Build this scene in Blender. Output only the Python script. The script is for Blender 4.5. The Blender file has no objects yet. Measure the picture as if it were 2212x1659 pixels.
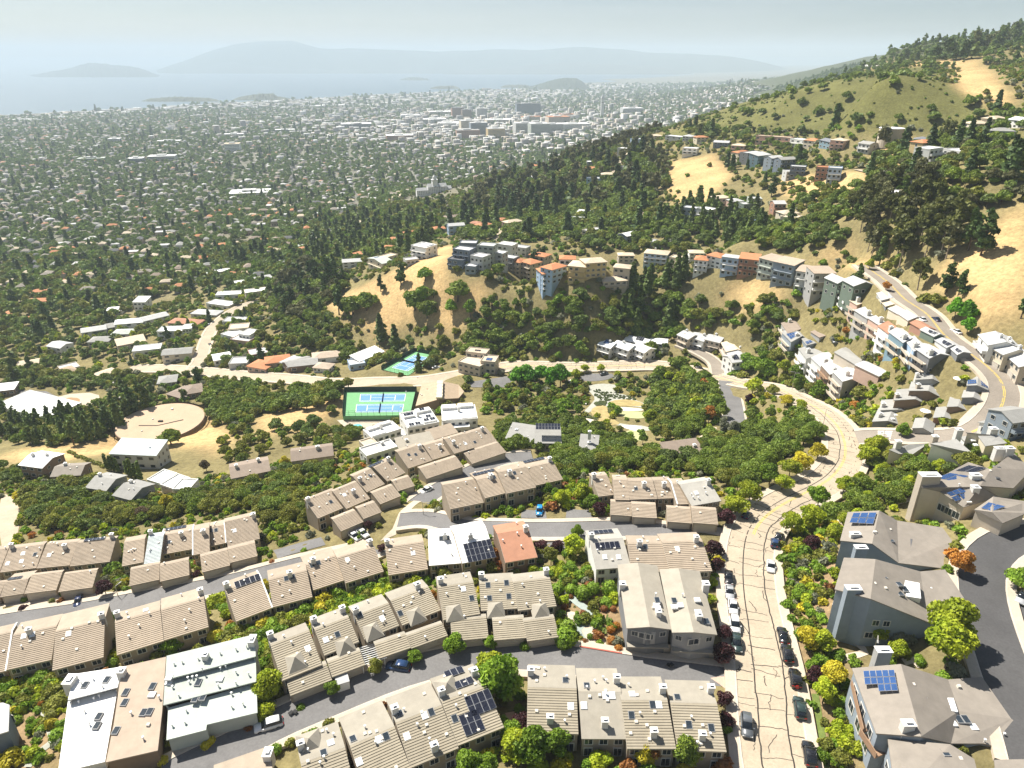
import bpy, bmesh, math, random
import numpy as np
from mathutils import Vector, Matrix
random.seed(7); NR = np.random.default_rng(7)
sc = bpy.context.scene
COL = sc.collection
# ------------------------------------------------------------------ camera, sky, sun, exposure
FPX = 700.0                      # focal length in pixels of a 1024 wide frame
PITCH = math.radians(25.15)
CAM = np.array([0.0, 0.0, 100.0])
cd = bpy.data.cameras.new('camera'); cam = bpy.data.objects.new('camera', cd); COL.objects.link(cam)
cam.location = CAM; cam.rotation_euler = (math.pi/2 - PITCH, 0, 0)
cd.sensor_width = 36.0; cd.lens = 36.0*FPX/1024; cd.clip_start = 1.0; cd.clip_end = 200000.0
sc.camera = cam
SUN_EL = math.radians(53); SUN_AZ = math.atan2(-0.74, 0.67)      # towards the sun: left and ahead of the camera
SUNV = Vector((math.sin(SUN_AZ)*math.cos(SUN_EL), math.cos(SUN_AZ)*math.cos(SUN_EL), math.sin(SUN_EL)))
w = bpy.data.worlds.new('World'); sc.world = w; w.use_nodes = True
nt = w.node_tree; bg = nt.nodes['Background']
sky = nt.nodes.new('ShaderNodeTexSky'); sky.sky_type = 'NISHITA'; sky.sun_disc = False
sky.sun_elevation = SUN_EL; sky.sun_rotation = SUN_AZ
sky.altitude = 100; sky.air_density = 0.8; sky.dust_density = 0.85; sky.ozone_density = 1.2
# thin veil of high cloud over the whole sky
tc = nt.nodes.new('ShaderNodeTexCoord'); mp = nt.nodes.new('ShaderNodeMapping'); mp.inputs['Scale'].default_value = (1.0, 1.0, 16.0)
nz = nt.nodes.new('ShaderNodeTexNoise'); nz.inputs['Scale'].default_value = 2.2; nz.inputs['Detail'].default_value = 5
rp = nt.nodes.new('ShaderNodeMapRange'); rp.inputs[1].default_value = 0.4; rp.inputs[2].default_value = 0.75
rp.inputs[3].default_value = 0.0; rp.inputs[4].default_value = 0.3
mx = nt.nodes.new('ShaderNodeMixRGB'); mx.inputs[2].default_value = (8.6, 8.7, 8.8, 1)
nt.links.new(tc.outputs['Generated'], mp.inputs[0]); nt.links.new(mp.outputs[0], nz.inputs['Vector'])
nt.links.new(nz.outputs['Fac'], rp.inputs[0]); nt.links.new(rp.outputs[0], mx.inputs[0])
nt.links.new(sky.outputs[0], mx.inputs[1]); nt.links.new(mx.outputs[0], bg.inputs[0])
bg.inputs['Strength'].default_value = 0.05
sl = bpy.data.lights.new('sun', 'SUN'); so = bpy.data.objects.new('sun', sl); COL.objects.link(so)
sl.energy = 5.0; sl.angle = math.radians(0.53); sl.color = (1.0, 0.95, 0.86)
so.rotation_euler = (-SUNV).to_track_quat('-Z', 'Y').to_euler(); so.location = (-200, 200, 400)
sc.view_settings.view_transform = 'Standard'; sc.view_settings.look = 'None'
sc.view_settings.exposure = 0.95; sc.view_settings.gamma = 1.0; sc.view_settings.use_curve_mapping = False
sc.cycles.use_denoising = True; sc.cycles.max_bounces = 6; sc.cycles.diffuse_bounces = 3; sc.cycles.volume_bounces = 1
sc.cycles.transparent_max_bounces = 8; sc.cycles.use_adaptive_sampling = True; sc.cycles.adaptive_threshold = 0.02
# ------------------------------------------------------------------ picture reading: where things stand
# Positions were read off enlarged views of the photograph; each key is one view (its origin, and its pixel size in a 2212 wide picture)
REG = {'F': (0, 0, 1), 'A1': (0, 1106), 'A2': (504, 1106), 'A3': (1008, 1106), 'A4': (1474.5, 1106), 'A5': (0, 828), 'A6': (648, 756),
       'A7': (1080, 720), 'A8': (1474.5, 648), 'C1': (0, 0), 'C2': (737, 0), 'C3': (1474.5, 0), 'C4': (0, 432), 'C5': (576, 360),
       'C6': (1152, 360), 'C7': (1620, 252, .2678), 'D1': (1828.9, 777.7, .14844), 'D2': (1713.7, 604.8, .19531), 'D3': (1886.5, 928.9, .25647),
       'D4': (1440.1, 676.8, .28371), 'D5': (792.1, 828.1, .28371), 'D6': (921.7, 460.8, .36314), 'D7': (1353.7, 489.6, .41989)}
def fpt(reg, p):
 r = REG[reg]; s = r[2] if len(r) > 2 else 1/3
 return (r[0]+p[0]*s, r[1]+p[1]*s)
K = 1024/2212
cp, sp = math.cos(PITCH), math.sin(PITCH)
def ray(f):
 u, v = f[0]*K-512, 384-f[1]*K
 d = np.array([u, v*sp+FPX*cp, v*cp-FPX*sp]); return d/np.linalg.norm(d)
def atz(f, z):
 d = ray(f); t = (z-CAM[2])/d[2]; return CAM+d*t
def proj(P):
 P = np.atleast_2d(P)-CAM
 dep = P[:, 1]*cp-P[:, 2]*sp; up = P[:, 1]*sp+P[:, 2]*cp
 dep = np.where(dep < 1, 1, dep)
 return (512+FPX*P[:, 0]/dep)/K, (384-FPX*up/dep)/K
# ------------------------------------------------------------------ terrain
CTRL = [  # F-picture x, y, height
 (1690,1655,0),(1640,1400,-1),(1620,1200,-4),(1750,1050,-9),(1840,960,-14),(1790,890,-19),(1700,858,-27),(1600,815,-38),(1510,797,-45),(1400,795,-50),(1200,795,-54),(1050,803,-56),
 (900,815,-59),(720,830,-66),(560,815,-75),
 (580,1572,-3),(850,1450,-2),(1100,1405,-2),(1400,1445,-1),(1000,1530,-1),(1250,1560,0),(500,1640,-3),(300,1655,-4),(400,1500,-6),(150,1560,-9),(60,1610,-12),(200,1640,-8),
 (900,1330,-7),(600,1380,-10),(380,1400,-13),(100,1430,-17),(40,1500,-16),(1250,1330,-3),(1400,1340,-2),(1500,1300,-2),
 (1165,1105,-8),(1400,1150,-6),(1000,1150,-12),(880,1105,-18),(910,1070,-20),(800,1160,-18),(650,1190,-21),(500,1230,-24),(300,1290,-27),(100,1340,-29),(0,1350,-30),
 (250,1220,-31),(50,1250,-34),(20,1120,-44),(420,1150,-33),(600,1130,-27),(700,1080,-27),(820,1040,-28),(1000,1000,-30),(1100,990,-28),(1300,1080,-12),(1480,1050,-12),
 (400,1080,-42),(200,1070,-50),(330,1040,-52),(120,1020,-58),(270,990,-60),(50,960,-72),(345,912,-72),(450,920,-66),(200,935,-74),(560,1010,-48),(680,980,-45),(600,900,-60),
 (820,870,-60),(830,830,-60),(760,900,-58),(950,870,-56),(870,930,-48),(970,920,-46),(900,960,-42),(1150,940,-42),(1250,960,-36),(1200,880,-50),(1350,880,-48),(1330,960,-36),(1450,900,-42),(1480,960,-30),(1560,890,-34),
 (1600,960,-22),(1700,930,-20),(1500,1010,-20),(1620,1040,-13),
 (1900,968,-13),(2000,945,-9),(2120,890,0),(2160,830,4),(2110,760,8),(2010,690,13),(1930,620,16),(1880,580,17),(2200,790,8),(2200,700,17),(2100,680,17),
 (1950,880,-9),(1900,800,-12),(1850,860,-16),(2050,820,0),(2080,960,-3),(1820,780,-22),(1760,800,-27),(1720,740,-28),(1850,700,-10),(1950,740,-2),(1800,640,-10),(1650,770,-36),(1560,740,-42),(1400,740,-52),
 (2000,1500,2),(1850,1620,1),(2200,1640,6),(2120,1400,5),(2150,1230,6),(2060,1200,3),(1900,1200,0),(1760,1300,0),(1780,1500,0),(2180,1080,4),(1980,1080,-4),(1900,1050,-7),(2212,960,4),(2150,930,1),(2000,1350,2),
 (2212,1300,7),(2212,1500,7),
 (1000,760,-56),(1130,750,-56),(870,740,-66),(1000,690,-48),(850,650,-48),(1150,660,-46),(1350,700,-54),(1450,680,-48),(1600,680,-24),(1700,660,-12),
 (960,570,-22),(1060,580,-20),(1160,590,-17),(1290,620,-18),(1200,570,-14),(1330,560,-10),(850,580,-36),(760,600,-56),(700,660,-66),(1420,580,-14),(1500,570,-11),(1600,580,-7),(1690,600,-4),(1790,625,0),(1880,640,5),(1560,630,-14),(1650,650,-12),(1740,680,-9),
 (2150,580,25),(2080,600,21),(2000,570,20),(1900,540,20),(1800,540,12),(1700,530,5),(1560,530,-2),(2212,520,36),(2200,620,24),(2212,430,44),(2050,450,37),(1950,420,39),(2150,380,50),(2212,330,56),
 (1870,470,24),(1750,470,10),(1620,470,-6),(1480,490,-16),(1320,500,-30),(1250,470,-40),(1100,500,-46),(1120,470,-52),(980,500,-52),(880,510,-62),
 (1490,375,4),(1560,370,8),(1500,430,-6),(1420,400,-8),(1350,350,-4),(1280,370,-22),(1420,310,10),(1300,330,-10),(1650,310,24),(1800,310,32),(1900,330,36),(1800,380,26),(1720,360,20),(1900,380,34),(2000,320,44),(2080,270,56),(2180,260,62),(1640,410,6),(1720,430,10),
 (1500,285,22),(1620,260,36),(1750,250,46),(1850,230,56),(1950,240,56),(1800,200,66),(1900,185,74),(2000,200,70),(2050,160,84),(1900,150,90),(2130,150,86),(2212,200,72),(1700,215,58),(1600,235,44),(1480,262,24),(1400,290,6),
 (1200,400,-40),(1100,430,-52),(900,460,-72),(1000,400,-72),(1100,370,-60),(750,540,-80),(600,620,-86),(560,660,-86),(440,750,-86),(400,800,-82),(200,720,-100),(50,750,-104),(20,850,-98),(60,880,-92),(250,830,-90),(500,600,-94),(300,620,-104),(100,600,-112),(700,500,-96),
]
WORLD = [  # world x, y, height
 (0,0,2),(100,0,5),(-100,0,-8),(0,-200,0),(250,0,14),(-250,0,-40),(-250,150,-55),(250,200,20),(400,250,60),(500,400,80),(400,600,85),(-400,300,-100),(-450,450,-112),
 (600,900,110),(850,1050,125),(700,1400,110),(420,1000,70),(1100,1400,170),(1000,800,160),(800,500,150),
 (200,1300,-70),(400,1500,-60),(900,2200,20),(1500,2400,120),(1400,3200,60),(2400,3200,160),(2000,4500,80),(3000,5500,140),(3400,3800,260),(900,3000,-110),(1200,4200,-120),
 (0,1300,-115),(-600,900,-125),(-900,900,-128),(-400,1300,-135),(0,1800,-140),(600,2000,-110),(-1200,1800,-150),(-600,2400,-160),(0,2800,-165),(500,2800,-150),(-1800,2400,-170),(-1000,3200,-178),(0,3800,-185),(800,3800,-160),
 (-3000,2500,-190),(-2000,3500,-200),(-1500,1000,-145),(0,5200,-210),(1000,5500,-190),(1500,7000,-205),(2500,9000,-205),(4000,9000,-60),(3500,7500,-40),(2500,6500,-120),(1200,8500,-222),(-1500,-500,-60),(1500,-500,120),(6000,12000,-150),(3000,13000,-222),(5000,6000,120)]
SHORE = [(-500,270),(-200,256),(0,249),(270,236),(560,219),(850,204),(1000,197),(1130,192),(1210,186),(1290,178),(1340,170)]
SEA_Z = -230.0
pts = []
for x, y, z in CTRL: pts.append(atz((x, y), z))
for p in WORLD: pts.append(np.array(p, float))
for x, y in SHORE:
 pts.append(atz((x, y), SEA_Z+.6)); q = atz((x, y), SEA_Z); d = q[:2]/np.linalg.norm(q[:2])
 pts.append(np.array([q[0]+d[0]*500, q[1]+d[1]*500, SEA_Z-10])); pts.append(np.array([q[0]+d[0]*2500, q[1]+d[1]*2500, SEA_Z-16]))
 pts.append(np.array([q[0]-d[0]*450, q[1]-d[1]*450, SEA_Z+11]))
for x in (-9000, -4000, 0, 2500): pts.append(np.array([x, 15000, SEA_Z-20.]))
for x, y in ((-8000,2000),(-8000,6000),(-5000,9000)): pts.append(np.array([x, y, SEA_Z-20.]))
for x, y, z in ((-9000,-2000,-120),(9000,-2000,200),(9000,5000,220),(9000,15000,-100),(5200,16000,-200)): pts.append(np.array([x, y, z], float))
pts = np.array(pts)
PX, PZ = pts[:, :2]/100.0, pts[:, 2]
def _ker(d2): return np.sqrt(d2+0.16**2)
_A = _ker(((PX[:, None]-PX[None])**2).sum(-1)); n_ = len(PX)
_M = np.zeros((n_+3, n_+3)); _M[:n_, :n_] = _A - np.eye(n_)*0.04; _M[:n_, n_] = 1; _M[n_, :n_] = 1; _M[:n_, n_+1:] = PX; _M[n_+1:, :n_] = PX.T
_W = np.linalg.solve(_M, np.concatenate([PZ, [0, 0, 0]]))
def rbf(x, y):
 x = np.asarray(x, float).ravel()/100; y = np.asarray(y, float).ravel()/100; out = np.empty(len(x))
 for i in range(0, len(x), 8000):
  a, b = x[i:i+8000], y[i:i+8000]
  out[i:i+8000] = _ker((a[:, None]-PX[None, :, 0])**2+(b[:, None]-PX[None, :, 1])**2)@_W[:n_]+_W[n_]+a*_W[n_+1]+b*_W[n_+2]
 return out
def axis(lo, hi, core0, core1, step, grow):
 a = list(np.arange(core0, core1+.1, step)); s = step
 while a[-1] < hi: s *= grow; a.append(a[-1]+s)
 s = step; b = [core0]
 while b[-1] > lo: s *= grow; b.append(b[-1]-s)
 return np.array(b[:0:-1]+a)
GX = axis(-16000, 16000, -330, 330, 5.0, 1.045); GY = axis(-1500, 26000, 50, 560, 5.0, 1.022)
gx, gy = np.meshgrid(GX, GY); GZ = rbf(gx, gy).reshape(gx.shape)
# little gullies and bumps on the open hills beyond the houses
def fbm(x, y, s, seed=0, o=3):
 r = np.zeros_like(x); a = 1.0; rg = np.random.default_rng(seed)
 for k in range(o):
  for j in range(3):
   t = rg.uniform(0, 6.28); p = rg.uniform(0, 6.28); r += a*np.sin((x*math.cos(t)+y*math.sin(t))/s*(1+.3*j)+p+1.3*np.sin((x*math.sin(t)-y*math.cos(t))/s*.7+p))/3
  s *= .5; a *= .5
 return r
far_w = np.clip((np.hypot(gx, gy)-480)/400, 0, 1)*np.clip((gx+150)/300, 0, 1)*np.clip((GZ+120)/60, 0, 1)
GZ = GZ + far_w*fbm(gx, gy, 60, 3)*5.0
def gz(x, y):
 x = np.asarray(x, float); y = np.asarray(y, float)
 i = np.clip(np.searchsorted(GX, x)-1, 0, len(GX)-2); j = np.clip(np.searchsorted(GY, y)-1, 0, len(GY)-2)
 a = np.clip((x-GX[i])/(GX[i+1]-GX[i]), 0, 1); b = np.clip((y-GY[j])/(GY[j+1]-GY[j]), 0, 1)
 z00, z10, z01, z11 = GZ[j, i], GZ[j, i+1], GZ[j+1, i], GZ[j+1, i+1]
 return np.where(a >= b, z00+(z10-z00)*a+(z11-z10)*b, z00+(z11-z01)*a+(z01-z00)*b)
_T = np.concatenate([np.arange(70, 700, 2.0), 700*1.006**np.arange(0, 480)])
def hit(f, h=0.0):
 d = ray(f); P = CAM+d*_T[:, None]; g = P[:, 2]-gz(P[:, 0], P[:, 1])-h
 k = np.argmax(g < 0)
 if g[k] >= 0: k = len(_T)-1
 if k == 0: return P[0]
 t = _T[k-1]+(_T[k]-_T[k-1])*g[k-1]/(g[k-1]-g[k]); return CAM+d*t
def hitr(reg, p, h=0.0): return hit(fpt(reg, p), h)
def inpoly(x, y, poly):
 x = np.asarray(x, float); y = np.asarray(y, float); c = np.zeros(x.shape, bool); n = len(poly); j = n-1
 for i in range(n):
  xi, yi = poly[i]; xj, yj = poly[j]
  if yi != yj: c ^= ((yi > y) != (yj > y)) & (x < (xj-xi)*(y-yi)/(yj-yi)+xi)
  j = i
 return c
# ------------------------------------------------------------------ road lines, read before the ground is built so that the ground can be levelled under them
ROADS = {
 'hill_road': dict(w=10.2, mat='concrete', walk=1.7, pts=[(1715,1760),(1692,1700),(1676,1655),(1664,1560),(1652,1450),(1638,1370),(1626,1306),(1620,1250),(1619,1206),(1625,1160),(1645,1125),(1690,1090),(1740,1064),(1785,1040),(1811,1015),(1826,985),(1821,945),(1803,910),(1768,880),(1721,858),(1674,842),(1618,831),(1558,819),(1505,804),(1419,794),(1330,789),(1240,790),(1150,793),(1093,797),(1009,806),(953,816),(896,823),(809,825),(720,828),(633,820),(567,815),(500,809),(417,800),(340,797),(277,800)]),
 'upper_road': dict(w=8.4, mat='worn_asphalt', walk=1.5, pts=[(1846,962),(1890,966),(1941,958),(2041,941),(2108,921),(2154,888),(2172,855),(2162,821),(2132,791),(2091,755),(2041,718),(2001,681),(1958,648),(1936,627),(1912,605),(1890,588),(1868,574)]),
 'close_road': dict(w=6.6, mat='asphalt', walk=1.2, pts=[(-70,1368),(0,1352),(183,1321),(283,1301),(450,1268),(560,1243),(650,1219),(740,1195),(808,1174),(850,1152),(868,1125),(886,1097),(921,1073),(960,1048),(1010,1025),(1060,1007),(1105,996),(1150,993)]),
 'garage_road': dict(w=6.4, mat='asphalt', walk=1.2, pts=[(862,1140),(920,1138),(1000,1134),(1081,1133),(1148,1134),(1248,1138),(1380,1145),(1480,1157),(1545,1170),(1590,1182)]),
 'lower_road': dict(w=6.8, mat='asphalt', walk=1.3, pts=[(360,1690),(433,1648),(504,1618),(587,1568),(671,1534),(771,1492),(871,1454),(971,1429),(1071,1416),(1171,1419),(1241,1426),(1341,1443),(1441,1457),(1541,1469),(1620,1482)]),
 'court_road': dict(w=8.0, mat='black_asphalt', walk=1.6, pts=[(2290,1150),(2240,1156),(2194,1168),(2150,1190),(2122,1225),(2116,1262),(2127,1323),(2150,1389),(2174,1456),(2201,1523),(2230,1595),(2250,1670)]),
 'side_street': dict(w=7.5, mat='concrete', walk=1.3, pts=[(417,798),(433,774),(447,734),(460,709),(493,680),(533,659),(560,650)]),
 'cul_de_sac': dict(w=6.0, mat='worn_asphalt', walk=1.0, pts=[(1468,745),(1495,750),(1523,763),(1545,785),(1552,812)]),
 'access_road': dict(w=8.5, mat='asphalt', walk=.6, pts=[(1572,828),(1576,850),(1582,880),(1588,915)]),
 'ridge_lane': dict(w=5.0, mat='concrete', walk=0, pts=[(1066,520),(1078,505),(1088,488),(1100,470)]),
 'hill_lane': dict(w=4.5, mat='concrete', walk=0, pts=[(1850,368),(1890,375),(1920,390),(1950,402)]),
 'slope_lane': dict(w=5.0, mat='concrete', walk=0, pts=[(1310,330),(1335,345),(1335,365),(1320,375)]),
}
def smooth_line(P, step=3.0):
 P = np.array(P); Q = [2*P[0]-P[1]]+list(P)+[2*P[-1]-P[-2]]; Q = np.array(Q); out = []
 for i in range(1, len(Q)-2):
  n = max(2, int(np.linalg.norm(Q[i+1][:2]-Q[i][:2])/step))
  for k in range(n):
   t = k/n; a, b, c, d = Q[i-1], Q[i], Q[i+1], Q[i+2]
   out.append(.5*((2*b)+(-a+c)*t+(2*a-5*b+4*c-d)*t*t+(-a+3*b-3*c+d)*t**3))
 out.append(P[-1]); return np.array(out)
GZ0 = GZ.copy(); gwt = np.zeros_like(GZ)
for nm in list(ROADS)+['hill_road']:
 r = ROADS[nm]
 P = r['line'] if 'line' in r else smooth_line([hit(p) for p in r['pts']])
 if 'line' not in r:
  k = 9; zz = np.pad(P[:, 2], k, mode='edge'); P[:, 2] = np.convolve(zz, np.ones(2*k+1)/(2*k+1), 'valid')
  for _ in range(2):                      # even out the bends
   P[1:-1, :2] = (P[:-2, :2]+2*P[1:-1, :2]+P[2:, :2])/4
 r['line'] = P
 half = r['w']/2+r['walk']+1.5; blend = 9.0
 x0, x1, y0, y1 = P[:, 0].min()-25, P[:, 0].max()+25, P[:, 1].min()-25, P[:, 1].max()+25
 sel = np.argwhere((gx > x0) & (gx < x1) & (gy > y0) & (gy < y1))
 for j0 in range(0, len(sel), 4000):
  s = sel[j0:j0+4000]; X, Y = gx[s[:, 0], s[:, 1]], gy[s[:, 0], s[:, 1]]
  d = (X[:, None]-P[None, :, 0])**2+(Y[:, None]-P[None, :, 1])**2; m = d.argmin(1); dd = np.sqrt(d[np.arange(len(m)), m])
  wgt = np.clip(1-(dd-half)/blend, 0, 1); wgt = wgt*wgt*(3-2*wgt)
  g = GZ[s[:, 0], s[:, 1]]; GZ[s[:, 0], s[:, 1]] = g*(1-wgt)+(P[m, 2]-.45)*wgt
def level(reg, poly, z=None, blend=10.0, dz=0.):
 W = np.array([hitr(reg, p) for p in poly]); z = W[:, 2].mean()+dz if z is None else z
 W = np.array([atz(fpt(reg, p), z) for p in poly])[:, :2]; c = W.mean(0)
 ins = inpoly(gx, gy, [tuple(p) for p in W])
 d = np.full(gx.shape, 1e9)
 for i in range(len(W)):
  a, b = W[i], W[(i+1) % len(W)]; ab = b-a; t = np.clip(((gx-a[0])*ab[0]+(gy-a[1])*ab[1])/(ab@ab), 0, 1)
  d = np.minimum(d, np.hypot(gx-a[0]-t*ab[0], gy-a[1]-t*ab[1]))
 wgt = np.where(ins, 1, np.clip(1-(d-6)/blend, 0, 1)); GZ[:] = GZ*(1-wgt)+z*wgt
 return W, z
COURT_W, COURT_Z = level('A6', [(290,272),(757,268),(722,425),(278,430)])
POOLD_W, POOLD_Z = level('A6', [(240,455),(640,440),(600,500),(330,545)], z=COURT_Z-2.5)
COURT2_W, COURT2_Z = level('A6', [(560,115),(740,22),(880,30),(770,120),(680,150),(600,155)])
TANK_C = hitr('A5', (1045,265));
_r = np.hypot(gx-TANK_C[0], gy-TANK_C[1]); _w = np.clip(1-(_r-24)/10, 0, 1); GZ[:] = GZ*(1-_w)+(TANK_C[2]-1)*_w
PARK_W, PARK_Z = level('A6', [(1075,212),(1340,172),(1400,215),(1330,243),(1110,243)])
LOT_W, LOT_Z = level('C4', [(0,1270),(120,1235),(640,1250),(640,1330),(390,1420),(0,1420)])
# ------------------------------------------------------------------ materials
MATS = {}
def _new(name):
 m = bpy.data.materials.new(name); m.use_nodes = True; t = m.node_tree
 return m, t, t.nodes['Principled BSDF']
def mat(name, rgb, rough=.8, var=.12, scale=1.5, bump=0., spec=.3, metal=0., objvar=0., coat=0.):
 if name in MATS: return MATS[name]
 m, t, b = _new(name); N, L = t.nodes, t.links
 b.inputs['Roughness'].default_value = rough; b.inputs['Specular IOR Level'].default_value = spec; b.inputs['Metallic'].default_value = metal
 if coat: b.inputs['Coat Weight'].default_value = coat
 c = N.new('ShaderNodeTexCoord'); z = N.new('ShaderNodeTexNoise'); z.inputs['Scale'].default_value = scale; z.inputs['Detail'].default_value = 6; z.inputs['Roughness'].default_value = .65
 L.new(c.outputs['Object'], z.inputs['Vector'])
 r = N.new('ShaderNodeMapRange'); r.inputs[1].default_value = .25; r.inputs[2].default_value = .75; r.inputs[3].default_value = 1-var; r.inputs[4].default_value = 1+var
 L.new(z.outputs['Fac'], r.inputs[0]); fac = r.outputs[0]
 if objvar:
  oi = N.new('ShaderNodeObjectInfo'); r2 = N.new('ShaderNodeMapRange'); r2.inputs[3].default_value = 1-objvar; r2.inputs[4].default_value = 1+objvar
  L.new(oi.outputs['Random'], r2.inputs[0]); mu = N.new('ShaderNodeMath'); mu.operation = 'MULTIPLY'; L.new(fac, mu.inputs[0]); L.new(r2.outputs[0], mu.inputs[1]); fac = mu.outputs[0]
 x = N.new('ShaderNodeVectorMath'); x.operation = 'SCALE'; x.inputs[0].default_value = rgb; L.new(fac, x.inputs['Scale']); L.new(x.outputs[0], b.inputs['Base Color'])
 if bump:
  z2 = N.new('ShaderNodeTexNoise'); z2.inputs['Scale'].default_value = scale*8; L.new(c.outputs['Object'], z2.inputs['Vector'])
  bp = N.new('ShaderNodeBump'); bp.inputs['Strength'].default_value = bump; bp.inputs['Distance'].default_value = .05; L.new(z2.outputs['Fac'], bp.inputs['Height']); L.new(bp.outputs[0], b.inputs['Normal'])
 MATS[name] = m; return m
def foliage(name, rgb, tip, trans=.25, objvar=.25, scale=.35):
 if name in MATS: return MATS[name]
 m, t, b = _new(name); N, L = t.nodes, t.links
 c = N.new('ShaderNodeTexCoord'); oi = N.new('ShaderNodeObjectInfo'); z = N.new('ShaderNodeTexNoise'); z.inputs['Scale'].default_value = scale; z.inputs['Detail'].default_value = 4
 ad = N.new('ShaderNodeVectorMath'); ad.operation = 'ADD'; L.new(c.outputs['Object'], ad.inputs[0]); L.new(oi.outputs['Location'], ad.inputs[1]); L.new(ad.outputs[0], z.inputs['Vector'])
 r = N.new('ShaderNodeMapRange'); r.inputs[1].default_value = .3; r.inputs[2].default_value = .7; L.new(z.outputs['Fac'], r.inputs[0])
 mx = N.new('ShaderNodeMixRGB'); mx.inputs[1].default_value = (*rgb, 1); mx.inputs[2].default_value = (*tip, 1); L.new(r.outputs[0], mx.inputs[0])
 r2 = N.new('ShaderNodeMapRange'); r2.inputs[3].default_value = 1-objvar; r2.inputs[4].default_value = 1+objvar; L.new(oi.outputs['Random'], r2.inputs[0])
 sc_ = N.new('ShaderNodeVectorMath'); sc_.operation = 'SCALE'; L.new(mx.outputs[0], sc_.inputs[0]); L.new(r2.outputs[0], sc_.inputs['Scale'])
 L.new(sc_.outputs[0], b.inputs['Base Color']); b.inputs['Roughness'].default_value = .6; b.inputs['Specular IOR Level'].default_value = .25
 tr = N.new('ShaderNodeBsdfTranslucent'); L.new(sc_.outputs[0], tr.inputs['Color']); ms = N.new('ShaderNodeMixShader'); ms.inputs[0].default_value = trans
 L.new(b.outputs[0], ms.inputs[1]); L.new(tr.outputs[0], ms.inputs[2]); L.new(ms.outputs[0], N['Material Output'].inputs['Surface'])
 MATS[name] = m; return m
# ------------------------------------------------------------------ objects
def tag(o, label=None, cat=None, group=None, kind=None):
 if label: o['label'] = label
 if cat: o['category'] = cat
 if group: o['group'] = group
 if kind: o['kind'] = kind
 return o
def mesh(name, V, F, mats=None, MI=None, smooth=False):
 me = bpy.data.meshes.new(name); me.from_pydata([tuple(map(float, v)) for v in V], [], [tuple(map(int, f)) for f in F])
 for m in (mats if isinstance(mats, (list, tuple)) else [mats] if mats else []): me.materials.append(m)
 if MI is not None: me.polygons.foreach_set('material_index', list(MI))
 if smooth: me.polygons.foreach_set('use_smooth', [True]*len(me.polygons))
 me.update(); return me
def add(name, me, parent=None, loc=None, rot=None, scale=None):
 o = bpy.data.objects.new(name, me); COL.objects.link(o)
 if parent is not None: o.parent = parent
 if loc is not None: o.location = loc
 if rot is not None: o.rotation_euler = rot
 if scale is not None: o.scale = scale
 return o
def empty(name, loc, rz=0.):
 o = bpy.data.objects.new(name, None); COL.objects.link(o); o.location = loc; o.rotation_euler = (0, 0, rz); o.empty_display_size = .5; return o
def fastmesh(name, V, F, mats, MI=None, smooth=False):
 V = np.asarray(V, np.float32); F = np.asarray(F, np.int32); k = F.shape[1]
 me = bpy.data.meshes.new(name); me.vertices.add(len(V)); me.vertices.foreach_set('co', V.ravel())
 me.loops.add(F.size); me.loops.foreach_set('vertex_index', F.ravel()); me.polygons.add(len(F))
 me.polygons.foreach_set('loop_start', np.arange(0, F.size, k, dtype=np.int32)); me.polygons.foreach_set('loop_total', np.full(len(F), k, np.int32))
 for m in mats: me.materials.append(m)
 if MI is not None: me.polygons.foreach_set('material_index', np.asarray(MI, np.int32))
 if smooth: me.polygons.foreach_set('use_smooth', np.ones(len(F), bool))
 me.update(calc_edges=True); return me
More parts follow.
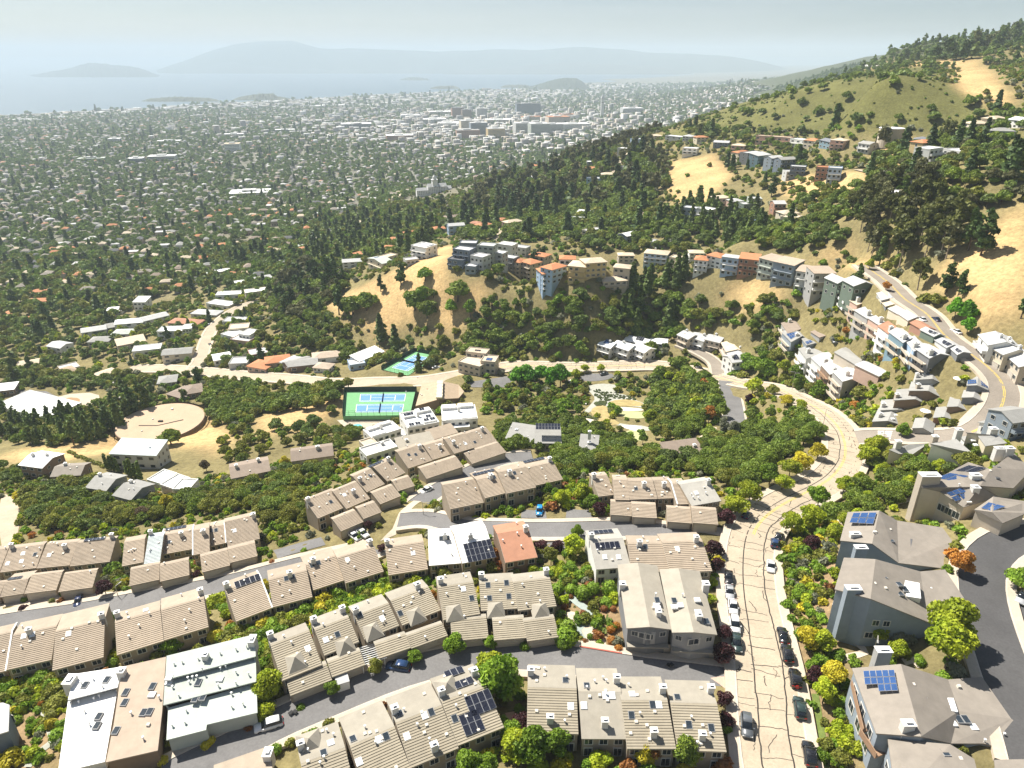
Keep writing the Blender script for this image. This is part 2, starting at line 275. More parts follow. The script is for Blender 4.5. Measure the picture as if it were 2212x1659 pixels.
# ------------------------------------------------------------------ ground sheet
def wpoly(pts, reg='F'):                 # outline on the ground in world metres
 return [tuple(hitr(reg, p)[:2]) for p in pts]
DRY, GREEN, SOIL, TOWN, SCRUB = (.50,.345,.165), (.135,.132,.045), (.36,.235,.135), (.17,.165,.13), (.20,.168,.078)
cols = np.zeros(gx.shape+(3,), np.float32); cols[:] = SCRUB
R_ = np.hypot(gx, gy)
town = np.clip((R_-600)/500, 0, 1)*(GZ < -60)
cols = cols*(1-town[..., None])+np.array(TOWN, np.float32)*town[..., None]
wd_ = np.clip((R_-1050)/250, 0, 1)*(GZ > -70)*(gx > 250); cols = cols*(1-wd_[..., None])+np.array((.075,.085,.042), np.float32)*wd_[..., None]
PATCH = [ # dry grass, green slopes and bare soil seen on the hills
 (DRY, [(700,660),(800,610),(900,560),(960,530),(985,530),(960,600),(1010,620),(1050,600),(1060,640),(1010,690),(990,720),(930,700),(870,690),(830,740),(790,700)]),
 (DRY, [(1450,350),(1540,335),(1580,380),(1540,420),(1510,450),(1450,430),(1440,380)]),
 (DRY, [(1120,490),(1160,460),(1175,470),(1165,500),(1130,510)]),
 (DRY, [(2040,560),(2212,500),(2212,700),(2120,680),(2030,620)]),
 (DRY, [(1740,540),(1800,535),(1900,570),(1900,590),(1800,570)]),
 (DRY, [(1560,620),(1640,600),(1700,650),(1650,670),(1580,650)]),
 (DRY, [(1680,385),(1800,375),(1870,370),(1890,395),(1800,430),(1690,420)]),
 (DRY, [(2040,140),(2100,130),(2140,160),(2190,225),(2150,235),(2090,200),(2060,180)]),
 (DRY, [(1840,150),(1960,132),(2080,130),(2060,145),(1900,158)]),
 (DRY, [(1500,240),(1600,200),(1700,165),(1640,205),(1540,240)]),
 (DRY, [(0,990),(60,965),(200,960),(280,925),(300,905),(430,880),(500,940),(480,985),(400,960),(330,975),(200,985),(60,1000)]),
 (DRY, [(560,900),(640,870),(730,845),(770,870),(700,900),(660,925),(600,940),(560,930)]),
 (DRY, [(2100,520),(2212,440),(2212,520)]), (DRY, [(1905,310),(1960,300),(1950,380),(1900,380)]),
 (GREEN, [(1420,300),(1480,270),(1600,222),(1720,190),(1850,150),(2040,140),(2060,190),(2140,240),(2060,290),(1900,290),(1700,290),(1520,300)]),
 (GREEN, [(2070,300),(2212,230),(2212,380),(2100,350)]),
 (SOIL, [(1700,1180),(1830,1180),(1800,1400),(1850,1655),(1780,1655),(1700,1300)]),
 (SOIL, [(1215,1280),(1330,1240),(1380,1420),(1230,1420)]), (SOIL, [(0,1480),(140,1500),(130,1655),(0,1655)])]
PR = proj(np.stack([gx.ravel(), gy.ravel(), GZ.ravel()], 1)); fx, fy = PR[0].reshape(gx.shape), PR[1].reshape(gx.shape)
near = (gy > 30) & (R_ < 1500)
for c, poly in PATCH:
 m = inpoly(fx, fy, poly) & near
 if c is not SOIL and poly[0][1] > 300: m &= (R_ < 800)
 cols[m] = c
for _ in range(1):                        # soften the borders
 for ax in (0, 1): cols = (np.roll(cols, 1, ax)+2*cols+np.roll(cols, -1, ax))/4
ny, nx = gx.shape; idx = np.arange(nx*ny).reshape(ny, nx)
a, b, c, d = idx[:-1, :-1].ravel(), idx[:-1, 1:].ravel(), idx[1:, 1:].ravel(), idx[1:, :-1].ravel()
F = np.concatenate([np.stack([a, b, c], 1), np.stack([a, c, d], 1)])
gm, t, bs = _new('ground_soil_and_grass'); N, L = t.nodes, t.links
at = N.new('ShaderNodeAttribute'); at.attribute_name = 'cover'
geo = N.new('ShaderNodeNewGeometry'); n1 = N.new('ShaderNodeTexNoise'); n1.inputs['Scale'].default_value = .035; n1.inputs['Detail'].default_value = 9; n1.inputs['Roughness'].default_value = .7
n2 = N.new('ShaderNodeTexNoise'); n2.inputs['Scale'].default_value = .6; n2.inputs['Detail'].default_value = 8; n2.inputs['Roughness'].default_value = .75
for n in (n1, n2): L.new(geo.outputs['Position'], n.inputs['Vector'])
r1 = N.new('ShaderNodeMapRange'); r1.inputs[1].default_value = .3; r1.inputs[2].default_value = .7; r1.inputs[3].default_value = .72; r1.inputs[4].default_value = 1.28; L.new(n1.outputs['Fac'], r1.inputs[0])
r2 = N.new('ShaderNodeMapRange'); r2.inputs[1].default_value = .3; r2.inputs[2].default_value = .7; r2.inputs[3].default_value = .62; r2.inputs[4].default_value = 1.38; L.new(n2.outputs['Fac'], r2.inputs[0])
mu = N.new('ShaderNodeMath'); mu.operation = 'MULTIPLY'; L.new(r1.outputs[0], mu.inputs[0]); L.new(r2.outputs[0], mu.inputs[1])
vs = N.new('ShaderNodeVectorMath'); vs.operation = 'SCALE'; L.new(at.outputs['Color'], vs.inputs[0]); L.new(mu.outputs[0], vs.inputs['Scale']); L.new(vs.outputs[0], bs.inputs['Base Color'])
bs.inputs['Roughness'].default_value = .95; bs.inputs['Specular IOR Level'].default_value = .1
bp = N.new('ShaderNodeBump'); bp.inputs['Strength'].default_value = .6; bp.inputs['Distance'].default_value = .6; L.new(n2.outputs['Fac'], bp.inputs['Height']); L.new(bp.outputs[0], bs.inputs['Normal'])
me = fastmesh('ground', np.stack([gx.ravel(), gy.ravel(), GZ.ravel()], 1), F, [gm], smooth=True)
ca = me.color_attributes.new('cover', 'FLOAT_COLOR', 'POINT'); ca.data.foreach_set('color', np.concatenate([cols.reshape(-1, 3), np.ones((nx*ny, 1), np.float32)], 1).ravel())
tag(add('ground', me), 'dry grass and scrub covered hillside falling towards the town', 'terrain', kind='structure')
# ------------------------------------------------------------------ bay, far shores
wm, t, bs = _new('bay_water'); bs.inputs['Base Color'].default_value = (.055,.10,.13,1); bs.inputs['Roughness'].default_value = .35
S = 90000
tag(add('water', mesh('water', [(-S,1500,SEA_Z),(S,1500,SEA_Z),(S,2*S,SEA_Z),(-S,2*S,SEA_Z)], [(0,1,2,3)], wm)), 'wide pale grey blue bay beyond the town', 'water', kind='structure')
def ridge(name, prof, D, depth, label, color, rough=.12, seed=1, z0=SEA_Z-4, taper=True):
 xs = np.array([p[0] for p in prof], float); ys = np.array([p[1] for p in prof], float)
 X = np.linspace(xs[0], xs[-1], 90); Y = np.interp(X, xs, ys)+np.convolve(np.random.default_rng(seed).normal(0, 1.1, 92), [.3,.4,.3], 'valid')[:90]*(1 if D > 9000 else .3)
 V = []; nr = 9; rg = np.random.default_rng(seed)
 for i, (x, y) in enumerate(zip(X, Y)):
  d = ray((x, y)); t = D/d[1]; top = CAM+d*t; e_ = min(i, 89-i)/14; hh = max(top[2]-z0, 2)*(math.sin(min(e_, 1)*1.5708)**.8 if taper else 1.)
  for k in range(nr):
   s = k/(nr-1)*2-1; prf = max(0., 1-abs(s)**1.3)
   j = 1+rough*math.sin(i*.9+k*1.7+seed)*(1-prf)+rough*.5*rg.standard_normal()*(0 if k == nr//2 else 1)
   V.append((top[0]*(1+s*depth/D), D+s*depth, z0+hh*prf*(j if k != nr//2 else 1)))
 F = [(i*nr+k, (i+1)*nr+k, (i+1)*nr+k+1, i*nr+k+1) for i in range(89) for k in range(nr-1)]
 return tag(add(name, mesh(name, V, F, mat('far_hill_'+name, color, .95, .25, .002), smooth=True)), label, 'hill', kind='structure')
ridge('far_mountain', [(330,116),(400,110),(450,100),(520,93),(570,89),(610,89),(632,87),(660,96),(690,104),(740,106),(800,105),(870,108),(930,111),(1000,110),(1080,106),(1150,108),(1200,104),(1260,101),(1330,107),(1420,114),(1500,117),(1600,118),(1720,122)], 18000, 2300, 'hazy blue mountain with a flat summit across the bay', (.05,.075,.06), seed=2)
ridge('far_headland', [(60,162),(110,155),(150,148),(190,136),(230,138),(280,143),(320,152),(345,158)], 13800, 1100, 'hazy blue headland in the bay under the fog', (.05,.07,.06), seed=5)
ridge('far_shore_hills', [(330,156),(390,150),(440,142),(500,133),(560,140),(640,143),(720,146),(800,146),(900,147),(1000,145),(1100,142),(1180,140),(1240,138),(1330,146)], 16400, 1100, 'low hazy hills along the far side of the bay', (.06,.08,.07), seed=8)
ridge('far_point', [(950,156),(985,150),(1010,153),(1060,146),(1100,146),(1160,140),(1220,134),(1300,138),(1400,142),(1500,150)], 15500, 900, 'hazy hills behind the northern shore flats', (.07,.085,.07), seed=9)
ridge('bay_island', [(862,171),(885,167),(905,167),(930,171)], 11300, 220, 'small low island in the pale bay', (.06,.08,.06), seed=4)
ridge('shore_hill', [(1125,191),(1160,183),(1185,175),(1205,170),(1225,168),(1245,169),(1262,178),(1280,190)], 8000, 400, 'dark wooded hill standing alone at the bay shore', (.035,.05,.03), seed=6, z0=-224)
for i, (pr, D, dp, lb) in enumerate([([(300,217),(320,213),(350,211),(380,209),(420,210),(455,212),(480,216)], 6000, 60, 'low wooded spit in the bay off the marina'),
  ([(500,212),(535,206),(560,203),(590,202),(600,208),(640,214)], 6200, 70, 'tree dotted marina spit beside the shore'),
  ([(925,190),(950,186),(980,185),(995,189)], 8300, 60, 'thin sandy spit beyond the racetrack shore'), ([(1080,186),(1100,183),(1130,183),(1150,186)], 8600, 60, 'sandy bar beside the dark shore hill')]):
 ridge('shore_spit', pr, D, dp, lb, (.09,.10,.07), seed=20+i, rough=.4)
# ------------------------------------------------------------------ haze: one even body of air around everything
hm = bpy.data.materials.new('haze_air'); hm.use_nodes = True; t = hm.node_tree; t.nodes.clear()
o_ = t.nodes.new('ShaderNodeOutputMaterial'); pv = t.nodes.new('ShaderNodeVolumePrincipled'); pv.inputs['Color'].default_value = (.68,.80,.90,1); pv.inputs['Density'].default_value = 0.0001; pv.inputs['Anisotropy'].default_value = 0.0
t.links.new(pv.outputs[0], o_.inputs['Volume'])
x0, x1, y0, y1, z0, z1 = -20000, 20000, -2200, 30000, SEA_Z-120, 400
HV = [(x, y, z) for z in (z0, z1) for y in (y0, y1) for x in (x0, x1)]
tag(add('haze', mesh('haze', HV, [(0,2,3,1),(4,5,7,6),(0,1,5,4),(2,6,7,3),(0,4,6,2),(1,3,7,5)], hm)), 'thin bluish summer haze over town and bay', 'haze', kind='stuff')
# ------------------------------------------------------------------ streets
def crackmat(name, rgb, var, patch, rough=.9):
 m, t, b = _new(name); N, L = t.nodes, t.links; g = N.new('ShaderNodeNewGeometry')
 z = N.new('ShaderNodeTexNoise'); z.inputs['Scale'].default_value = .12; z.inputs['Detail'].default_value = 9; z.inputs['Roughness'].default_value = .7
 z2 = N.new('ShaderNodeTexNoise'); z2.inputs['Scale'].default_value = 2.5; z2.inputs['Detail'].default_value = 5
 for n in (z, z2): L.new(g.outputs['Position'], n.inputs['Vector'])
 a = N.new('ShaderNodeMapRange'); a.inputs[1].default_value = .3; a.inputs[2].default_value = .7; a.inputs[3].default_value = 1-var; a.inputs[4].default_value = 1+var; L.new(z.outputs['Fac'], a.inputs[0])
 c = N.new('ShaderNodeMapRange'); c.inputs[1].default_value = .3; c.inputs[2].default_value = .7; c.inputs[3].default_value = 1-patch; c.inputs[4].default_value = 1+patch; L.new(z2.outputs['Fac'], c.inputs[0])
 mu = N.new('ShaderNodeMath'); mu.operation = 'MULTIPLY'; L.new(a.outputs[0], mu.inputs[0]); L.new(c.outputs[0], mu.inputs[1])
 v = N.new('ShaderNodeVectorMath'); v.operation = 'SCALE'; v.inputs[0].default_value = rgb; L.new(mu.outputs[0], v.inputs['Scale']); L.new(v.outputs[0], b.inputs['Base Color'])
 b.inputs['Roughness'].default_value = rough; b.inputs['Specular IOR Level'].default_value = .2; MATS[name] = m; return m
crackmat('concrete', (.415,.345,.255), .16, .09); crackmat('asphalt', (.165,.16,.157), .16, .10); crackmat('worn_asphalt', (.26,.225,.185), .14, .09)
crackmat('black_asphalt', (.085,.083,.083), .14, .10); crackmat('walk_concrete', (.49,.42,.33), .12, .08); crackmat('kerb_concrete', (.53,.47,.39), .10, .08)
CRK = mat('crack_sealant', (.035,.03,.026), .8, .2); YEL = mat('yellow_paint', (.62,.45,.07), .7, .25, .8); WHT = mat('white_paint', (.78,.77,.73), .7, .15, .8); REDK = mat('red_kerb_paint', (.42,.09,.06), .7, .25, .6)
def frame(P):
 T = np.gradient(P[:, :2], axis=0); T /= np.linalg.norm(T, axis=1)[:, None]+1e-9; return np.stack([-T[:, 1], T[:, 0]], 1)      # left normal
def strip(P, off0, off1, z0, z1=None):
 z1 = z0 if z1 is None else z1; Nn = frame(P); n = len(P)
 A = np.concatenate([P[:, :2]+Nn*off0, (P[:, 2]+z0)[:, None]], 1); B = np.concatenate([P[:, :2]+Nn*off1, (P[:, 2]+z1)[:, None]], 1)
 V = np.empty((2*n, 3)); V[0::2] = A; V[1::2] = B; F = [(2*i+1, 2*i, 2*i+2, 2*i+3) for i in range(n-1)]
 return V, F
def join(parts):
 V, F = [], []; o = 0
 for v, f in parts: V.append(np.asarray(v)); F += [tuple(i+o for i in q) for q in f]; o += len(v)
 return np.concatenate(V), F
RL = .16
ROADLAB = {'hill_road': 'cracked pale concrete road curving down past the townhouses', 'upper_road': 'worn grey road with a double yellow line winding up the slope', 'close_road': 'grey asphalt lane looping behind the tiled townhouses',
 'garage_road': 'grey asphalt lane in front of the long garages', 'lower_road': 'grey asphalt lane between the two lowest townhouse rows', 'court_road': 'black asphalt road beside the large grey houses', 'side_street': 'pale side street climbing between flat roofed houses',
 'cul_de_sac': 'short grey street among the pale terrace houses', 'access_road': 'short asphalt access road beside the wooded garden', 'ridge_lane': 'pale drive on the ridge between tiled villas', 'hill_lane': 'thin pale lane on the dry upper slope', 'slope_lane': 'pale lane among the hillside villas'}
for nm, r in ROADS.items():
 P = r['line']; hw = r['w']/2; cols_ = np.linspace(-hw, hw, 5)
 ro = add(nm, mesh(nm, *join([strip(P, cols_[i], cols_[i+1], RL) for i in range(4)]), MATS[r['mat']]))
 tag(ro, ROADLAB[nm], 'road', kind='structure')
 if r['walk']:
  for s in (1, -1):
   a, b = (hw, hw+.28) if s > 0 else (-hw-.28, -hw)
   k = join([strip(P, a, b, RL+.14), strip(P, hw if s > 0 else -hw, hw if s > 0 else -hw, *( (RL+.14, RL-.1) if s > 0 else (RL-.1, RL+.14)))])
   ko = add('kerb', mesh('kerb', *k, MATS['kerb_concrete']), ro)
   a, b = (hw+.285, hw+.28+r['walk']) if s > 0 else (-hw-.28-r['walk'], -hw-.285)
   add('pavement', mesh('pavement', *join([strip(P, a, b, RL+.135), strip(P, b if s > 0 else a, b if s > 0 else a, *((RL-1., RL+.135) if s > 0 else (RL+.135, RL-1.)))]), MATS['walk_concrete']), ro)
 if nm == 'hill_road': HILL = ro
 if nm == 'upper_road': UP = ro
rg = random.Random(5)
def ribbon_rel(P, st, offs, wd, z):
 Nn = frame(P); i0 = np.clip(np.asarray(st), 0, len(P)-1.001); i = i0.astype(int); t = (i0-i)[:, None]
 C = P[i]*(1-t)+P[np.minimum(i+1, len(P)-1)]*t; n = Nn[i]; xy = C[:, :2]+n*np.asarray(offs)[:, None]
 Q = np.concatenate([xy, C[:, 2:3]], 1); return strip(Q, -wd/2, wd/2, z)
# yellow centre lines
P = ROADS['hill_road']['line']; n = len(P)
dist = np.concatenate([[0], np.cumsum(np.linalg.norm(np.diff(P[:, :2], axis=0), axis=1))])
def idx_at(d): return np.interp(d, dist, np.arange(n))
ys = [ribbon_rel(P, idx_at(np.arange(75, 421, 2.)), np.full(173, .25*s), .16, RL+.01) for s in (-.8, .8)]
add('yellow_line', mesh('yellow_line', *join(ys), YEL), HILL)
Pu = ROADS['upper_road']['line']
add('yellow_line', mesh('yellow_line', *join([ribbon_rel(Pu, np.arange(9, len(Pu)-1, .7), np.full(len(np.arange(9, len(Pu)-1, .7)), .22*s), .2, RL+.01) for s in (-1, 1)]), YEL), UP)
# expansion joints and sealed cracks in the concrete slabs
cr = []
for off in (-2.6, 2.3):
 d = np.arange(5, 400, .8); w_ = np.cumsum(NR.normal(0, .07, len(d))); w_ -= np.linspace(0, w_[-1], len(d)); cr.append(ribbon_rel(P, idx_at(d), off+np.clip(w_, -.9, .9), .24, RL+.006))
d0 = 6.0
while d0 < 380:
 for (a, b) in ((-5.05, -2.6), (-2.6, 2.3), (2.3, 5.05)):
  if rg.random() < .72:
   m = int((b-a)/.5)+2; o = np.linspace(a, b, m); st = d0+rg.uniform(-.7, .7)+np.cumsum(NR.normal(0, .10, m)); cr.append(ribbon_rel(P, idx_at(st), o, rg.uniform(.08, .19), RL+.008))
  if rg.random() < .42:
   m = 8; st = d0+np.linspace(0, rg.uniform(1.5, 4), m); o = rg.uniform(a+.3, b-.3)+np.cumsum(NR.normal(0, .22, m)); cr.append(ribbon_rel(P, idx_at(st), np.clip(o, -4.9, 4.9), rg.uniform(.10, .18), RL+.010))
 d0 += rg.uniform(2.4, 4.6)
V, F = join(cr)
tag(add('sealed_cracks', mesh('sealed_cracks', V, F, CRK), HILL), kind='stuff')
# crosswalk at the junction and red kerbs
cw = []
for k in range(6):
 o = -3.4+k*1.36; cw.append(ribbon_rel(Pu, np.array([2.0, 3.2]), np.array([o, o]), .55, RL+.012))
for s in cw: add('crosswalk_bar', mesh('crosswalk_bar', *s, WHT), UP)
Pl = ROADS['lower_road']['line']
def near_idx(P, f):
 q = hit(f); return int(((P[:, :2]-q[:2])**2).sum(1).argmin())
a, b = near_idx(Pl, (1228,1422)), near_idx(Pl, (1388,1450))
if a > b: a, b = b, a
for o, z in ((ROADS['lower_road']['w']/2, 0),):
 hw = o; tag(add('red_kerb', mesh('red_kerb', *join([strip(Pl[a:b], hw-.01, hw+.27, RL+.146)]), REDK), bpy.data.objects['lower_road']))
# ------------------------------------------------------------------ flat sheets on the ground: drives, courts, paths, lawns
from mathutils.geometry import delaunay_2d_cdt
FOOT = []                                        # ground taken by buildings and paving, plants keep off
def sheet(name, W, m, lift=.2, z=None, parent=None, step=2.5, smooth_edge=0):
 W = [np.asarray(p, float)[:2] for p in W]
 if smooth_edge:
  for _ in range(smooth_edge):
   Q = []
   for i in range(len(W)): a, b = W[i], W[(i+1) % len(W)]; Q += [a*.75+b*.25, a*.25+b*.75]
   W = Q
 B = []
 for i in range(len(W)):
  a, b = W[i], W[(i+1) % len(W)]; k = max(1, int(np.linalg.norm(b-a)/step)); B += [a+(b-a)*t/k for t in range(k)]
 Wn = np.array(B); x = np.arange(Wn[:, 0].min(), Wn[:, 0].max(), step); y = np.arange(Wn[:, 1].min(), Wn[:, 1].max(), step)
 X, Y = np.meshgrid(x, y); ins = inpoly(X, Y, [tuple(p) for p in Wn]); I = np.stack([X[ins], Y[ins]], 1)
 vs = [Vector(p) for p in np.concatenate([Wn, I])] ; nb = len(Wn)
 r = delaunay_2d_cdt(vs, [(i, (i+1) % nb) for i in range(nb)], [], 1, 1e-4)
 V2 = np.array([(v.x, v.y) for v in r[0]]); zz = gz(V2[:, 0], V2[:, 1])+lift if z is None else np.full(len(V2), z)
 V = [(*p, q) for p, q in zip(V2, zz)]
 F = []
 for f in r[2]:
  p = V2[list(f)]; F.append(f if (p[1]-p[0])[0]*(p[2]-p[0])[1]-(p[1]-p[0])[1]*(p[2]-p[0])[0] > 0 else f[::-1])
 if name in ('driveway', 'turnaround', 'parking_lot', 'garden_path', 'putting_green', 'bunker', 'pavement', 'pool_deck'): FOOT.append([tuple(p) for p in Wn])
 o = add(name, mesh(name, V, F, m), parent)
 if parent is None: o['kind'] = 'structure'
 return o
def psheet(name, reg, poly, m, lift=.2, sm=0, label=None):
 o = sheet(name, wpoly(poly, reg), m, lift*.5, smooth_edge=sm)
 if label: tag(o, label, 'ground')
 return o
CON, WALK, ASP = MATS['concrete'], MATS['walk_concrete'], MATS['asphalt']
psheet('driveway', 'A1', [(0,600),(370,545),(560,520),(830,520),(830,575),(560,640),(0,735)], WALK, .22, 0, 'wide pale drive in front of the garages with the blue car')
psheet('driveway', 'A1', [(840,520),(1250,470),(1660,340),(1900,290),(1900,320),(1660,380),(1250,490),(860,575)], WALK, .22, 0, 'pale paved strip in front of the middle garages')
psheet('driveway', 'A1', [(1770,250),(2080,165),(2110,215),(1800,305)], ASP, .24, 0, 'asphalt parking bay beside the clipped hedges')
psheet('driveway', 'A2', [(380,1290),(640,1150),(900,1060),(1150,1000),(1400,900),(1460,935),(1200,1010),(900,1090),(640,1210),(420,1300)], WALK, .22, 0, 'pale paved strip in front of the lower garages')
psheet('driveway', 'A2', [(1400,900),(1600,870),(2130,900),(2150,935),(1800,920),(1500,940)], WALK, .22, 0, 'pale paved strip before the garages with hipped roofs')
psheet('driveway', 'A3', [(1070,905),(1290,915),(1300,1000),(1180,1000)], WALK, .22, 0, 'pale drive of the grey gabled house nearer the rock garden')
psheet('driveway', 'A3', [(1350,940),(1500,940),(1500,1045),(1350,1030)], WALK, .22, 0, 'pale drive of the grey gabled house nearer the road')
psheet('driveway', 'A3', [(1540,1050),(1640,1060),(1720,1060),(1740,1200),(1640,1120)], mat('pink_paving', (.5,.36,.28), .9), .21, 0, 'pinkish paved corner where the lane meets the road')
psheet('driveway', 'A7', [(690,1200),(1020,1225),(1420,1260),(1560,1270),(1560,1340),(1250,1290),(900,1260),(640,1225)], WALK, .22, 0, 'pale paved strip before the long garages')
psheet('driveway', 'A6', [(520,1240),(600,1160),(640,1060),(760,960),(860,870),(1100,790),(1360,700),(1360,740),(1100,830),(900,905),(770,990),(680,1090),(620,1200)], WALK, .19, 0, 'pale pavement round the inside of the loop lane')
psheet('driveway', 'A6', [(1440,1035),(1590,1040),(1600,1095),(1430,1090)], ASP, .23, 0, 'small asphalt bay with the bright blue car')
psheet('driveway', 'A6', [(1730,1030),(1890,1040),(1890,1105),(1720,1100)], ASP, .23, 0, 'small empty asphalt bay beside a plum tree')
psheet('driveway', 'A2', [(1960,190),(2180,190),(2180,260),(2000,260)], ASP, .23, 0, 'asphalt yard behind the dark plum trees')
psheet('driveway', 'A8', [(1650,870),(1860,760),(2000,640),(2000,480),(1950,470),(1960,620),(1850,720),(1770,800),(1630,850)], WALK, .22, 0, 'pale drives along the upper road bend')
psheet('turnaround', 'A5', [(0,715),(60,725),(120,790),(135,880),(110,1000),(60,1060),(0,1080)], CON, .2, 1, 'pale concrete turning circle at the edge of the thicket')
psheet('parking_lot', 'A4', [(2130,540),(2212,550),(2212,760),(2190,700)], MATS['black_asphalt'], .2, 0, 'corner of a marked asphalt car park')
psheet('pavement', 'A4', [(2100,370),(2060,430),(2070,560),(2140,720),(2212,890),(2212,760),(2140,600),(2110,480),(2125,390)], WALK, .3, 1, 'curved pale pavement round the car park corner')
psheet('lawn', 'A4', [(835,1180),(880,1180),(960,1659),(915,1659)], mat('verge_grass', (.13,.17,.04), .9, .3, 1.2), .2, 0, 'narrow green grass verge beside the road')
# ------------------------------------------------------------------ building kit
def boxv(x0, x1, y0, y1, z0, z1):
 V = [(x0,y0,z0),(x1,y0,z0),(x1,y1,z0),(x0,y1,z0),(x0,y0,z1),(x1,y0,z1),(x1,y1,z1),(x0,y1,z1)]
 return V, [(0,3,2,1),(4,5,6,7),(0,1,5,4),(1,2,6,5),(2,3,7,6),(3,0,4,7)]
class MB:
 def __init__(s): s.V, s.F, s.M = [], [], []
 def put(s, V, F, m=0): o = len(s.V); s.V += list(V); s.F += [tuple(i+o for i in f) for f in F]; s.M += [m]*len(F); return s
 def box(s, x0, x1, y0, y1, z0, z1, m=0): return s.put(*boxv(x0, x1, y0, y1, z0, z1), m)
 def cyl(s, x, y, z0, z1, r, n=8, m=0, r1=None):
  r1 = r if r1 is None else r1
  V = [(x+r*math.cos(6.2832*k/n), y+r*math.sin(6.2832*k/n), z0) for k in range(n)]+[(x+r1*math.cos(6.2832*k/n), y+r1*math.sin(6.2832*k/n), z1) for k in range(n)]
  return s.put(V, [(k, (k+1) % n, n+(k+1) % n, n+k) for k in range(n)]+[tuple(range(n, 2*n))], m)
 def prism(s, prof, x0, x1, m=0):
  n = len(prof); V = [(x0, y, z) for y, z in prof]+[(x1, y, z) for y, z in prof]
  return s.put(V, [(i, i+n, (i+1) % n+n, (i+1) % n) for i in range(n)][::1]+[tuple(range(n)), tuple(range(2*n-1, n-1, -1))], m)
 def me(s, name, mats):
  me = mesh(name, s.V, s.F, mats, s.M)
  bm = bmesh.new(); bm.from_mesh(me); bmesh.ops.recalc_face_normals(bm, faces=bm.faces); bm.to_mesh(me); bm.free(); return me
 def obj(s, name, mats, parent=None, **k): return add(name, s.me(name, mats), parent, **k)
def wallm(c): return mat('wall_%s' % c, WALLC[c], .85, .08, .6, .15)
WALLC = dict(tan=(.33,.27,.20), grey=(.36,.355,.34), dkgrey=(.20,.205,.21), blue=(.33,.44,.58), white=(.74,.73,.69), cream=(.62,.55,.42), ochre=(.55,.42,.22), pink=(.55,.38,.30), brown=(.24,.17,.12), slate=(.17,.20,.24),
             green=(.15,.19,.15), teal=(.18,.27,.32), sage=(.42,.45,.40), rust=(.34,.19,.13), beige=(.52,.45,.36), lgrey=(.52,.52,.50), bluegrey=(.25,.29,.33))
ROOFC = dict(tile=(.365,.298,.225), tileg=(.315,.275,.205), cap=(.375,.31,.238), capg=(.325,.295,.24), shingle=(.40,.38,.335), white=(.80,.80,.78), red=(.40,.20,.125), terra=(.46,.20,.095), grey=(.30,.295,.275), lgrey=(.46,.46,.45), green=(.44,.475,.425),
             brown=(.27,.215,.17), taupe=(.255,.225,.19), dark=(.12,.12,.125), cream=(.55,.46,.34), metal=(.50,.545,.54), tan=(.42,.32,.22), bluegrey=(.38,.42,.46), slate=(.17,.18,.20), gravel=(.43,.345,.265))
def roofm(c): return mat('roof_%s' % c, ROOFC[c], .85, .14 if c != 'white' else .05, .5, .2, objvar=.08 if c != 'white' else .02)
GLASS = mat('window_glass', (.03,.04,.05), .08, .3, .3, spec=.6); FRAMEM = mat('window_frame', (.55,.53,.48), .6, .05); DKFRAME = mat('dark_frame', (.10,.09,.08), .6, .05)
FASC = mat('fascia_paint', (.40,.36,.30), .7, .08); WHITEM = mat('white_metal', (.78,.78,.76), .45, .06, 2.); GREYM = mat('grey_metal', (.30,.30,.30), .5, .1, 2.); BLK = mat('soot_black', (.025,.025,.025), .8, .2)
SOLD = mat('solar_dark', (.015,.017,.028), .18, .15, .6, spec=.7); SOLB = mat('solar_blue', (.035,.085,.22), .2, .2, .6, spec=.7); SOLF = mat('solar_frame', (.45,.46,.48), .4, .05, metal=.6)
GARM = mat('garage_paint', (.46,.42,.36), .7, .06); CHIM = mat('chimney_stucco', (.60,.585,.55), .85, .08, 2., .1); TANCH = mat('chimney_tan', (.45,.39,.31), .85, .08, 2., .1); DOME = mat('skylight_dome', (.72,.74,.74), .25, .05, spec=.5); DECK = mat('deck_wood', (.30,.19,.12), .8, .2, 3.)
SH = {}                                          # shared meshes for repeated pieces (unit size, set to size by the object's scale)
def shared(key, fn):
 if key not in SH: SH[key] = fn()
 return SH[key]
def frame_mesh():
 b = MB(); t = .09
 b.box(0,1,-.06,.02,0,t).box(0,1,-.06,.02,1-t,1).box(0,t,-.06,.02,t,1-t).box(1-t,1,-.06,.02,t,1-t).box(.48,.52,-.05,.01,t,1-t); return b.me('window', [FRAMEM])
def pane_mesh(): return MB().box(.02,.98,-.03,.01,.02,.98).me('pane', [GLASS])
def win1_mesh():
 b = MB(); t = .08; b.box(0,1,-.08,.02,0,t).box(0,1,-.08,.02,1-t,1).box(0,t,-.08,.02,t,1-t).box(1-t,1,-.08,.02,t,1-t); b.box(t,1-t,-.04,.02,t,1-t,1); return b.me('window', [FRAMEM, GLASS])
def window(par, x, z, w_, h_, y=0, rz=0, near=True, x_=None):
 if near:
  o = add('window', shared('frame', frame_mesh), par, (x, y, z), (0, 0, rz), (w_, 1, h_)); add('pane', shared('pane', pane_mesh), o)
 else: o = add('window', shared('win1', win1_mesh), par, (x, y, z), (0, 0, rz), (w_, 1, h_))
 return o
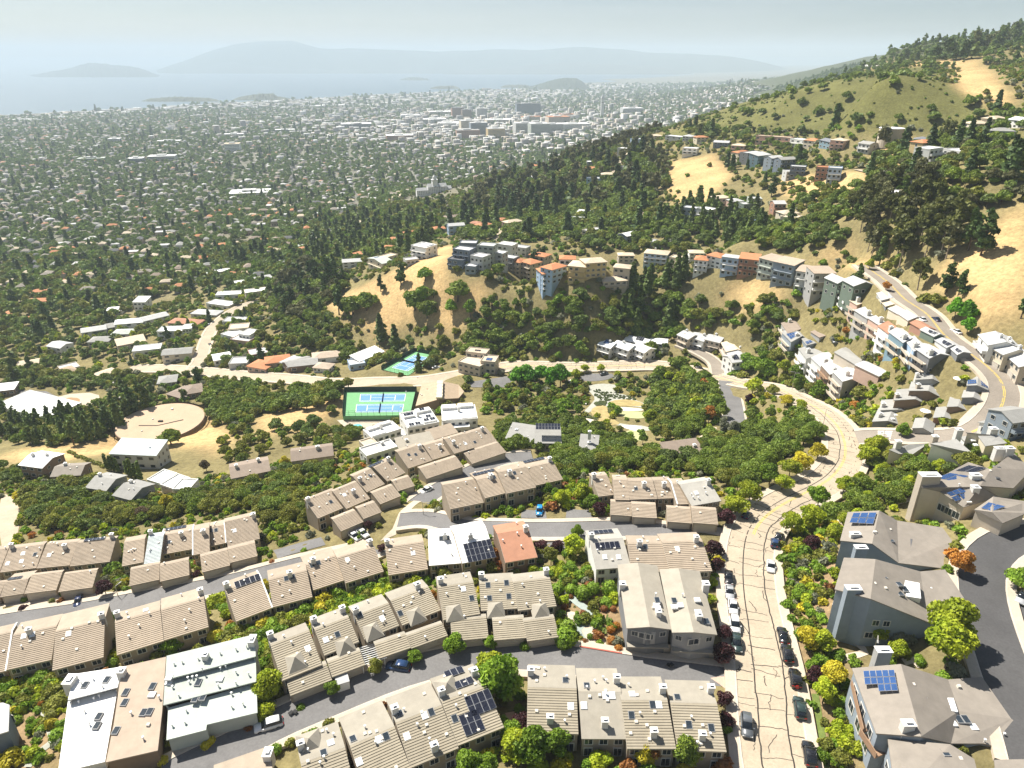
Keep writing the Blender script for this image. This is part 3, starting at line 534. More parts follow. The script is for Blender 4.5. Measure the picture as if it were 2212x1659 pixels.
def chimney(par, x, y, z, w_=1.0, d_=.8, h_=1.5, m=None, sink=2.0):
 key = ('chim', (m or CHIM).name, round(w_, 1), round(d_, 1), round(h_, 1))
 o = add('chimney', shared(key, lambda: MB().box(-w_/2, w_/2, -d_/2, d_/2, -sink, h_-.12).me('chimney', [m or CHIM])), par, (x, y, z))
 add('cap', shared(key+(1,), lambda: MB().box(-w_/2-.1, w_/2+.1, -d_/2-.1, d_/2+.1, h_-.12, h_, 0).box(-w_*.22, w_*.22, -d_*.2, d_*.2, h_, h_+.22, 1).box(-w_*.3, w_*.3, -d_*.28, d_*.28, h_+.22, h_+.28, 0).me('cap', [WHITEM, BLK])), o)
 return o
def skylight(par, x, y, z, sl, w_=.9, d_=1.2, glass=True):
 k = ('sky', glass)
 o = add('skylight', shared(k, lambda: MB().box(-.5, .5, -.5, .5, -.15, .14).me('skylight', [GREYM if glass else WHITEM])), par, (x, y, z), (sl, 0, 0), (w_, d_, 1))
 add('pane', shared(k+(1,), lambda: MB().box(-.42, .42, -.44, .44, .14, .17).me('pane', [GLASS if glass else DOME])), o)
def vent(par, x, y, z, kind=0):
 if kind == 0: add('vent_pipe', shared('vent0', lambda: MB().cyl(0, 0, -.3, .5, .11, 7).cyl(0, 0, .5, .62, .2, 7).me('vent_pipe', [WHITEM])), par, (x, y, z))
 else: add('roof_vent', shared('vent1', lambda: MB().put([(-.28,-.3,-.2),(.28,-.3,-.2),(.28,.3,-.2),(-.28,.3,-.2),(-.24,-.26,.22),(.24,-.26,.22),(.24,.2,.3),(-.24,.2,.3)], boxv(0,1,0,1,0,1)[1]).me('roof_vent', [mat('vent_pale', (.62,.58,.5), .6)])), par, (x, y, z))
def solar(par, x, y, z, sl, nx_, ny_, blue=False, pw=1.05, ph=1.7, skip=()):
 me = shared(('sol', blue), lambda: MB().box(-.5, .5, -.5, .5, -.02, .03, 1).box(-.47, .47, -.485, .485, .03, .04, 0).me('solar_panel', [SOLB if blue else SOLD, SOLF]))
 for i in range(nx_):
  for j in range(ny_):
   if (i, j) in skip: continue
   u = (j-(ny_-1)/2)*(ph+.05)
   add('solar_panel', me, par, (x+(i-(nx_-1)/2)*(pw+.04), y+u*math.cos(sl), z+u*math.sin(sl)+.22), (sl, 0, 0), (pw, ph, 1))
def pxframe(reg, FL, FR, he, zoff=0.):
 a, b = hitr(reg, FL, he), hitr(reg, FR, he)
 m = hitr(reg, ((FL[0]+FR[0])/2, (FL[1]+FR[1])/2), he); z0 = m[2]-he+zoff
 a, b = atz(fpt(reg, FL), z0+he), atz(fpt(reg, FR), z0+he)
 d = b-a; return a, math.atan2(d[1], d[0]), float(np.hypot(d[0], d[1])), z0
def loc_of(reg, p, org, ang, zabs):
 q = atz(fpt(reg, p), zabs)-org; c, s = math.cos(ang), math.sin(ang); return q[0]*c+q[1]*s, -q[0]*s+q[1]*c
class Bld: pass
def keep_off(org, ang, w_, d_, grow=.2):
 c, s = math.cos(ang), math.sin(ang)
 FOOT.append([(org[0]+x*c-y*s, org[1]+x*s+y*c) for x, y in ((-grow,-grow),(w_+grow,-grow),(w_+grow,d_+grow),(-grow,d_+grow))])
def courses(s, w0, w1, z0, pitch, step=.43, t=.10, y0=0.):
 V, F = [], []; n = max(2, int(round((s-y0)/step)))
 for k in range(n):
  a, b = y0+(s-y0)*k/n, y0+(s-y0)*(k+1)/n; za, zb = z0+pitch*a, z0+pitch*b; o = len(V)
  V += [(w0,a,za),(w1,a,za),(w1,a,za+t),(w0,a,za+t),(w1,b,zb+.01),(w0,b,zb+.01),(w1,b,zb),(w0,b,zb)]
  F += [(o,o+1,o+2,o+3),(o+3,o+2,o+4,o+5),(o+1,o+6,o+4,o+2),(o,o+3,o+5,o+7)]
 return V, F
ORD = ['first','second','third','fourth','fifth','sixth','seventh','eighth','ninth','tenth','eleventh','twelfth']
def unit(label, reg, FL, FR, R, B=None, he=4.6, pitch=.30, pb=.20, roof='tile', back=None, wall='tan', name='townhouse', cat='townhouse', group=None, ch=(), sk=(), skd=(), so=(), fl=0, gar=0, win=3, plain=False, base=5., zoff=0., nv=5, chm=None, seed=None, dorm=(), over=.45):
 org, ang, w_, z0 = pxframe(reg, FL, FR, he, zoff); rd = random.Random(seed if seed is not None else label)
 s = 6.
 for _ in range(8): s = .5*s+.5*loc_of(reg, R, org, ang, z0+he+pitch*s)[1]
 s = max(s, 1.5); hr = he+pitch*s
 if B is None: b = 1.6
 else:
  b = 2.
  for _ in range(8): b = .5*b+.5*(loc_of(reg, B, org, ang, z0+hr-pb*b)[1]-s)
  b = max(b, .8)
 root = empty(name, (org[0], org[1], z0), ang); tag(root, label, cat, group)
 T = s+b; zb = hr-pb*b; g = .02
 keep_off(org, ang, w_, T)
 # walls
 o = over; MB().prism([(o,-base),(T-.35,-base),(T-.35,zb-.16),(s,hr-.22),(o,he+pitch*o-.2)], .12, w_-.12).obj('wall', [wallm(wall)], root)
 rm, bm_ = roofm(roof), roofm(back or {'tile':'cap','tileg':'capg'}.get(roof, roof))
 f = MB().prism([(-.05,he-.2),(s,hr-.2),(s,hr-.003),(-.05,he-.003)], 0, w_)
 fro = f.obj('roof', [FASC], root)
 if plain: MB().put([(g,-.05,he),(w_-g,-.05,he),(w_-g,s,hr),(g,s,hr)], [(0,1,2,3)]).obj('roof_sheet', [rm], fro)
 else:
  V, F = courses(s, g, w_-g, he, pitch, y0=-.05); tag(add('tile_courses', mesh('tile_courses', V, F, rm), fro), kind='stuff')
 MB().prism([(s+.01,hr-.2),(T,zb-.2),(T,zb),(s+.01,hr+.02)], 0, w_).obj('back_roof', [bm_], root)
 if fl:                                        # pale flashing along the party wall
  x = w_ if fl > 0 else 0
  MB().prism([(-.1,he-.1),(s,hr-.1),(T,zb-.1),(T,zb+.17),(s,hr+.22),(-.1,he+.2)], x-.14, x+.14).obj('flashing', [WHITEM], root)
 def rz(y): return he+pitch*y if y < s else hr-pb*(y-s)
 def onroof(p, dz=0.):
  y = s*.5
  for _ in range(8): x, y2 = loc_of(reg, p, org, ang, z0+rz(y)+dz); y = .5*y+.5*y2
  return min(max(x, .5), w_-.5), y, rz(y), (math.atan(pitch) if y < s else -math.atan(pb))
 for p in ch: x, y, z, _ = onroof(p, 1.5); chimney(root, x, y, z, m=chm)
 for p in sk: x, y, z, a = onroof(p); skylight(root, x, y, z, a, 1., 1.3)
 for p in skd: x, y, z, a = onroof(p); skylight(root, x, y, z, a, 1., 1.2, False)
 for q in so:
  x, y, z, a = onroof(q[0]); solar(root, x, y, z, a, q[1], q[2], *q[3:])
 for p in dorm:                                # small hipped roof standing on the slope
  x, y, z, a = onroof(p, 1.); x = min(max(x, 1.8), w_-1.2); r = 1.75
  MB().put([(x-r,y-r,z-.4),(x+r,y-r,z-.4),(x+r,y+r*1.2,z+.3),(x-r,y+r*1.2,z+.3),(x,y-.1,z+1.5)], [(0,1,4),(1,2,4),(2,3,4),(3,0,4)]).obj('dormer', [bm_], root)
 for k in range(nv):
  x, y = rd.uniform(.8, max(.9, w_-.8)), rd.uniform(.8, T-.6); vent(root, x, y, rz(y), 0 if rd.random() < .45 else 1)
 if gar:
  ng = gar; gw = (w_-.8)/ng-.35
  gme = shared('garage', lambda: (lambda m_: m_.me('garage_door', [GARM, FASC]))(_garage()))
  for k in range(ng): add('garage_door', gme, root, (.55+k*(gw+.35), o-.07, -.12), None, (gw, 1, 1))
  MB().box(.3, w_-.3, o-.02, o+.04, -.6, -.14).obj('threshold', [WALK], root)
 elif win:
  step = w_/win
  for k in range(win):
   ww = min(step*.62, 2.4); top = he+pitch*o-.55
   window(root, step*k+(step-ww)/2, top-1.45, ww, 1.3, y=o-.02)
   if base > 3 and he > 3.6 and k % 2 == 0: window(root, step*k+(step-ww)/2, top-4.1, ww, 2., y=o-.02)
 return root
def _garage():
 b = MB()
 for k in range(4): b.box(0, 1, -.03 if k % 2 else -.045, .05, k*.56+.01, k*.56+.545)
 b.box(-.04, 0, -.09, .06, 0, 2.35, 1).box(1, 1.04, -.09, .06, 0, 2.35, 1).box(-.04, 1.04, -.09, .06, 2.25, 2.37, 1); return b
def house(label, reg, FL, FR, d=9., he=5.5, roof='gable', ax='x', rise=1.6, wall='cream', rc='brown', name='house', cat='house', group=None, st=2, over=.5, base=4., win=4, side=2, zoff=0., near=False, balc=0, ch=0, par=.5, nv=0, so=None, so_blue=True, arc=False, doors=0, seed=None, B=None):
 org, ang, w_, z0 = pxframe(reg, FL, FR, he, zoff); root = empty(name, (org[0], org[1], z0), ang); tag(root, label, cat, group); rd = random.Random(seed if seed is not None else label)
 if B: d = max(3., loc_of(reg, B, org, ang, z0+he)[1])
 keep_off(org, ang, w_, d); W, Rm = wallm(wall), roofm(rc); t = .18; h = he
 wb = MB()
 if roof == 'flat':
  wb.box(0, w_, 0, d, -base, h-.02).obj('wall', [W], root)
  pb_ = MB(); p = .22; pb_.box(-.06,w_+.06,-.06,p,h-.25,h+par).box(-.06,w_+.06,d-p,d+.06,h-.25,h+par).box(-.06,p,p,d-p,h-.25,h+par).box(w_-p,w_+.06,p,d-p,h-.25,h+par); pb_.obj('parapet', [W], root)
  ro = MB().box(p, w_-p, p, d-p, h-.02, h+.06).obj('roof', [Rm], root); rzf = lambda x, y: h+.06
 elif roof == 'gable' and ax == 'x':
  wb.prism([(0,-base),(d,-base),(d,h-.12),(d/2,h+rise-.16),(0,h-.12)], 0, w_).obj('wall', [W], root)
  sl = rise/(d/2); ro = MB().prism([(-over,h-over*sl-t),(d/2,h+rise-t),(d+over,h-over*sl-t),(d+over,h-over*sl),(d/2,h+rise),(-over,h-over*sl)], -over*.6, w_+over*.6).obj('roof', [Rm], root); rzf = lambda x, y: h+rise*(1-abs(y-d/2)/(d/2))
 elif roof == 'gable':
  wb.prism([(0,-base),(w_,-base),(w_,h-.12),(w_/2,h+rise-.16),(0,h-.12)], 0, d)
  wb.V = [(y, x, z) for x, y, z in wb.V]; wb.obj('wall', [W], root); sl = rise/(w_/2)
  rb = MB().prism([(-over,h-over*sl-t),(w_/2,h+rise-t),(w_+over,h-over*sl-t),(w_+over,h-over*sl),(w_/2,h+rise),(-over,h-over*sl)], -over, d+over*.6); rb.V = [(y, x, z) for x, y, z in rb.V]; ro = rb.obj('roof', [Rm], root)
  rzf = lambda x, y: h+rise*(1-abs(x-w_/2)/(w_/2))
 elif roof == 'hip':
  wb.box(0, w_, 0, d, -base, h-.1).obj('wall', [W], root); q = min(w_, d)/2; e = over
  if w_ >= d: a, b = (q, d/2, h+rise), (w_-q, d/2, h+rise)
  else: a, b = (w_/2, q, h+rise), (w_/2, d-q, h+rise)
  V = [(-e,-e,h-.1),(w_+e,-e,h-.1),(w_+e,d+e,h-.1),(-e,d+e,h-.1),a,b,(-e,-e,h-.3),(w_+e,-e,h-.3),(w_+e,d+e,h-.3),(-e,d+e,h-.3)]
  F = [(0,1,5,4),(2,3,4,5),(1,2,5),(3,0,4)] if w_ >= d else [(0,1,4),(1,2,5,4),(2,3,5),(3,0,4,5)]
  ro = MB().put(V, F+[(0,6,7,1),(1,7,8,2),(2,8,9,3),(3,9,6,0),(9,8,7,6)]).obj('roof', [Rm], root); rzf = lambda x, y: h+rise*min(1, min(x, y, w_-x, d-y)/q)
 else:                                         # one slope, high at the back ('shed') or at the front ('shedf')
  z_a, z_b = (h, h+rise) if roof == 'shed' else (h+rise, h)
  wb.prism([(0,-base),(d,-base),(d,z_b-.12),(0,z_a-.12)], 0, w_).obj('wall', [W], root); k = (z_b-z_a)/d
  ro = MB().prism([(-over,z_a-over*k-t),(d+over,z_b+over*k-t),(d+over,z_b+over*k),(-over,z_a-over*k)], -over*.6, w_+over*.6).obj('roof', [Rm], root); rzf = lambda x, y: z_a+k*y
 hs = (h-.3)/max(st, 1)
 for f in range(st):
  zb = f*hs+hs*.32; hh = min(hs*.48, 1.6)
  if win:
   stp = w_/win
   for k in range(win):
    if rd.random() < .08: continue
    ww = min(stp*rd.choice((.5,.62,.7)), 3.); window(root, stp*k+(stp-ww)/2, zb, ww, hh, y=-.01, near=near)
  for k in range(side):
   stp = d/max(side, 1); ww = min(stp*.42, 1.5)
   window(root, -.01, zb, ww, hh, y=stp*k+(stp+ww)/2, rz=-math.pi/2, near=near); window(root, w_+.01, zb, ww, hh, y=stp*k+(stp-ww)/2, rz=math.pi/2, near=near)
  if balc and f >= 1-(st == 1):
   for k in range(balc):
    stp = w_/balc; b = MB(); x0, x1 = stp*k+.15, stp*(k+1)-.15; z = f*hs+.05
    b.box(x0, x1, -1.5, -.02, z-.18, z); b.box(x0, x1, -1.5, -1.42, z+.85, z+.95)
    b.box(x0, x0+.07, -1.45, -.03, z, z+.92).box(x1-.07, x1, -1.45, -.03, z, z+.92)
    nb = max(3, int((x1-x0)/.5))
    for i in range(nb+1): xx = x0+.05+(x1-x0-.12)*i/nb; b.box(xx, xx+.05, -1.48, -1.43, z, z+.86)
    b.obj('balcony', [wallm('white') if wall in ('white','blue','grey','lgrey') else W], root)
 for k in range(doors):
  stp = w_/doors; gw = min(stp*.7, 4.8); gme = shared('garage', lambda: _garage().me('garage_door', [GARM, FASC])); add('garage_door', gme, root, (stp*k+(stp-gw)/2, -.05, .02), None, (gw, 1, 1))
 for k in range(ch): x, y = w_*rd.uniform(.15, .85), d*rd.uniform(.35, .75); chimney(root, x, y, rzf(x, y), 1., .9, 1.2)
 for k in range(nv): x, y = w_*rd.uniform(.1, .9), d*rd.uniform(.1, .9); vent(root, x, y, rzf(x, y), rd.randint(0, 1))
 if so:
  x, y, i, j = so; sl = {'shed': math.atan(rise/d), 'gable': math.atan(rise/(d/2)) if ax == 'x' else 0}.get(roof, 0); solar(root, x*w_, y*d, rzf(x*w_, y*d), sl, i, j, so_blue)
 root['dims'] = (w_, d, h); return root
def facets(label, reg, g, verts, faces, loop, wall='grey', rc='taupe', name='house', cat='house', group=None, base=4., t=.22, trims=(), inner=()):
 z0 = hitr(reg, g)[2]; W = [atz(fpt(reg, v[:2]), z0+v[2]) for v in verts]; c = np.mean(W, 0)
 root = empty(name, (c[0], c[1], z0), 0); tag(root, label, cat, group); Lc = [(p[0]-c[0], p[1]-c[1], p[2]-z0) for p in W]
 FOOT.append([(W[i][0], W[i][1]) for i in loop])
 for k, f in enumerate(faces):
  fc = f[0] if isinstance(f[0], str) else rc; ids = f[1:] if isinstance(f[0], str) else f
  top = [Lc[i] for i in ids]; n = len(top); V = top+[(x, y, z-t) for x, y, z in top]
  MB().put(V, [tuple(range(n)), tuple(range(2*n-1, n-1, -1))]+[(i, (i+1) % n, n+(i+1) % n, n+i) for i in range(n)]).obj('roof', [roofm(fc)], root)
 cx, cy = np.mean([Lc[i][0] for i in loop]), np.mean([Lc[i][1] for i in loop]); lp = []
 for i in loop:
  x, y, z = Lc[i]; d = math.hypot(x-cx, y-cy); k = max(0., 1-.35/max(d, .4)); lp.append((cx+(x-cx)*k, cy+(y-cy)*k, z-t-.03))
 n = len(lp); V = lp+[(x, y, -base) for x, y, z in lp]
 MB().put(V, [(i, (i+1) % n, n+(i+1) % n, n+i) for i in range(n)]).obj('wall', [wallm(wall)], root)
 root['lp'] = 0; root_pts = (root, lp, Lc, z0, c); return root_pts
def facet_windows(rp, edge, xs, z, w_, h_, near=True):
 root, lp = rp[0], rp[1]; a, b = np.array(lp[edge]), np.array(lp[(edge+1) % len(lp)]); d = b-a; Ln = math.hypot(d[0], d[1])
 mid = (a+b)/2; n = np.array([d[1], -d[0]])/Ln
 if n@np.array([mid[0], mid[1]]) < 0: a, b = b, a; d = -d
 ang = math.atan2(d[1], d[0])
 n = np.array([math.sin(ang), -math.cos(ang)])
 for x in xs:
  p = a+d*x; window(root, p[0]+n[0]*.02-math.cos(ang)*w_/2, z, w_, h_, y=p[1]+n[1]*.02-math.sin(ang)*w_/2, rz=ang, near=near)
def facet_items(rp, reg, items, rc=None):
 root, lp, Lc, z0, c = rp
 for it in items:
  q = atz(fpt(reg, it[1:3]), z0+it[3]); x, y, z = q[0]-c[0], q[1]-c[1], it[3]
  if it[0] == 'ch': chimney(root, x, y, z, *(it[4] if len(it) > 4 else (1.5, 1.1, 1.6)))
  elif it[0] == 'sk': skylight(root, x, y, z, it[4] if len(it) > 4 else 0., 1., 1.5)
  elif it[0] == 'skd': skylight(root, x, y, z, it[4] if len(it) > 4 else 0., 1.1, 1.1, False)
  elif it[0] == 'v': vent(root, x, y, z, 1)
  elif it[0] == 'p': vent(root, x, y, z, 0)
def solar_quad(rp, reg, q, nx_, ny_, blue=True, skip=()):
 root, lp, Lc, z0, c = rp; C = [atz(fpt(reg, p[:2]), z0+p[2])-np.array([c[0], c[1], z0]) for p in q]; M = [SOLB if blue else SOLD, SOLF]
 up = np.array([0, 0, .16])
 def bl(u, v): return C[0]*(1-u)*(1-v)+C[1]*u*(1-v)+C[2]*u*v+C[3]*(1-u)*v+up
 for i in range(nx_):
  for j in range(ny_):
   if (i, j) in skip: continue
   g = .03; P4 = [bl((i+a)/nx_, (j+b)/ny_) for a, b in ((g, g),(1-g, g),(1-g, 1-g),(g, 1-g))]; m = sum(P4)/4
   I4 = [m+(p-m)*.93+np.array([0, 0, .012]) for p in P4]; D4 = [p-np.array([0, 0, .07]) for p in P4]
   b = MB(); b.put(P4+D4, [(0,1,2,3),(7,6,5,4),(0,4,5,1),(1,5,6,2),(2,6,7,3),(3,7,4,0)], 1); b.put(I4, [(0,1,2,3)], 0)
   me = mesh('solar_panel', b.V, b.F, M, b.M); add('solar_panel', me, root)
def gable3(label, reg, Lp, A, R, B, h=(5.5,7.,5.), rc='grey', wall='grey', name='house', cat='house', group=None, base=4., g=None, win=(), items=(), deep=None, balc=0, near=True):
 mp_ = hitr(reg, Lp, h[0]); z0 = mp_[2]-h[0] if g is None else hitr(reg, g)[2]
 W = [atz(fpt(reg, p), z0+q) for p, q in zip((Lp, A, R), h)]; dv = atz(fpt(reg, B), z0+h[0])-W[0]; dv[2] = 0
 dv = dv*1.3
 W += [p+dv for p in W]; c = np.mean(W, 0); root = empty(name, (c[0], c[1], z0), 0); tag(root, label, cat, group)
 Lc = [np.array((p[0]-c[0], p[1]-c[1], p[2]-z0)) for p in W]; t = .22; ex = .35*dv/np.linalg.norm(dv)
 FOOT.append([(W[i][0], W[i][1]) for i in (0, 2, 5, 3)])
 for ids in ((0, 1, 4, 3), (1, 2, 5, 4)):
  top = [Lc[i]+(-ex if i < 3 else ex) for i in ids]; V = top+[p-np.array((0, 0, t)) for p in top]
  MB().put([tuple(p) for p in V], [(0,1,2,3),(7,6,5,4),(0,4,5,1),(1,5,6,2),(2,6,7,3),(3,7,4,0)]).obj('roof', [roofm(rc)], root)
 a_in = (Lc[2]-Lc[0]); a_in = a_in/np.linalg.norm(a_in)*.3; lp = [Lc[0]+a_in, Lc[1], Lc[2]-a_in, Lc[5]-a_in, Lc[4], Lc[3]+a_in]; lp = [(p[0], p[1], p[2]-t-.02) for p in lp]
 n = 6; MB().put(lp+[(x, y, -base) for x, y, z in lp], [(i, (i+1) % n, n+(i+1) % n, n+i) for i in range(n)]).obj('wall', [wallm(wall)], root)
 rp = (root, lp, Lc, z0, c)
 for e, xs, z, ww, hh in win: facet_windows(rp, e, xs, z, ww, hh, near)
 facet_items(rp, reg, items)
 if balc:                                       # decks stacked on the downhill (left) side
  a, b = np.array(lp[5]), np.array(lp[0]); d = b-a; nrm = np.array([d[1], -d[0], 0]); nrm = nrm/np.linalg.norm(nrm[:2])
  if nrm[0] > 0: nrm = -nrm
  for f in range(balc):
   z = h[0]-2.9*(f+1)
   for (q, hh, th) in ((0, 0, .2), (1.5, .9, .1)):
    pass
   p0, p1 = a*.92+b*.08, b*.92+a*.08; o0, o1 = p0+nrm*1.6, p1+nrm*1.6; zz = lambda p, k: (p[0], p[1], k)
   m_ = MB(); Q = [p0, p1, o1, o0]; m_.put([zz(p, z) for p in Q]+[zz(p, z+.2) for p in Q], boxv(0,1,0,1,0,1)[1])
   o2, o3 = o0-nrm*.1, o1-nrm*.1; Q = [o2, o3, o1, o0]; m_.put([zz(p, z+.2) for p in Q]+[zz(p, z+1.1) for p in Q], boxv(0,1,0,1,0,1)[1])
   m_.obj('balcony', [wallm('white' if wall in ('white','lgrey') else 'beige') if wall != 'brown' else DECK], root)
 return rp
# ------------------------------------------------------------------ the tiled townhouse rows
def row(desc, reg, units, **kw):
 n = len(units)
 for i, u in enumerate(units):
  k = dict(kw); k.update(u[4] if len(u) > 4 else {}); nm = k.get('name', 'townhouse'); look = k.pop('look', 'tan tiled'); what = k.pop('what', nm.replace('_', ' '))
  lb = '%s %s, %s from the left in %s' % (look, what, ORD[i], desc) if n > 1 else '%s %s in %s' % (look, what, desc)
  unit(lb, reg, u[0], u[1], u[2], u[3], **k)
G = dict(name='garage', cat='garage', he=2.75, pitch=.26, win=0, gar=1, base=2.0, nv=1)
row('the navy car row', 'A1', [
 ((-215,420),(-4,393),(-190,262),(-170,240)),
 ((0,392),(237,362),(30,238),(75,215), dict(ch=[(70,205)], skd=[(150,270),(140,320),(50,335)], sk=[(228,275)])),
 ((238,366),(452,345),(262,212),(300,192), dict(ch=[(415,210)], skd=[(320,280)])),
 ((452,352),(712,322),(480,200),(540,178), dict(ch=[(720,140)], so=[((615,178),5,1)]))], he=4.4)
row('the navy car row', 'A1', [
 ((-190,575),(-5,552),(-180,475),(-170,465)),
 ((0,552),(155,528),(15,455),(40,405), dict(so=[((100,430),3,1)], pb=.3)), ((157,530),(365,505),(195,408),(205,398)), ((378,518),(600,488),(410,400),(425,390))], group='garages by the navy car', **G)
row('the row under the oaks', 'A1', [
 ((790,352),(930,325),(800,195),(805,168)),
 ((932,338),(1037,322),(935,165),(940,145), dict(roof='metal', look='pale grey roofed', ch=[(960,120)], nv=3)),
 ((1040,278),(1248,240),(1040,150),(1060,110), dict(ch=[(1172,130)], sk=[(1095,195)], so=[((1140,105),5,1)], fl=-1)),
 ((1250,280),(1360,258),(1252,118),(1255,85), dict(ch=[(1315,115)], fl=-1, nv=2)),
 ((1362,222),(1465,200),(1365,98),(1370,65), dict(sk=[(1358,125),(1400,118)], fl=1)),
 ((1475,222),(1685,172),(1455,62),(1460,40), dict(ch=[(1640,8)], skd=[(1520,122)]))], he=4.2)
row('the pair before the grey roofed townhouse', 'A1', [((838,480),(1033,438),(838,372),(840,360)), ((1037,452),(1228,408),(1040,345),(1045,330))], **G)
row('the pair beside the round topiary', 'A1', [((1310,392),(1492,345),(1300,285),(1300,272)), ((1490,330),(1668,285),(1480,238),(1480,222))], **G)
row('the left edge row', 'A1', [
 ((-330,1120),(38,1030),(-260,850),(-210,790), dict(fl=1)),
 ((40,1025),(335,958),(68,800),(120,718), dict(ch=[(182,755)], skd=[(155,805),(210,795)])),
 ((338,1028),(672,940),(385,765),(430,655), dict(ch=[(675,650)], skd=[(445,790)]))], he=3.9, base=7)
row('the row below the lane', 'A1', [
 ((757,928),(1062,835),(738,715),(742,655), dict(ch=[(738,650)], skd=[(945,635)])),
 ((1064,832),(1352,745),(1045,632),(1045,560), dict(ch=[(1318,490)])),
 ((1530,710),(1765,620),(1437,510),(1430,462), dict(ch=[(1440,465)], so=[((1605,450),5,1)], fl=1)),
 ((1768,618),(2025,550),(1708,445),(1690,388), dict(ch=[(1875,385)], sk=[(1855,432),(1898,420)]))], he=3.9, base=7)
row('the row beside the white roofs', 'A2', [
 ((515,508),(725,440),(438,350),(395,298), dict(ch=[(515,298)], sk=[(510,345),(552,330)])),
 ((728,462),(975,385),(690,290),(655,240), dict(ch=[(885,180)], skd=[(740,310)])),
 ((1005,410),(1262,370),(998,225),(990,175), dict(ch=[(995,180)], skd=[(1165,268)]))], he=3.9, base=7)
row('the terrace of differing roofs', 'A2', [
 ((1268,347),(1480,330),(1222,175),(1207,118), dict(roof='white', plain=True, look='bright white roofed', ch=[(1370,140)], sk=[(1347,172),(1388,168)], nv=3)),
 ((1483,332),(1700,288),(1440,135),(1440,85), dict(roof='white', plain=True, look='white roofed solar panelled', ch=[(1535,140)], skd=[(1525,172),(1566,168)], so=[((1595,255),6,3)], nv=2)),
 ((1762,328),(1972,292),(1690,145),(1660,90), dict(roof='red', plain=True, look='rust red roofed', ch=[(1895,90)], nv=4, wall='brown'))], he=3.9, base=7)
row('the terrace by the road', 'A3', [
 ((840,372),(1065,355),(785,185),(750,120), dict(roof='shingle', plain=True, look='pale shingled', ch=[(780,140)], so=[((912,220),5,1),((870,130),5,1)], skd=[(895,293),(985,293)], wall='white')),
 ((1068,385),(1318,388),(1030,200),(1020,150), dict(ch=[(1122,185)], sk=[(1115,225),(1158,225)])),
 ((1320,395),(1592,382),(1275,195),(1230,140), dict(ch=[(1490,155)], skd=[(1365,238)]))], he=4.0, base=6)
row('the row above the long garages', 'A7', [
 ((640,1058),(745,1045),(612,925),(598,905), dict(ch=[(608,908)])),
 ((745,1078),(840,1080),(722,945),(708,915)),
 ((842,1078),(1022,1072),(805,955),(800,938), dict(ch=[(935,965)], sk=[(880,1005)])),
 ((1025,1072),(1140,1068),(1000,950),(965,932), dict(ch=[(1065,965)])),
 ((1150,1108),(1240,1105),(1120,970),(1112,940), dict(fl=-1)),
 ((1242,1118),(1435,1085),(1200,975),(1190,952), dict(roof='shingle', plain=True, look='pale shingled', ch=[(1352,945)], skd=[(1272,1035)]))], he=4.4)
row('the long garage row by the plum tree', 'A7', [((715,1175),(855,1185),(700,1085),(705,1073)), ((858,1190),(1018,1198),(850,1100),(850,1088)), ((1085,1220),(1245,1232),(1085,1125),(1085,1113)), ((1250,1228),(1415,1240),(1240,1130),(1240,1118))], **G)
row('the uppermost tiled row', 'A6', [
 ((702,768),(858,715),(620,662),(640,640), dict(ch=[(775,615)], sk=[(705,680),(750,678)])), ((860,712),(1000,670),(812,615),(830,595), dict(ch=[(905,612)], fl=1)), ((1000,672),(1130,632),(950,572),(970,555), dict(ch=[(995,588)], skd=[(1072,608)])), ((1132,635),(1275,588),(1085,538),(1100,520), dict(ch=[(1180,500)], sk=[(1133,598)]))], he=4.4)
row('the uppermost tiled row', 'A6', [((820,835),(1060,755),(775,765),(790,748)), ((1115,738),(1338,662),(1045,675),(1060,660))], **dict(G, gar=2, look='tan tiled double'))
row('the staggered loop row', 'A6', [
 ((115,1092),(300,1015),(15,980),(40,960), dict(ch=[(30,965)], sk=[(200,985)])), ((300,1030),(455,962),(235,905),(260,885), dict(ch=[(345,905)], skd=[(288,940)])),
 ((432,922),(550,868),(370,805),(290,822), dict(ch=[(388,825)], sk=[(455,815)])), ((565,852),(683,795),(490,755),(410,765), dict(ch=[(572,695)], so=[((490,740),5,1)]))], he=4.4)
row('the staggered loop row', 'A6', [((265,1175),(412,1113),(200,1100),(215,1080)), ((412,1095),(530,1050),(330,1040),(345,1020)), ((520,1000),(655,945),(455,930),(470,912)), ((635,915),(745,880),(560,862),(575,845))], **G)
row('the island row inside the loop lane', 'A6', [
 ((975,1032),(1192,988),(915,875),(912,858)), ((1200,960),(1340,925),(1140,840),(1095,798), dict(ch=[(1238,805)], sk=[(1228,828),(1258,825)], so=[((1190,795),6,1)])),
 ((1340,930),(1530,890),(1290,790),(1262,762), dict(ch=[(1358,780)], sk=[(1352,800),(1390,798)])), ((1520,880),(1705,838),(1475,760),(1415,728), dict(ch=[(1618,695)], so=[((1515,715),6,1)]))], he=4.6)
T4 = dict(roof='tileg', he=4.0, pitch=.27)
row('the dormered row', 'A2', [
 ((315,1095),(575,990),(240,860),(225,805), dict(ch=[(222,785)], dorm=[(400,950)], skd=[(483,885)])), ((590,930),(815,840),(515,765),(480,700), dict(ch=[(495,690),(735,600)], dorm=[(720,850)], skd=[(600,830)], sk=[(675,795)])),
 ((850,825),(1075,735),(765,680),(740,612), dict(ch=[(738,640)], dorm=[(900,750)], skd=[(965,690)], sk=[(820,665)])), ((1095,735),(1345,635),(1000,580),(940,540), dict(ch=[(1192,460)], dorm=[(1180,650)], sk=[(1082,658)]))], **T4)
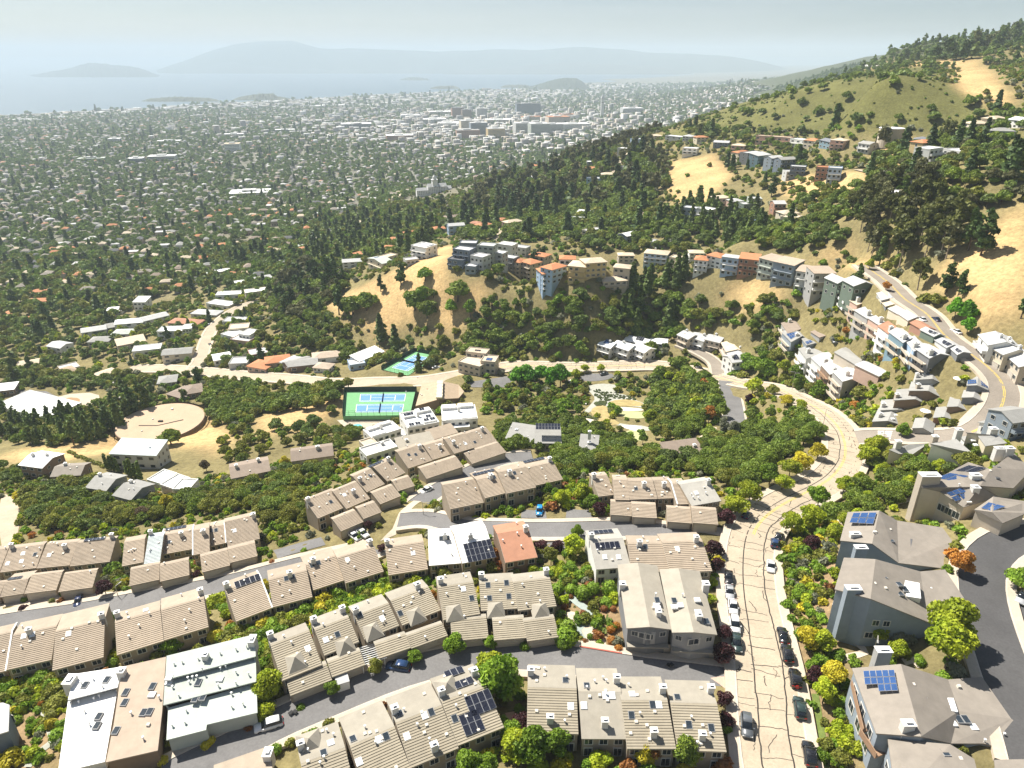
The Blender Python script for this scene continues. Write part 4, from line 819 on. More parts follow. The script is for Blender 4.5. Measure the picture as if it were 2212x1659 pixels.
row('the dormered row', 'A2', [((370,1192),(640,1088),(320,1088),(325,1062)), ((640,1070),(855,990),(600,975),(610,950)), ((945,950),(1150,880),(885,865),(900,840)), ((1155,885),(1390,800),(1110,805),(1120,782))], **dict(G, roof='tileg'))
row('the rock garden row', 'A2', [
 ((1360,700),(1600,660),(1335,485),(1335,415), dict(ch=[(1342,425)], dorm=[(1430,630)], sk=[(1545,560)], skd=[(1490,500)])), ((1605,640),(1840,625),(1590,460),(1580,405), dict(ch=[(1592,395)], dorm=[(1700,610)], sk=[(1650,475),(1660,560),(1770,460),(1785,548)])),
 ((1845,640),(2095,610),(1835,450),(1830,400), dict(ch=[(2035,365)], dorm=[(1990,620)]))], **dict(T4, he=4.2))
row('the rock garden row', 'A2', [((1415,838),(1655,815),(1395,700),(1400,680)), ((1690,832),(1900,815),(1665,700),(1670,680)), ((1905,838),(2112,810),(1885,705),(1890,685))], **dict(G, roof='tileg'))
row('the bottom lane row', 'A2', [
 ((500,1950),(800,1830),(390,1650),(300,1490), dict(ch=[(335,1525)], dorm=[(450,1490)], skd=[(632,1495)], sk=[(585,1560)])), ((850,1800),(1150,1660),(745,1520),(640,1350), dict(skd=[(945,1475),(815,1620)], sk=[(990,1455),(775,1470)])),
 ((1150,1659),(1460,1530),(1055,1365),(940,1222), dict(ch=[(985,1280),(1300,1500)], sk=[(1078,1305),(1283,1298)], skd=[(1240,1320),(1125,1455)])), ((1455,1515),(1755,1395),(1345,1230),(1215,1100), dict(ch=[(1290,1165),(1560,1015)], dorm=[(1345,1130)], so=[((1430,1040),3,1),((1495,1110),3,1),((1600,1240),4,2),((1545,1370),3,2)], sk=[(1435,1340)]))], **dict(T4, base=6, nv=9, pitch=.24, pb=.14))
row('the bottom row by the road', 'A3', [
 ((390,1430),(725,1440),(395,1135),(398,985), dict(ch=[(405,1010),(542,1320)], sk=[(640,1090)], skd=[(675,1260)])), ((745,1468),(1038,1470),(728,1165),(710,1010), dict(ch=[(988,1060),(897,1345)], roof='capg', plain=True, look='plain grey tan', sk=[(778,1125)], skd=[(760,1255),(900,1190),(943,1190)])),
 ((1040,1535),(1358,1535),(1035,1220),(1010,1065), dict(ch=[(1285,1125),(1215,1410)], sk=[(1205,1250),(1068,1318)], skd=[(1245,1250),(1073,1180)])), ((1365,1545),(1685,1555),(1325,1235),(1280,1085), dict(ch=[(1598,1125),(1530,1430)], sk=[(1440,1380),(1585,1400),(1365,1200)]))], **dict(T4, base=6, nv=9, chm=CHIM, pitch=.24, pb=.14, he=4.4))
# ------------------------------------------------------------------ large grey houses on the right, flat roofs bottom left, gabled pair
b2 = facets('large grey house with a tall shaft chimney and dark side wall facing the yellow trees', 'A4', (1300,812), [(1045,295,9),(1250,305,11),(1218,562,11),(985,500,9),(1540,385,7.6),(1590,712,6.6),(1700,372,7),(1845,590,6.2),(1812,722,6)],
 [(0,3,2,1),(1,2,5,4),(4,5,8,7,6)], [0,3,2,5,8,7,6,4,1], wall='bluegrey')
facet_windows(b2, 2, (.12,.3,.62,.8), 1.6, 1.6, 1.5); facet_windows(b2, 2, (.18,.36), 4.6, 1.3, 1.4); facet_windows(b2, 0, (.25,.55,.8), 5.6, 1.7, 1.6); facet_windows(b2, 0, (.25,.55,.8), 2.4, 1.7, 1.8); facet_windows(b2, 3, (.3,.7), 3., 1.2, 1.2)
facet_items(b2, 'A4', [('ch',1100,515,10.3,(2.6,1.3,1.0,wallm('bluegrey'),11)),('sk',1300,420,9.8,-.2),('sk',1405,470,9.2,-.2),('sk',1410,530,8.8,-.2),('skd',1590,440,6.9),('skd',1590,485,6.9),('v',1245,465,10.6),('v',1315,495,9.9),('p',1710,605,6.5),('p',1685,655,6.5),('sk',1440,500,8.8)])
c_ = b2[0];
def roof_box(rp, reg, pts, h0, h1, rc, name='roof_block', wall=None):
 root, lp, Lc, z0, c = rp; P = [atz(fpt(reg, p), z0+h1)-np.array([c[0], c[1], z0]) for p in pts]; n = len(P)
 return MB().put([(p[0], p[1], h1) for p in P], [tuple(range(n))], 0).put([(p[0], p[1], h1) for p in P]+[(p[0], p[1], h0) for p in P], [(i, (i+1) % n, n+(i+1) % n, n+i) for i in range(n)], 1).obj(name, [roofm(rc), wallm(wall or 'bluegrey')], root)
roof_box(b2, 'A4', [(1430,440),(1535,460),(1545,560),(1450,545)], 6.2, 8.6, 'white', 'light_well', 'white')
roof_box(b2, 'A4', [(1262,640),(1358,655),(1340,690),(1250,670)], -1, 4.4, 'lgrey', 'bay_window')
b1 = facets('large grey house with blue solar panels above the shaft chimney house', 'A4', (960,330), [(1070,0,9),(1275,-10,10.5),(1228,205,10.5),(1020,185,9),(1400,330,8),(1390,55,8),(1690,365,6.5),(1750,190,6.5),(1685,100,6.5)],
 [(0,3,2,1),(1,2,4,5),(5,4,6,7,8)], [0,3,2,4,6,7,8,5,1], wall='bluegrey')
facet_windows(b1, 0, (.3,.7), 5.6, 1.7, 1.6); facet_windows(b1, 0, (.3,.7), 2.4, 1.7, 1.8)
facet_items(b1, 'A4', [('ch',1115,155,9.8,(2.,.9,.8)),('ch',1150,250,9.8,(2.4,1.2,1.,wallm('bluegrey'),9)),('v',1345,115,8.8),('v',1250,130,10.3),('sk',1350,185,8.7,-.2),('p',1235,140,10.3)])
roof_box(b1, 'A4', [(1445,170),(1490,175),(1475,255),(1430,245)], 5., 7.6, 'dark', 'light_well')
solar_quad(b1, 'A4', [(1105,8,10.0),(1258,5,10.6),(1235,82,10.6),(1078,72,9.9)], 3, 2)
b3 = facets('large grey house with a blue solar array and curved wooden decks', 'A4', (1050,1300), [(1098,1012,9),(1415,985,11),(1545,1455,11),(1255,1435,9),(1720,1085,7.4),(1792,1290,7.4),(1740,1500,7.4),(1940,1068,6.6),(2130,1340,6.4),(2300,1450,6),(2300,1590,6),(1950,1500,6.6)],
 [(0,3,2,1),(1,2,6,5,4),(4,5,8,7),(5,6,11,10,9,8)], [0,3,2,6,11,10,9,8,7,4,1], wall='bluegrey')
facet_windows(b3, 0, (.2,.5,.8), 5.6, 2.2, 1.8); facet_windows(b3, 0, (.2,.5,.8), 2.2, 2.2, 2.)
solar_quad(b3, 'A4', [(1168,1032,10.0),(1370,1025,11.0),(1395,1162,10.9),(1185,1170,9.8)], 5, 3, skip=((0,2),(1,2)))
facet_items(b3, 'A4', [('ch',1290,935,9.2,(2.4,1.3,1.6,wallm('grey'),11)),('ch',1455,1395,10.9,(1.7,1.1,1.)),('sk',1550,1190,9.4,-.2),('sk',1640,1305,8.6,-.2),('sk',1790,1345,7.4),('sk',1835,1345,7.4),('v',1495,1120,10.2),('v',1790,1130,7.4),('skd',1750,1370,7.5),('skd',1885,1395,7.),('v',1500,1300,10.4),('p',2080,1450,6.3),('p',1955,1490,6.6)])
roof_box(b3, 'A4', [(1630,1200),(1755,1205),(1785,1295),(1655,1275)], 5., 8.0, 'white', 'light_well', 'white')
for (x0, y0, x1, y1, z) in ((1085,1110,1170,1440,5.6),(1140,1440,1255,1600,5.2),(1085,1130,1150,1420,2.6)):
 p = [atz(fpt('A4', q), b3[3]+z)-np.array([b3[4][0], b3[4][1], 0]) for q in ((x0,y0),(x0+95,y0+10),(x1+60,y1-30),(x1-10,y1))]
 m_ = MB().put([(q[0], q[1], z) for q in p]+[(q[0], q[1], z+.25) for q in p], boxv(0,1,0,1,0,1)[1]); a, b = p[0], p[3]; n_v = np.array([.12, 0, 0])
 m_.put([(a[0], a[1], z+.25),(b[0], b[1], z+.25),(b[0]+.12, b[1], z+.25),(a[0]+.12, a[1], z+.25),(a[0], a[1], z+1.25),(b[0], b[1], z+1.25),(b[0]+.12, b[1], z+1.25),(a[0]+.12, a[1], z+1.25)], boxv(0,1,0,1,0,1)[1]); m_.obj('deck', [DECK], b3[0])
b4 = facets('grey hipped roof house cut by the bottom edge below the decks', 'A4', (1250,1640), [(1330,1470,7.5),(1735,1505,9.5),(1890,1600,9),(1930,1760,9),(1500,1760,9),(1370,1760,7)], [(0,5,4,1),(1,4,3,2)], [0,5,4,3,2,1], wall='bluegrey')
facet_windows(b4, 0, (.3,.7), 3.5, 1.5, 1.5); facet_items(b4, 'A4', [('sk',1700,1560,9.2,-.2),('v',1800,1600,9.1)])
b5 = facets('grey flat roofed wing at the bottom right corner', 'A4', (2190,1650), [(1900,1610,6),(2020,1605,6),(2300,1600,6),(2300,1760,6),(2040,1760,6)], [(1,4,3,2)], [1,4,3,2], wall='bluegrey')
# beige house with a very tall chimney wall and several solar arrays
e1 = facets('beige house with a tall pale chimney wall and blue solar arrays', 'D3', (650,720), [(400,480,8),(640,355,9.5),(900,470,9.5),(1055,560,6.6),(760,650,6.2),(560,515,7.2),(990,330,9.8),(1180,490,7.4),(800,270,8.8),(1180,190,9.8),(1330,330,8.4)],
 [(0,5,4,3,2,1),(1,2,7,6,8),(6,7,10,9)], [0,5,4,3,2,7,10,9,6,8,1], wall='beige', rc='taupe')
facet_windows(e1, 1, (.2,.5,.8), 2.2, 1.9, 2.)
facet_items(e1, 'D3', [('ch',455,445,8.2,(4.4,2.0,2.4,TANCH,14)),('ch',850,415,9.2,(2.2,1.4,1.4)),('ch',845,530,7.8,(1.6,1.3,1.8)),('skd',800,600,6.8),('sk',1040,310,9.4,-.3),('sk',1035,400,8.9,-.3),('ch',1055,195,9.8,(2.4,1.3,1.6)),('ch',1130,205,9.8,(2.,1.3,2.)),('v',985,345,9.6),('p',720,470,8.9)])
solar_quad(e1, 'D3', [(612,535,7.9),(745,488,8.4),(785,525,7.9),(650,562,7.4)], 3, 2); solar_quad(e1, 'D3', [(655,570,7.3),(712,550,7.5),(745,590,6.8),(690,605,6.7)], 2, 2); solar_quad(e1, 'D3', [(722,545,7.6),(770,535,7.7),(805,575,7.1),(755,585,7.0)], 2, 2)
solar_quad(e1, 'D3', [(525,405,8.7),(640,365,9.5),(808,392,9.5),(680,438,8.7)], 6, 2); solar_quad(e1, 'D3', [(685,345,9.2),(800,300,9.4),(955,322,9.7),(850,362,9.4)], 6, 2, False)
e2 = facets('beige garage with blue solar panels below the tall chimney wall', 'D3', (900,800), [(850,670,4.4),(1010,560,5.6),(1290,600,5.6),(1290,700,4.6),(1090,785,4.2),(1000,690,5.6)], [(0,4,5,1),(1,5,3,2),(5,4,3)], [0,4,3,2,1], wall='beige', rc='taupe', name='garage', cat='garage')
solar_quad(e2, 'D3', [(905,660,5.0),(965,612,5.4),(1115,648,5.6),(1000,688,5.4)], 4, 2)
gme = shared('garage', lambda: _garage().me('garage_door', [GARM, FASC]))
e3 = facets('grey roofed house with a cream chimney below the crosswalk street', 'D3', (250,230), [(130,165,5),(300,120,6),(470,110,6),(330,205,4.6),(215,200,4.4)], [(0,4,3,2,1)], [0,4,3,2,1], wall='cream', rc='grey'); facet_items(e3, 'D3', [('ch',198,150,5.2,(1.6,1.3,2.4,None,7))])
e4 = facets('long grey roofed house with raised white edges by the street bend', 'D3', (760,215), [(480,115,5.6),(700,75,6.4),(830,190,6.2),(680,190,4.8)], [(0,3,2,1)], [0,3,2,1], wall='white', rc='grey'); facet_items(e4, 'D3', [('ch',708,50,6.4,(1.7,1.3,2.2,None,5)),('ch',512,85,5.8,(1.5,1.2,1.4,TANCH)),('skd',838,85,6.),('skd',862,125,6.)])
e5 = facets('grey roofed house stepping down behind the raised white edges', 'D3', (900,140), [(730,55,6.4),(870,45,6.8),(935,130,6.2),(835,160,5.6)], [(0,3,2,1)], [0,3,2,1], wall='white', rc='grey')
e6 = facets('wide grey roofed house with a cream wall under the upper road', 'D3', (1000,140), [(780,20,6.8),(1050,45,7.2),(1128,110,6.4),(945,135,5.6),(880,45,6.4)], [(0,4,3,2,1)], [0,4,3,2,1], wall='cream', rc='grey'); facet_items(e6, 'D3', [('ch',1000,25,7.2,(2.,1.4,1.6))])
# flat roofs bottom left
f1 = facets('bright white flat roofed house at the bottom left', 'A1', (420,1655), [(480,1050,6.4),(790,1002,6.4),(762,1135,6.4),(440,1218,6.4),(440,1228,5.2),(762,1145,5.2),(680,1618,4.6),(375,1690,4.6)],
 [('white',0,3,2,1),('white',4,7,6,5)], [0,3,4,7,6,5,2,1], wall='white')
facet_items(f1, 'A1', [('ch',460,1110,6.4,(1.5,2.2,1.1)),('sk',552,1122,6.45),('sk',692,1088,6.45),('sk',640,1325,5.15),('sk',628,1385,5.1),('p',605,1085,6.45),('p',528,1112,6.45),('p',665,1135,6.45),('p',610,1215,5.2),('p',645,1200,5.2),('p',512,1238,5.2),('p',460,1250,5.2),('p',548,1292,5.2),('p',580,1375,5.1)])
f2 = facets('flat tan roofed house between the white roof and the green roofs', 'A1', (850,1640), [(792,1002,5.9),(1076,938,5.9),(1050,1300,5.0),(736,1378,5.0),(1022,1545,4.4),(686,1622,4.4)], [('gravel',0,3,2,1),('gravel',3,5,4,2)], [0,3,5,4,2,1], wall='brown')
facet_items(f2, 'A1', [('ch',793,1055,5.8,(1.2,1.2,1.2)),('sk',988,1130,5.5),('sk',815,1168,5.5),('sk',808,1235,5.3),('skd',985,1185,5.4),('sk',752,1418,4.9),('sk',930,1300,5.1),('sk',970,1295,5.1),('p',1032,1205,5.4),('p',852,1310,5.1),('v',962,1380,4.9),('p',930,1472,4.7)])
f3 = facets('pale green flat roofed house in three steps above the lane', 'A1', (1400,1490), [(1080,932,6.8),(1652,792,6.8),(1657,935,6.4),(1070,1088,6.4),(1068,1095,5.6),(1657,942,5.6),(1662,1098,5.2),(1058,1252,5.2),(1090,1268,4.4),(1338,1200,4.4),(1662,1105,4.4),(1668,1300,3.8),(1340,1378,3.8),(1335,1412,3.8),(1078,1478,3.8)],
 [('green',0,3,2,1),('green',4,7,6,5),('green',8,14,13,12,11,10,9)], [0,3,4,7,8,14,13,12,11,10,6,5,2,1], wall='sage')
facet_items(f3, 'A1', [('ch',1335,950,6.6,(.9,1.1,1.2)),('ch',1638,850,6.7,(1.1,1.8,1.2)),('skd',1425,1082,5.5),('sk',1285,1105,5.5),('skd',1095,1075,6.4),('skd',1095,1105,5.6),('sk',1265,1210,5.0),('sk',1315,1200,5.0)]+[('p',x,y,h) for x,y,h in ((1130,990,6.6),(1182,978,6.6),(1285,955,6.6),(1428,920,6.6),(1530,892,6.7),(1598,875,6.7),(1312,1022,6.5),(1220,1085,5.5),(1250,1080,5.5),(1278,1075,5.5),(1228,1110,5.4),(1430,1020,5.6),(1465,1008,5.6),(1530,1040,5.6),(1612,1055,5.5),(1120,1142,5.4),(1415,1128,5.4),(1530,1112,5.4),(1160,1195,5.3),(1502,1185,4.3),(1208,1290,4.3),(1502,1265,4.1),(1575,1245,4.2),(1200,1370,4.),(1118,1390,4.))])
f4 = facets('dark walled house corner at the bottom left edge', 'A1', (40,1560), [(-200,1250,7),(20,1235,7),(62,1250,7),(55,1420,6.6),(-200,1500,6.6)], [('lgrey',0,4,3,2,1)], [0,4,3,2,1], wall='slate'); facet_windows(f4, 3, (.3,.7), 3, 1.6, 1.8)
f5 = facets('grey roof corner of a house beside the white car, cut by the bottom edge', 'A1', (1600,1655), [(1385,1640,4),(1760,1510,4),(1770,1800,4),(1385,1900,4)], [('cap',0,3,2,1)], [0,3,2,1], wall='tan'); facet_items(f5, 'A1', [('ch',1742,1590,4.,(1.2,1.6,1.3))])
# two grey houses with gables towards the lane
z1 = gable3('grey gabled house by the rock garden, bay window over a garage', 'A3', (1035,745), (1185,735), (1325,752), (990,432), h=(6.4,7.8,6.4), rc='capg', wall='dkgrey', base=3, win=[(0,(.35,),4.6,1.3,1.2),(1,(.7,),4.6,1.3,1.2),(0,(.82,),4.4,2.4,1.4)], items=[('ch',1008,490,6.6,(1.1,1.0,1.2)),('ch',1240,655,7.4,(.9,1.6,1.)),('sk',1235,572,7.6),('skd',1230,605,7.4),('p',1225,540,7.7),('p',1245,610,7.4),('v',1210,620,7.5)])
z2 = gable3('grey gabled house with a pale bay window nearest the road', 'A3', (1330,772), (1470,770), (1622,786), (1268,462), h=(6.4,7.8,6.4), rc='capg', wall='grey', base=3, win=[(0,(.3,),4.6,1.3,1.2),(1,(.75,),4.6,1.3,1.2),(1,(.08,),4.4,2.4,1.5)], items=[('ch',1545,500,6.8,(1.2,1.2,1.6)),('ch',1500,680,7.5,(1.,1.6,1.)),('sk',1345,575,7.4),('skd',1385,605,7.6),('skd',1345,615,7.4),('p',1400,545,7.8),('sk',1555,710,7.),('skd',1495,570,7.5)])
for rp in (z1, z2):
 lp = rp[1]; a, b = np.array(lp[0]), np.array(lp[2]); d = (b-a)/np.linalg.norm(b-a); ang = math.atan2(d[1], d[0]); nrm = np.array([math.sin(ang), -math.cos(ang), 0])
 p = a+d*4.2+nrm*.1; add('garage_door', gme, rp[0], (p[0], p[1], .05), (0, 0, ang), (4.9, 1, 1)); L_ = np.linalg.norm((b-a)[:2])
 q = a+nrm*.0; MB().box(0, L_, -1.3, .3, 2.55, 2.8).obj('canopy', [roofm('capg')], rp[0], loc=(q[0], q[1], 0), rot=(0, 0, ang))
 MB().box(L_*.38, L_*.66, -.8, .3, 3.2, 6.1).obj('bay', [wallm('grey')], rp[0], loc=(q[0], q[1], 0), rot=(0, 0, ang)); window(rp[0], (q+d*L_*.42+nrm*.83)[0], 4.2, L_*.2, 1.4, y=(q+d*L_*.42+nrm*.83)[1], rz=ang)
# ------------------------------------------------------------------ gabled houses inside the bend of the upper road
GW = [(0,(.35,.7),1.2,1.3,1.4),(1,(.3,.6),1.,1.2,1.3)]
for i, (a, b, c, d, it) in enumerate([
  ((370,890),(600,878),(955,985),(440,745),[('ch',480,835,5.6,(1.5,1.1,1.6,None,6)),('skd',715,800,6.4),('skd',670,855,6.6),('sk',915,880,5.6)]), ((490,722),(790,712),(1050,862),(500,615),[('ch',525,670,5.6,(1.3,1.1,1.3)),('sk',862,670,6.5),('skd',740,620,6.8)]),
  ((690,580),(1000,562),(1280,692),(715,465),[('ch',730,535,5.6,(1.3,1.1,1.2,TANCH)),('sk',1090,520,6.4),('sk',1085,545,6.4)]), ((900,440),(1190,440),(1475,587),(930,345),[('ch',1035,395,6.3,(1.2,1.,1.3,TANCH)),('skd',1230,355,6.7),('skd',1310,435,6.)]), ((1000,282),(1250,268),(1505,387),(1010,170),[('ch',1020,240,5.6,(1.,1.,1.2)),('sk',1130,215,6.4),('skd',1330,200,6.4)])]):
 gable3('grey roofed gabled house, %s up from the crosswalk corner in the road bend' % ORD[i], 'D1', a, b, c, d, h=(5.2,6.8,4.4), rc='grey', wall=('dkgrey','grey','brown','brown','grey')[i], win=GW, items=it, base=6)
ga = []
for i, (a, b, c, d) in enumerate([((950,985),(1110,980),(1255,1065),(985,880)), ((1255,835),(1420,820),(1595,892),(1290,725)), ((1455,675),(1620,668),(1788,742),(1490,570)), ((1670,540),(1845,535),(2002,602),(1700,450)), ((1745,365),(1900,360),(2062,432),(1760,270))]):
 ga.append(gable3('small grey gabled garage, %s along the inside of the road bend' % ORD[i], 'D1', a, b, c, d, h=(2.9,3.9,2.7), rc='grey', wall=('grey','rust','brown','dkgrey','dkgrey')[i], name='garage', cat='garage', base=3, near=False))
solar_quad(ga[4], 'D1', [(1760,290,3.1),(1880,290,3.7),(1890,345,3.8),(1755,355,3.0)], 4, 2); solar_quad(ga[4], 'D1', [(1950,295,3.6),(2060,345,2.8),(2060,415,2.7),(1955,370,3.5)], 3, 2)
add_sol = [5]
# terrace of tall houses with decks below the upper road
TW = [(5,(.3,.7),3.6,1.6,1.6),(5,(.3,.7),.6,1.6,1.6),(0,(.4,),3.2,1.2,1.2),(1,(.4,),3.4,1.2,1.1)]
for i, (a, b, c, d, wl, rc, so_) in enumerate([((605,205),(790,165),(960,232),(548,150),'lgrey','lgrey',0), ((700,275),(870,215),(1050,302),(640,238),'pink','cream',0), ((815,425),(990,368),(1110,405),(705,355),'grey','lgrey',0), ((950,500),(1120,450),(1250,492),(852,438),'pink','lgrey',0),
   ((1060,602),(1180,545),(1330,602),(962,530),'white','red',0), ((1210,690),(1300,640),(1420,660),(1090,600),'teal','lgrey',1), ((1330,785),(1440,740),(1540,720),(1255,690),'blue','lgrey',1), ((1500,862),(1620,810),(1795,842),(1370,775),'dkgrey','lgrey',1)]):
 rp = gable3('tall hillside terrace house with stacked decks, %s from the top below the road' % ORD[i], 'D2', a, b, c, d, h=(8.6,9.6,8.4), rc=rc, wall=wl, win=TW, base=5, balc=2, items=[('ch', a[0]+15, a[1]-45, 9.3, (1.4,1.2,1.6,None,4))], near=False, group='terrace houses below the upper road')
 if so_: solar_quad(rp, 'D2', [((a[0]+d[0])/2+25,(a[1]+d[1])/2-8,9.),((b[0]+d[0]+b[0]-a[0])/2-5,(b[1]+d[1]+b[1]-a[1])/2+12,9.5),(b[0]-22,b[1]+2,9.5),(a[0]+45,a[1]-18,8.9)], 4, 2, False)
for i, (a, b, c, d, wl, rc, so_) in enumerate([((1020,290),(1140,255),(1218,282),(962,235),'dkgrey','cream',0), ((970,222),(1090,192),(1175,232),(930,162),'grey','lgrey',0), ((1170,385),(1270,350),(1318,376),(1075,332),'cream','lgrey',0), ((1265,445),(1370,402),(1420,425),(1180,388),'cream','lgrey',0),
   ((1430,555),(1500,522),(1580,545),(1322,492),'rust','red',0), ((1550,622),(1620,590),(1682,616),(1437,566),'green','lgrey',1), ((1690,745),(1770,710),(1862,737),(1592,682),'lgrey','lgrey',1), ((1810,822),(1880,790),(1972,806),(1747,766),'dkgrey','lgrey',1)]):
 rp = gable3('roadside garage of the terrace, %s down from the top of the upper road' % ORD[i], 'D2', a, b, c, d, h=(3.,3.8,2.9), rc=rc, wall=wl, name='garage', cat='garage', base=4, near=False)
 if so_: solar_quad(rp, 'D2', [((a[0]+3*d[0])/4+22,(a[1]+3*d[1])/4-6,3.4),(d[0]+(b[0]-a[0])*.8+5,d[1]+(b[1]-a[1])*.8+10,3.8),(b[0]-12,b[1]+2,3.8),(a[0]+15,a[1]-10,3.1)], 4, 2, False)
# grey flats with stacked white balconies above the concrete road
for i, (a, b, c, d) in enumerate([((140,868),(330,810),(435,800),(75,785)), ((300,962),(430,900),(565,890),(220,885)), ((400,1042),(580,985),(695,1000),(325,960)), ((540,1120),(710,1072),(835,1092),(455,1035))]):
 gable3('grey block with stacked balconies above the concrete road, %s from its upper end' % ORD[i], 'D2', a, b, c, d, h=(9.,9.8,8.8), rc='lgrey' if i else 'grey', wall=('lgrey','lgrey','brown','grey')[i], win=TW, base=6, balc=3, items=[('ch', a[0]+25+30*(i > 0), a[1]-75+20*i*(i < 3), 9.8, (1.5,1.3,1.5))], near=False)
gable3('long grey roofed garage in the court behind the balcony blocks', 'D2', (680,932), (765,885), (812,872), (505,830), h=(3.4,4.2,3.4), rc='grey', wall='beige', name='garage', cat='garage', base=3, near=False)
gable3('grey roofed garage with a brick end below the planted strip', 'D2', (940,1062), (1040,1017), (1092,1027), (742,967), h=(3.2,4.,3.), rc='lgrey', wall='pink', name='garage', cat='garage', base=3, near=False)
gable3('upper brown roofed house at the dry slope above the balcony blocks', 'D4', (920,152), (1020,118), (1112,142), (882,92), h=(6.4,7.4,6.), rc='brown', wall='grey', win=TW[:2], base=6, balc=1, items=[('ch',935,65,7.2,(1.3,1.1,1.4))], near=False)
rp = gable3('blue grey house with blue solar panels and a tall chimney by the dry slope', 'D4', (945,217), (1030,170), (1130,205), (892,162), h=(8.2,9.2,7.6), rc='grey', wall='bluegrey', win=TW, base=6, balc=2, items=[('ch',990,175,8.6,(1.6,1.3,1.5,None,9)),('ch',1120,130,8.4,(1.2,1.,1.4))], near=False)
solar_quad(rp, 'D4', [(908,158,8.5),(985,142,9.),(1008,162,9.),(945,200,8.3)], 4, 2)
rp = gable3('low grey wing with two small solar panels beside the parked van', 'D4', (1062,242), (1130,224), (1192,240), (1035,205), h=(4.6,5.4,4.4), rc='grey', wall='bluegrey', base=5, near=False); solar_quad(rp, 'D4', [(1052,218,4.9),(1095,205,5.3),(1112,218,5.3),(1068,236,4.8)], 2, 2)
gable3('brown roofed garage behind the blue grey solar house', 'D4', (1160,182), (1235,160), (1268,180), (1110,150), h=(3.,4.,3.), rc='brown', wall='grey', name='garage', cat='garage', base=3, near=False)
H = house
# pale terrace on the cul de sac
for i, (fl, fr, d, wl, rc, hh) in enumerate([((82,160),(165,196),9,'beige','lgrey',6), ((172,176),(282,212),9,'white','lgrey',6), ((292,195),(405,222),9,'beige','lgrey',6), ((420,222),(458,290),10,'beige','cream',6.4), ((455,285),(502,352),10,'lgrey','lgrey',6.6), ((500,372),(592,362),9,'white','lgrey',6.8)]):
 H('pale cul de sac terrace house, %s from its far left end' % ORD[i], 'D4', fl, fr, d=d, he=hh, roof='gable', ax='x', rise=1.4, wall=wl, rc=rc, st=2, win=3, balc=1, ch=1, nv=2, base=5, so=(.5,.35,3,2) if i == 5 else None, so_blue=False)
for i, (fl, fr, wl, sl) in enumerate([((418,1150),(500,1175),'lgrey',(.45,.4,3,2)), ((512,1155),(618,1190),'lgrey',None), ((635,1170),(720,1205),'white',None)]):
 H('white roofed two storey house, %s from the left by the curve of trees' % ORD[i], 'C6', fl, fr, d=9, he=6.2, roof='gable', ax='x', rise=1.5, wall=wl, rc='white', st=2, win=3, balc=1, ch=1, nv=3, so=sl)
H('white roofed house behind the white roofed row', 'C6', (590,1120), (735,1150), d=8, he=4, roof='gable', rise=1.2, wall='lgrey', rc='white', so=(.6,.4,4,2), so_blue=False, nv=2); H('small white hipped house by the cul de sac', 'C6', (755,1140), (865,1150), d=8, he=3.6, roof='hip', rise=1.6, wall='lgrey', rc='white', nv=1)
H('white gabled house beside the upper road, nearer the tan slope', 'A8', (1925,222), (1988,290), d=9, he=6.4, roof='gable', rise=1.6, wall='white', rc='lgrey', st=2, win=4, ch=2, balc=1); H('white house on the outer side of the upper road, middle one', 'A8', (1995,300), (2085,350), d=9, he=6.4, roof='gable', rise=1.6, wall='cream', rc='lgrey', st=2, win=4, ch=2, doors=1); H('cream house on the outer side of the upper road, at the frame edge', 'A8', (2100,352), (2190,430), d=9, he=6., roof='gable', rise=1.6, wall='beige', rc='lgrey', st=2, win=3, ch=1, doors=1)
H('grey house at the frame edge below the bend', 'A8', (2140,790), (2290,770), d=8, he=6, roof='gable', rise=1.4, wall='bluegrey', rc='grey', st=2, win=3, balc=1); H('low grey roofed house beside the dark tree at the frame edge', 'A8', (2050,850), (2130,830), d=6, he=3.6, roof='gable', rise=1., wall='white', rc='grey', st=1, win=2)
# white stepped flats beside the courts
def stepped(label, reg, FL, FR, d, lv, panels, wall='white'):
 o = H(label, reg, FL, FR, d=d, he=6.2, roof='flat', wall=wall, rc='white', st=2, win=5, side=2, par=.45, base=5); w_, d_, h = o['dims']
 for x0, x1, y0, y1, z in lv:
  MB().box(x0*w_, x1*w_, y0*d_, y1*d_, h+.06, h+z).obj('roof_block', [wallm('white')], o); MB().box(x0*w_-.15, x1*w_+.15, y0*d_-.15, y1*d_+.15, h+z, h+z+.15).obj('block_cap', [roofm('white')], o)
 for x, y, z in panels: solar(o, x*w_, y*d_, h+z, .12, 2, 1)
 chimney(o, w_*.5, d_*.6, h+.1, 1., .9, 2.2); return o
stepped('white stepped flats, the right one of three beside the courts', 'D5', (578,290), (845,272), 13, [(.03,.42,.75,.97,1.2),(.5,.92,.8,.98,1.2),(.1,.5,.03,.2,.5),(.55,.97,.05,.25,.6)], [])
stepped('white stepped flats with many solar panels, the middle one of three', 'D5', (312,345), (552,300), 14, [(.05,.4,.6,.8,1.),(.5,.95,.75,.95,1.1),(.05,.5,.03,.18,.6),(.55,.95,.1,.3,.7)], [(.15,.7,1.2),(.3,.7,1.2),(.7,.85,1.3),(.15,.1,.8),(.35,.1,.8),(.65,.2,.9),(.85,.2,.9),(.8,.5,.2)])
stepped('white stepped flats, the left one beside the pool', 'D5', (38,420), (262,350), 8, [(.1,.5,.7,.9,1.),(.5,.9,.8,.98,1.),(.05,.5,.05,.25,.6)], [])
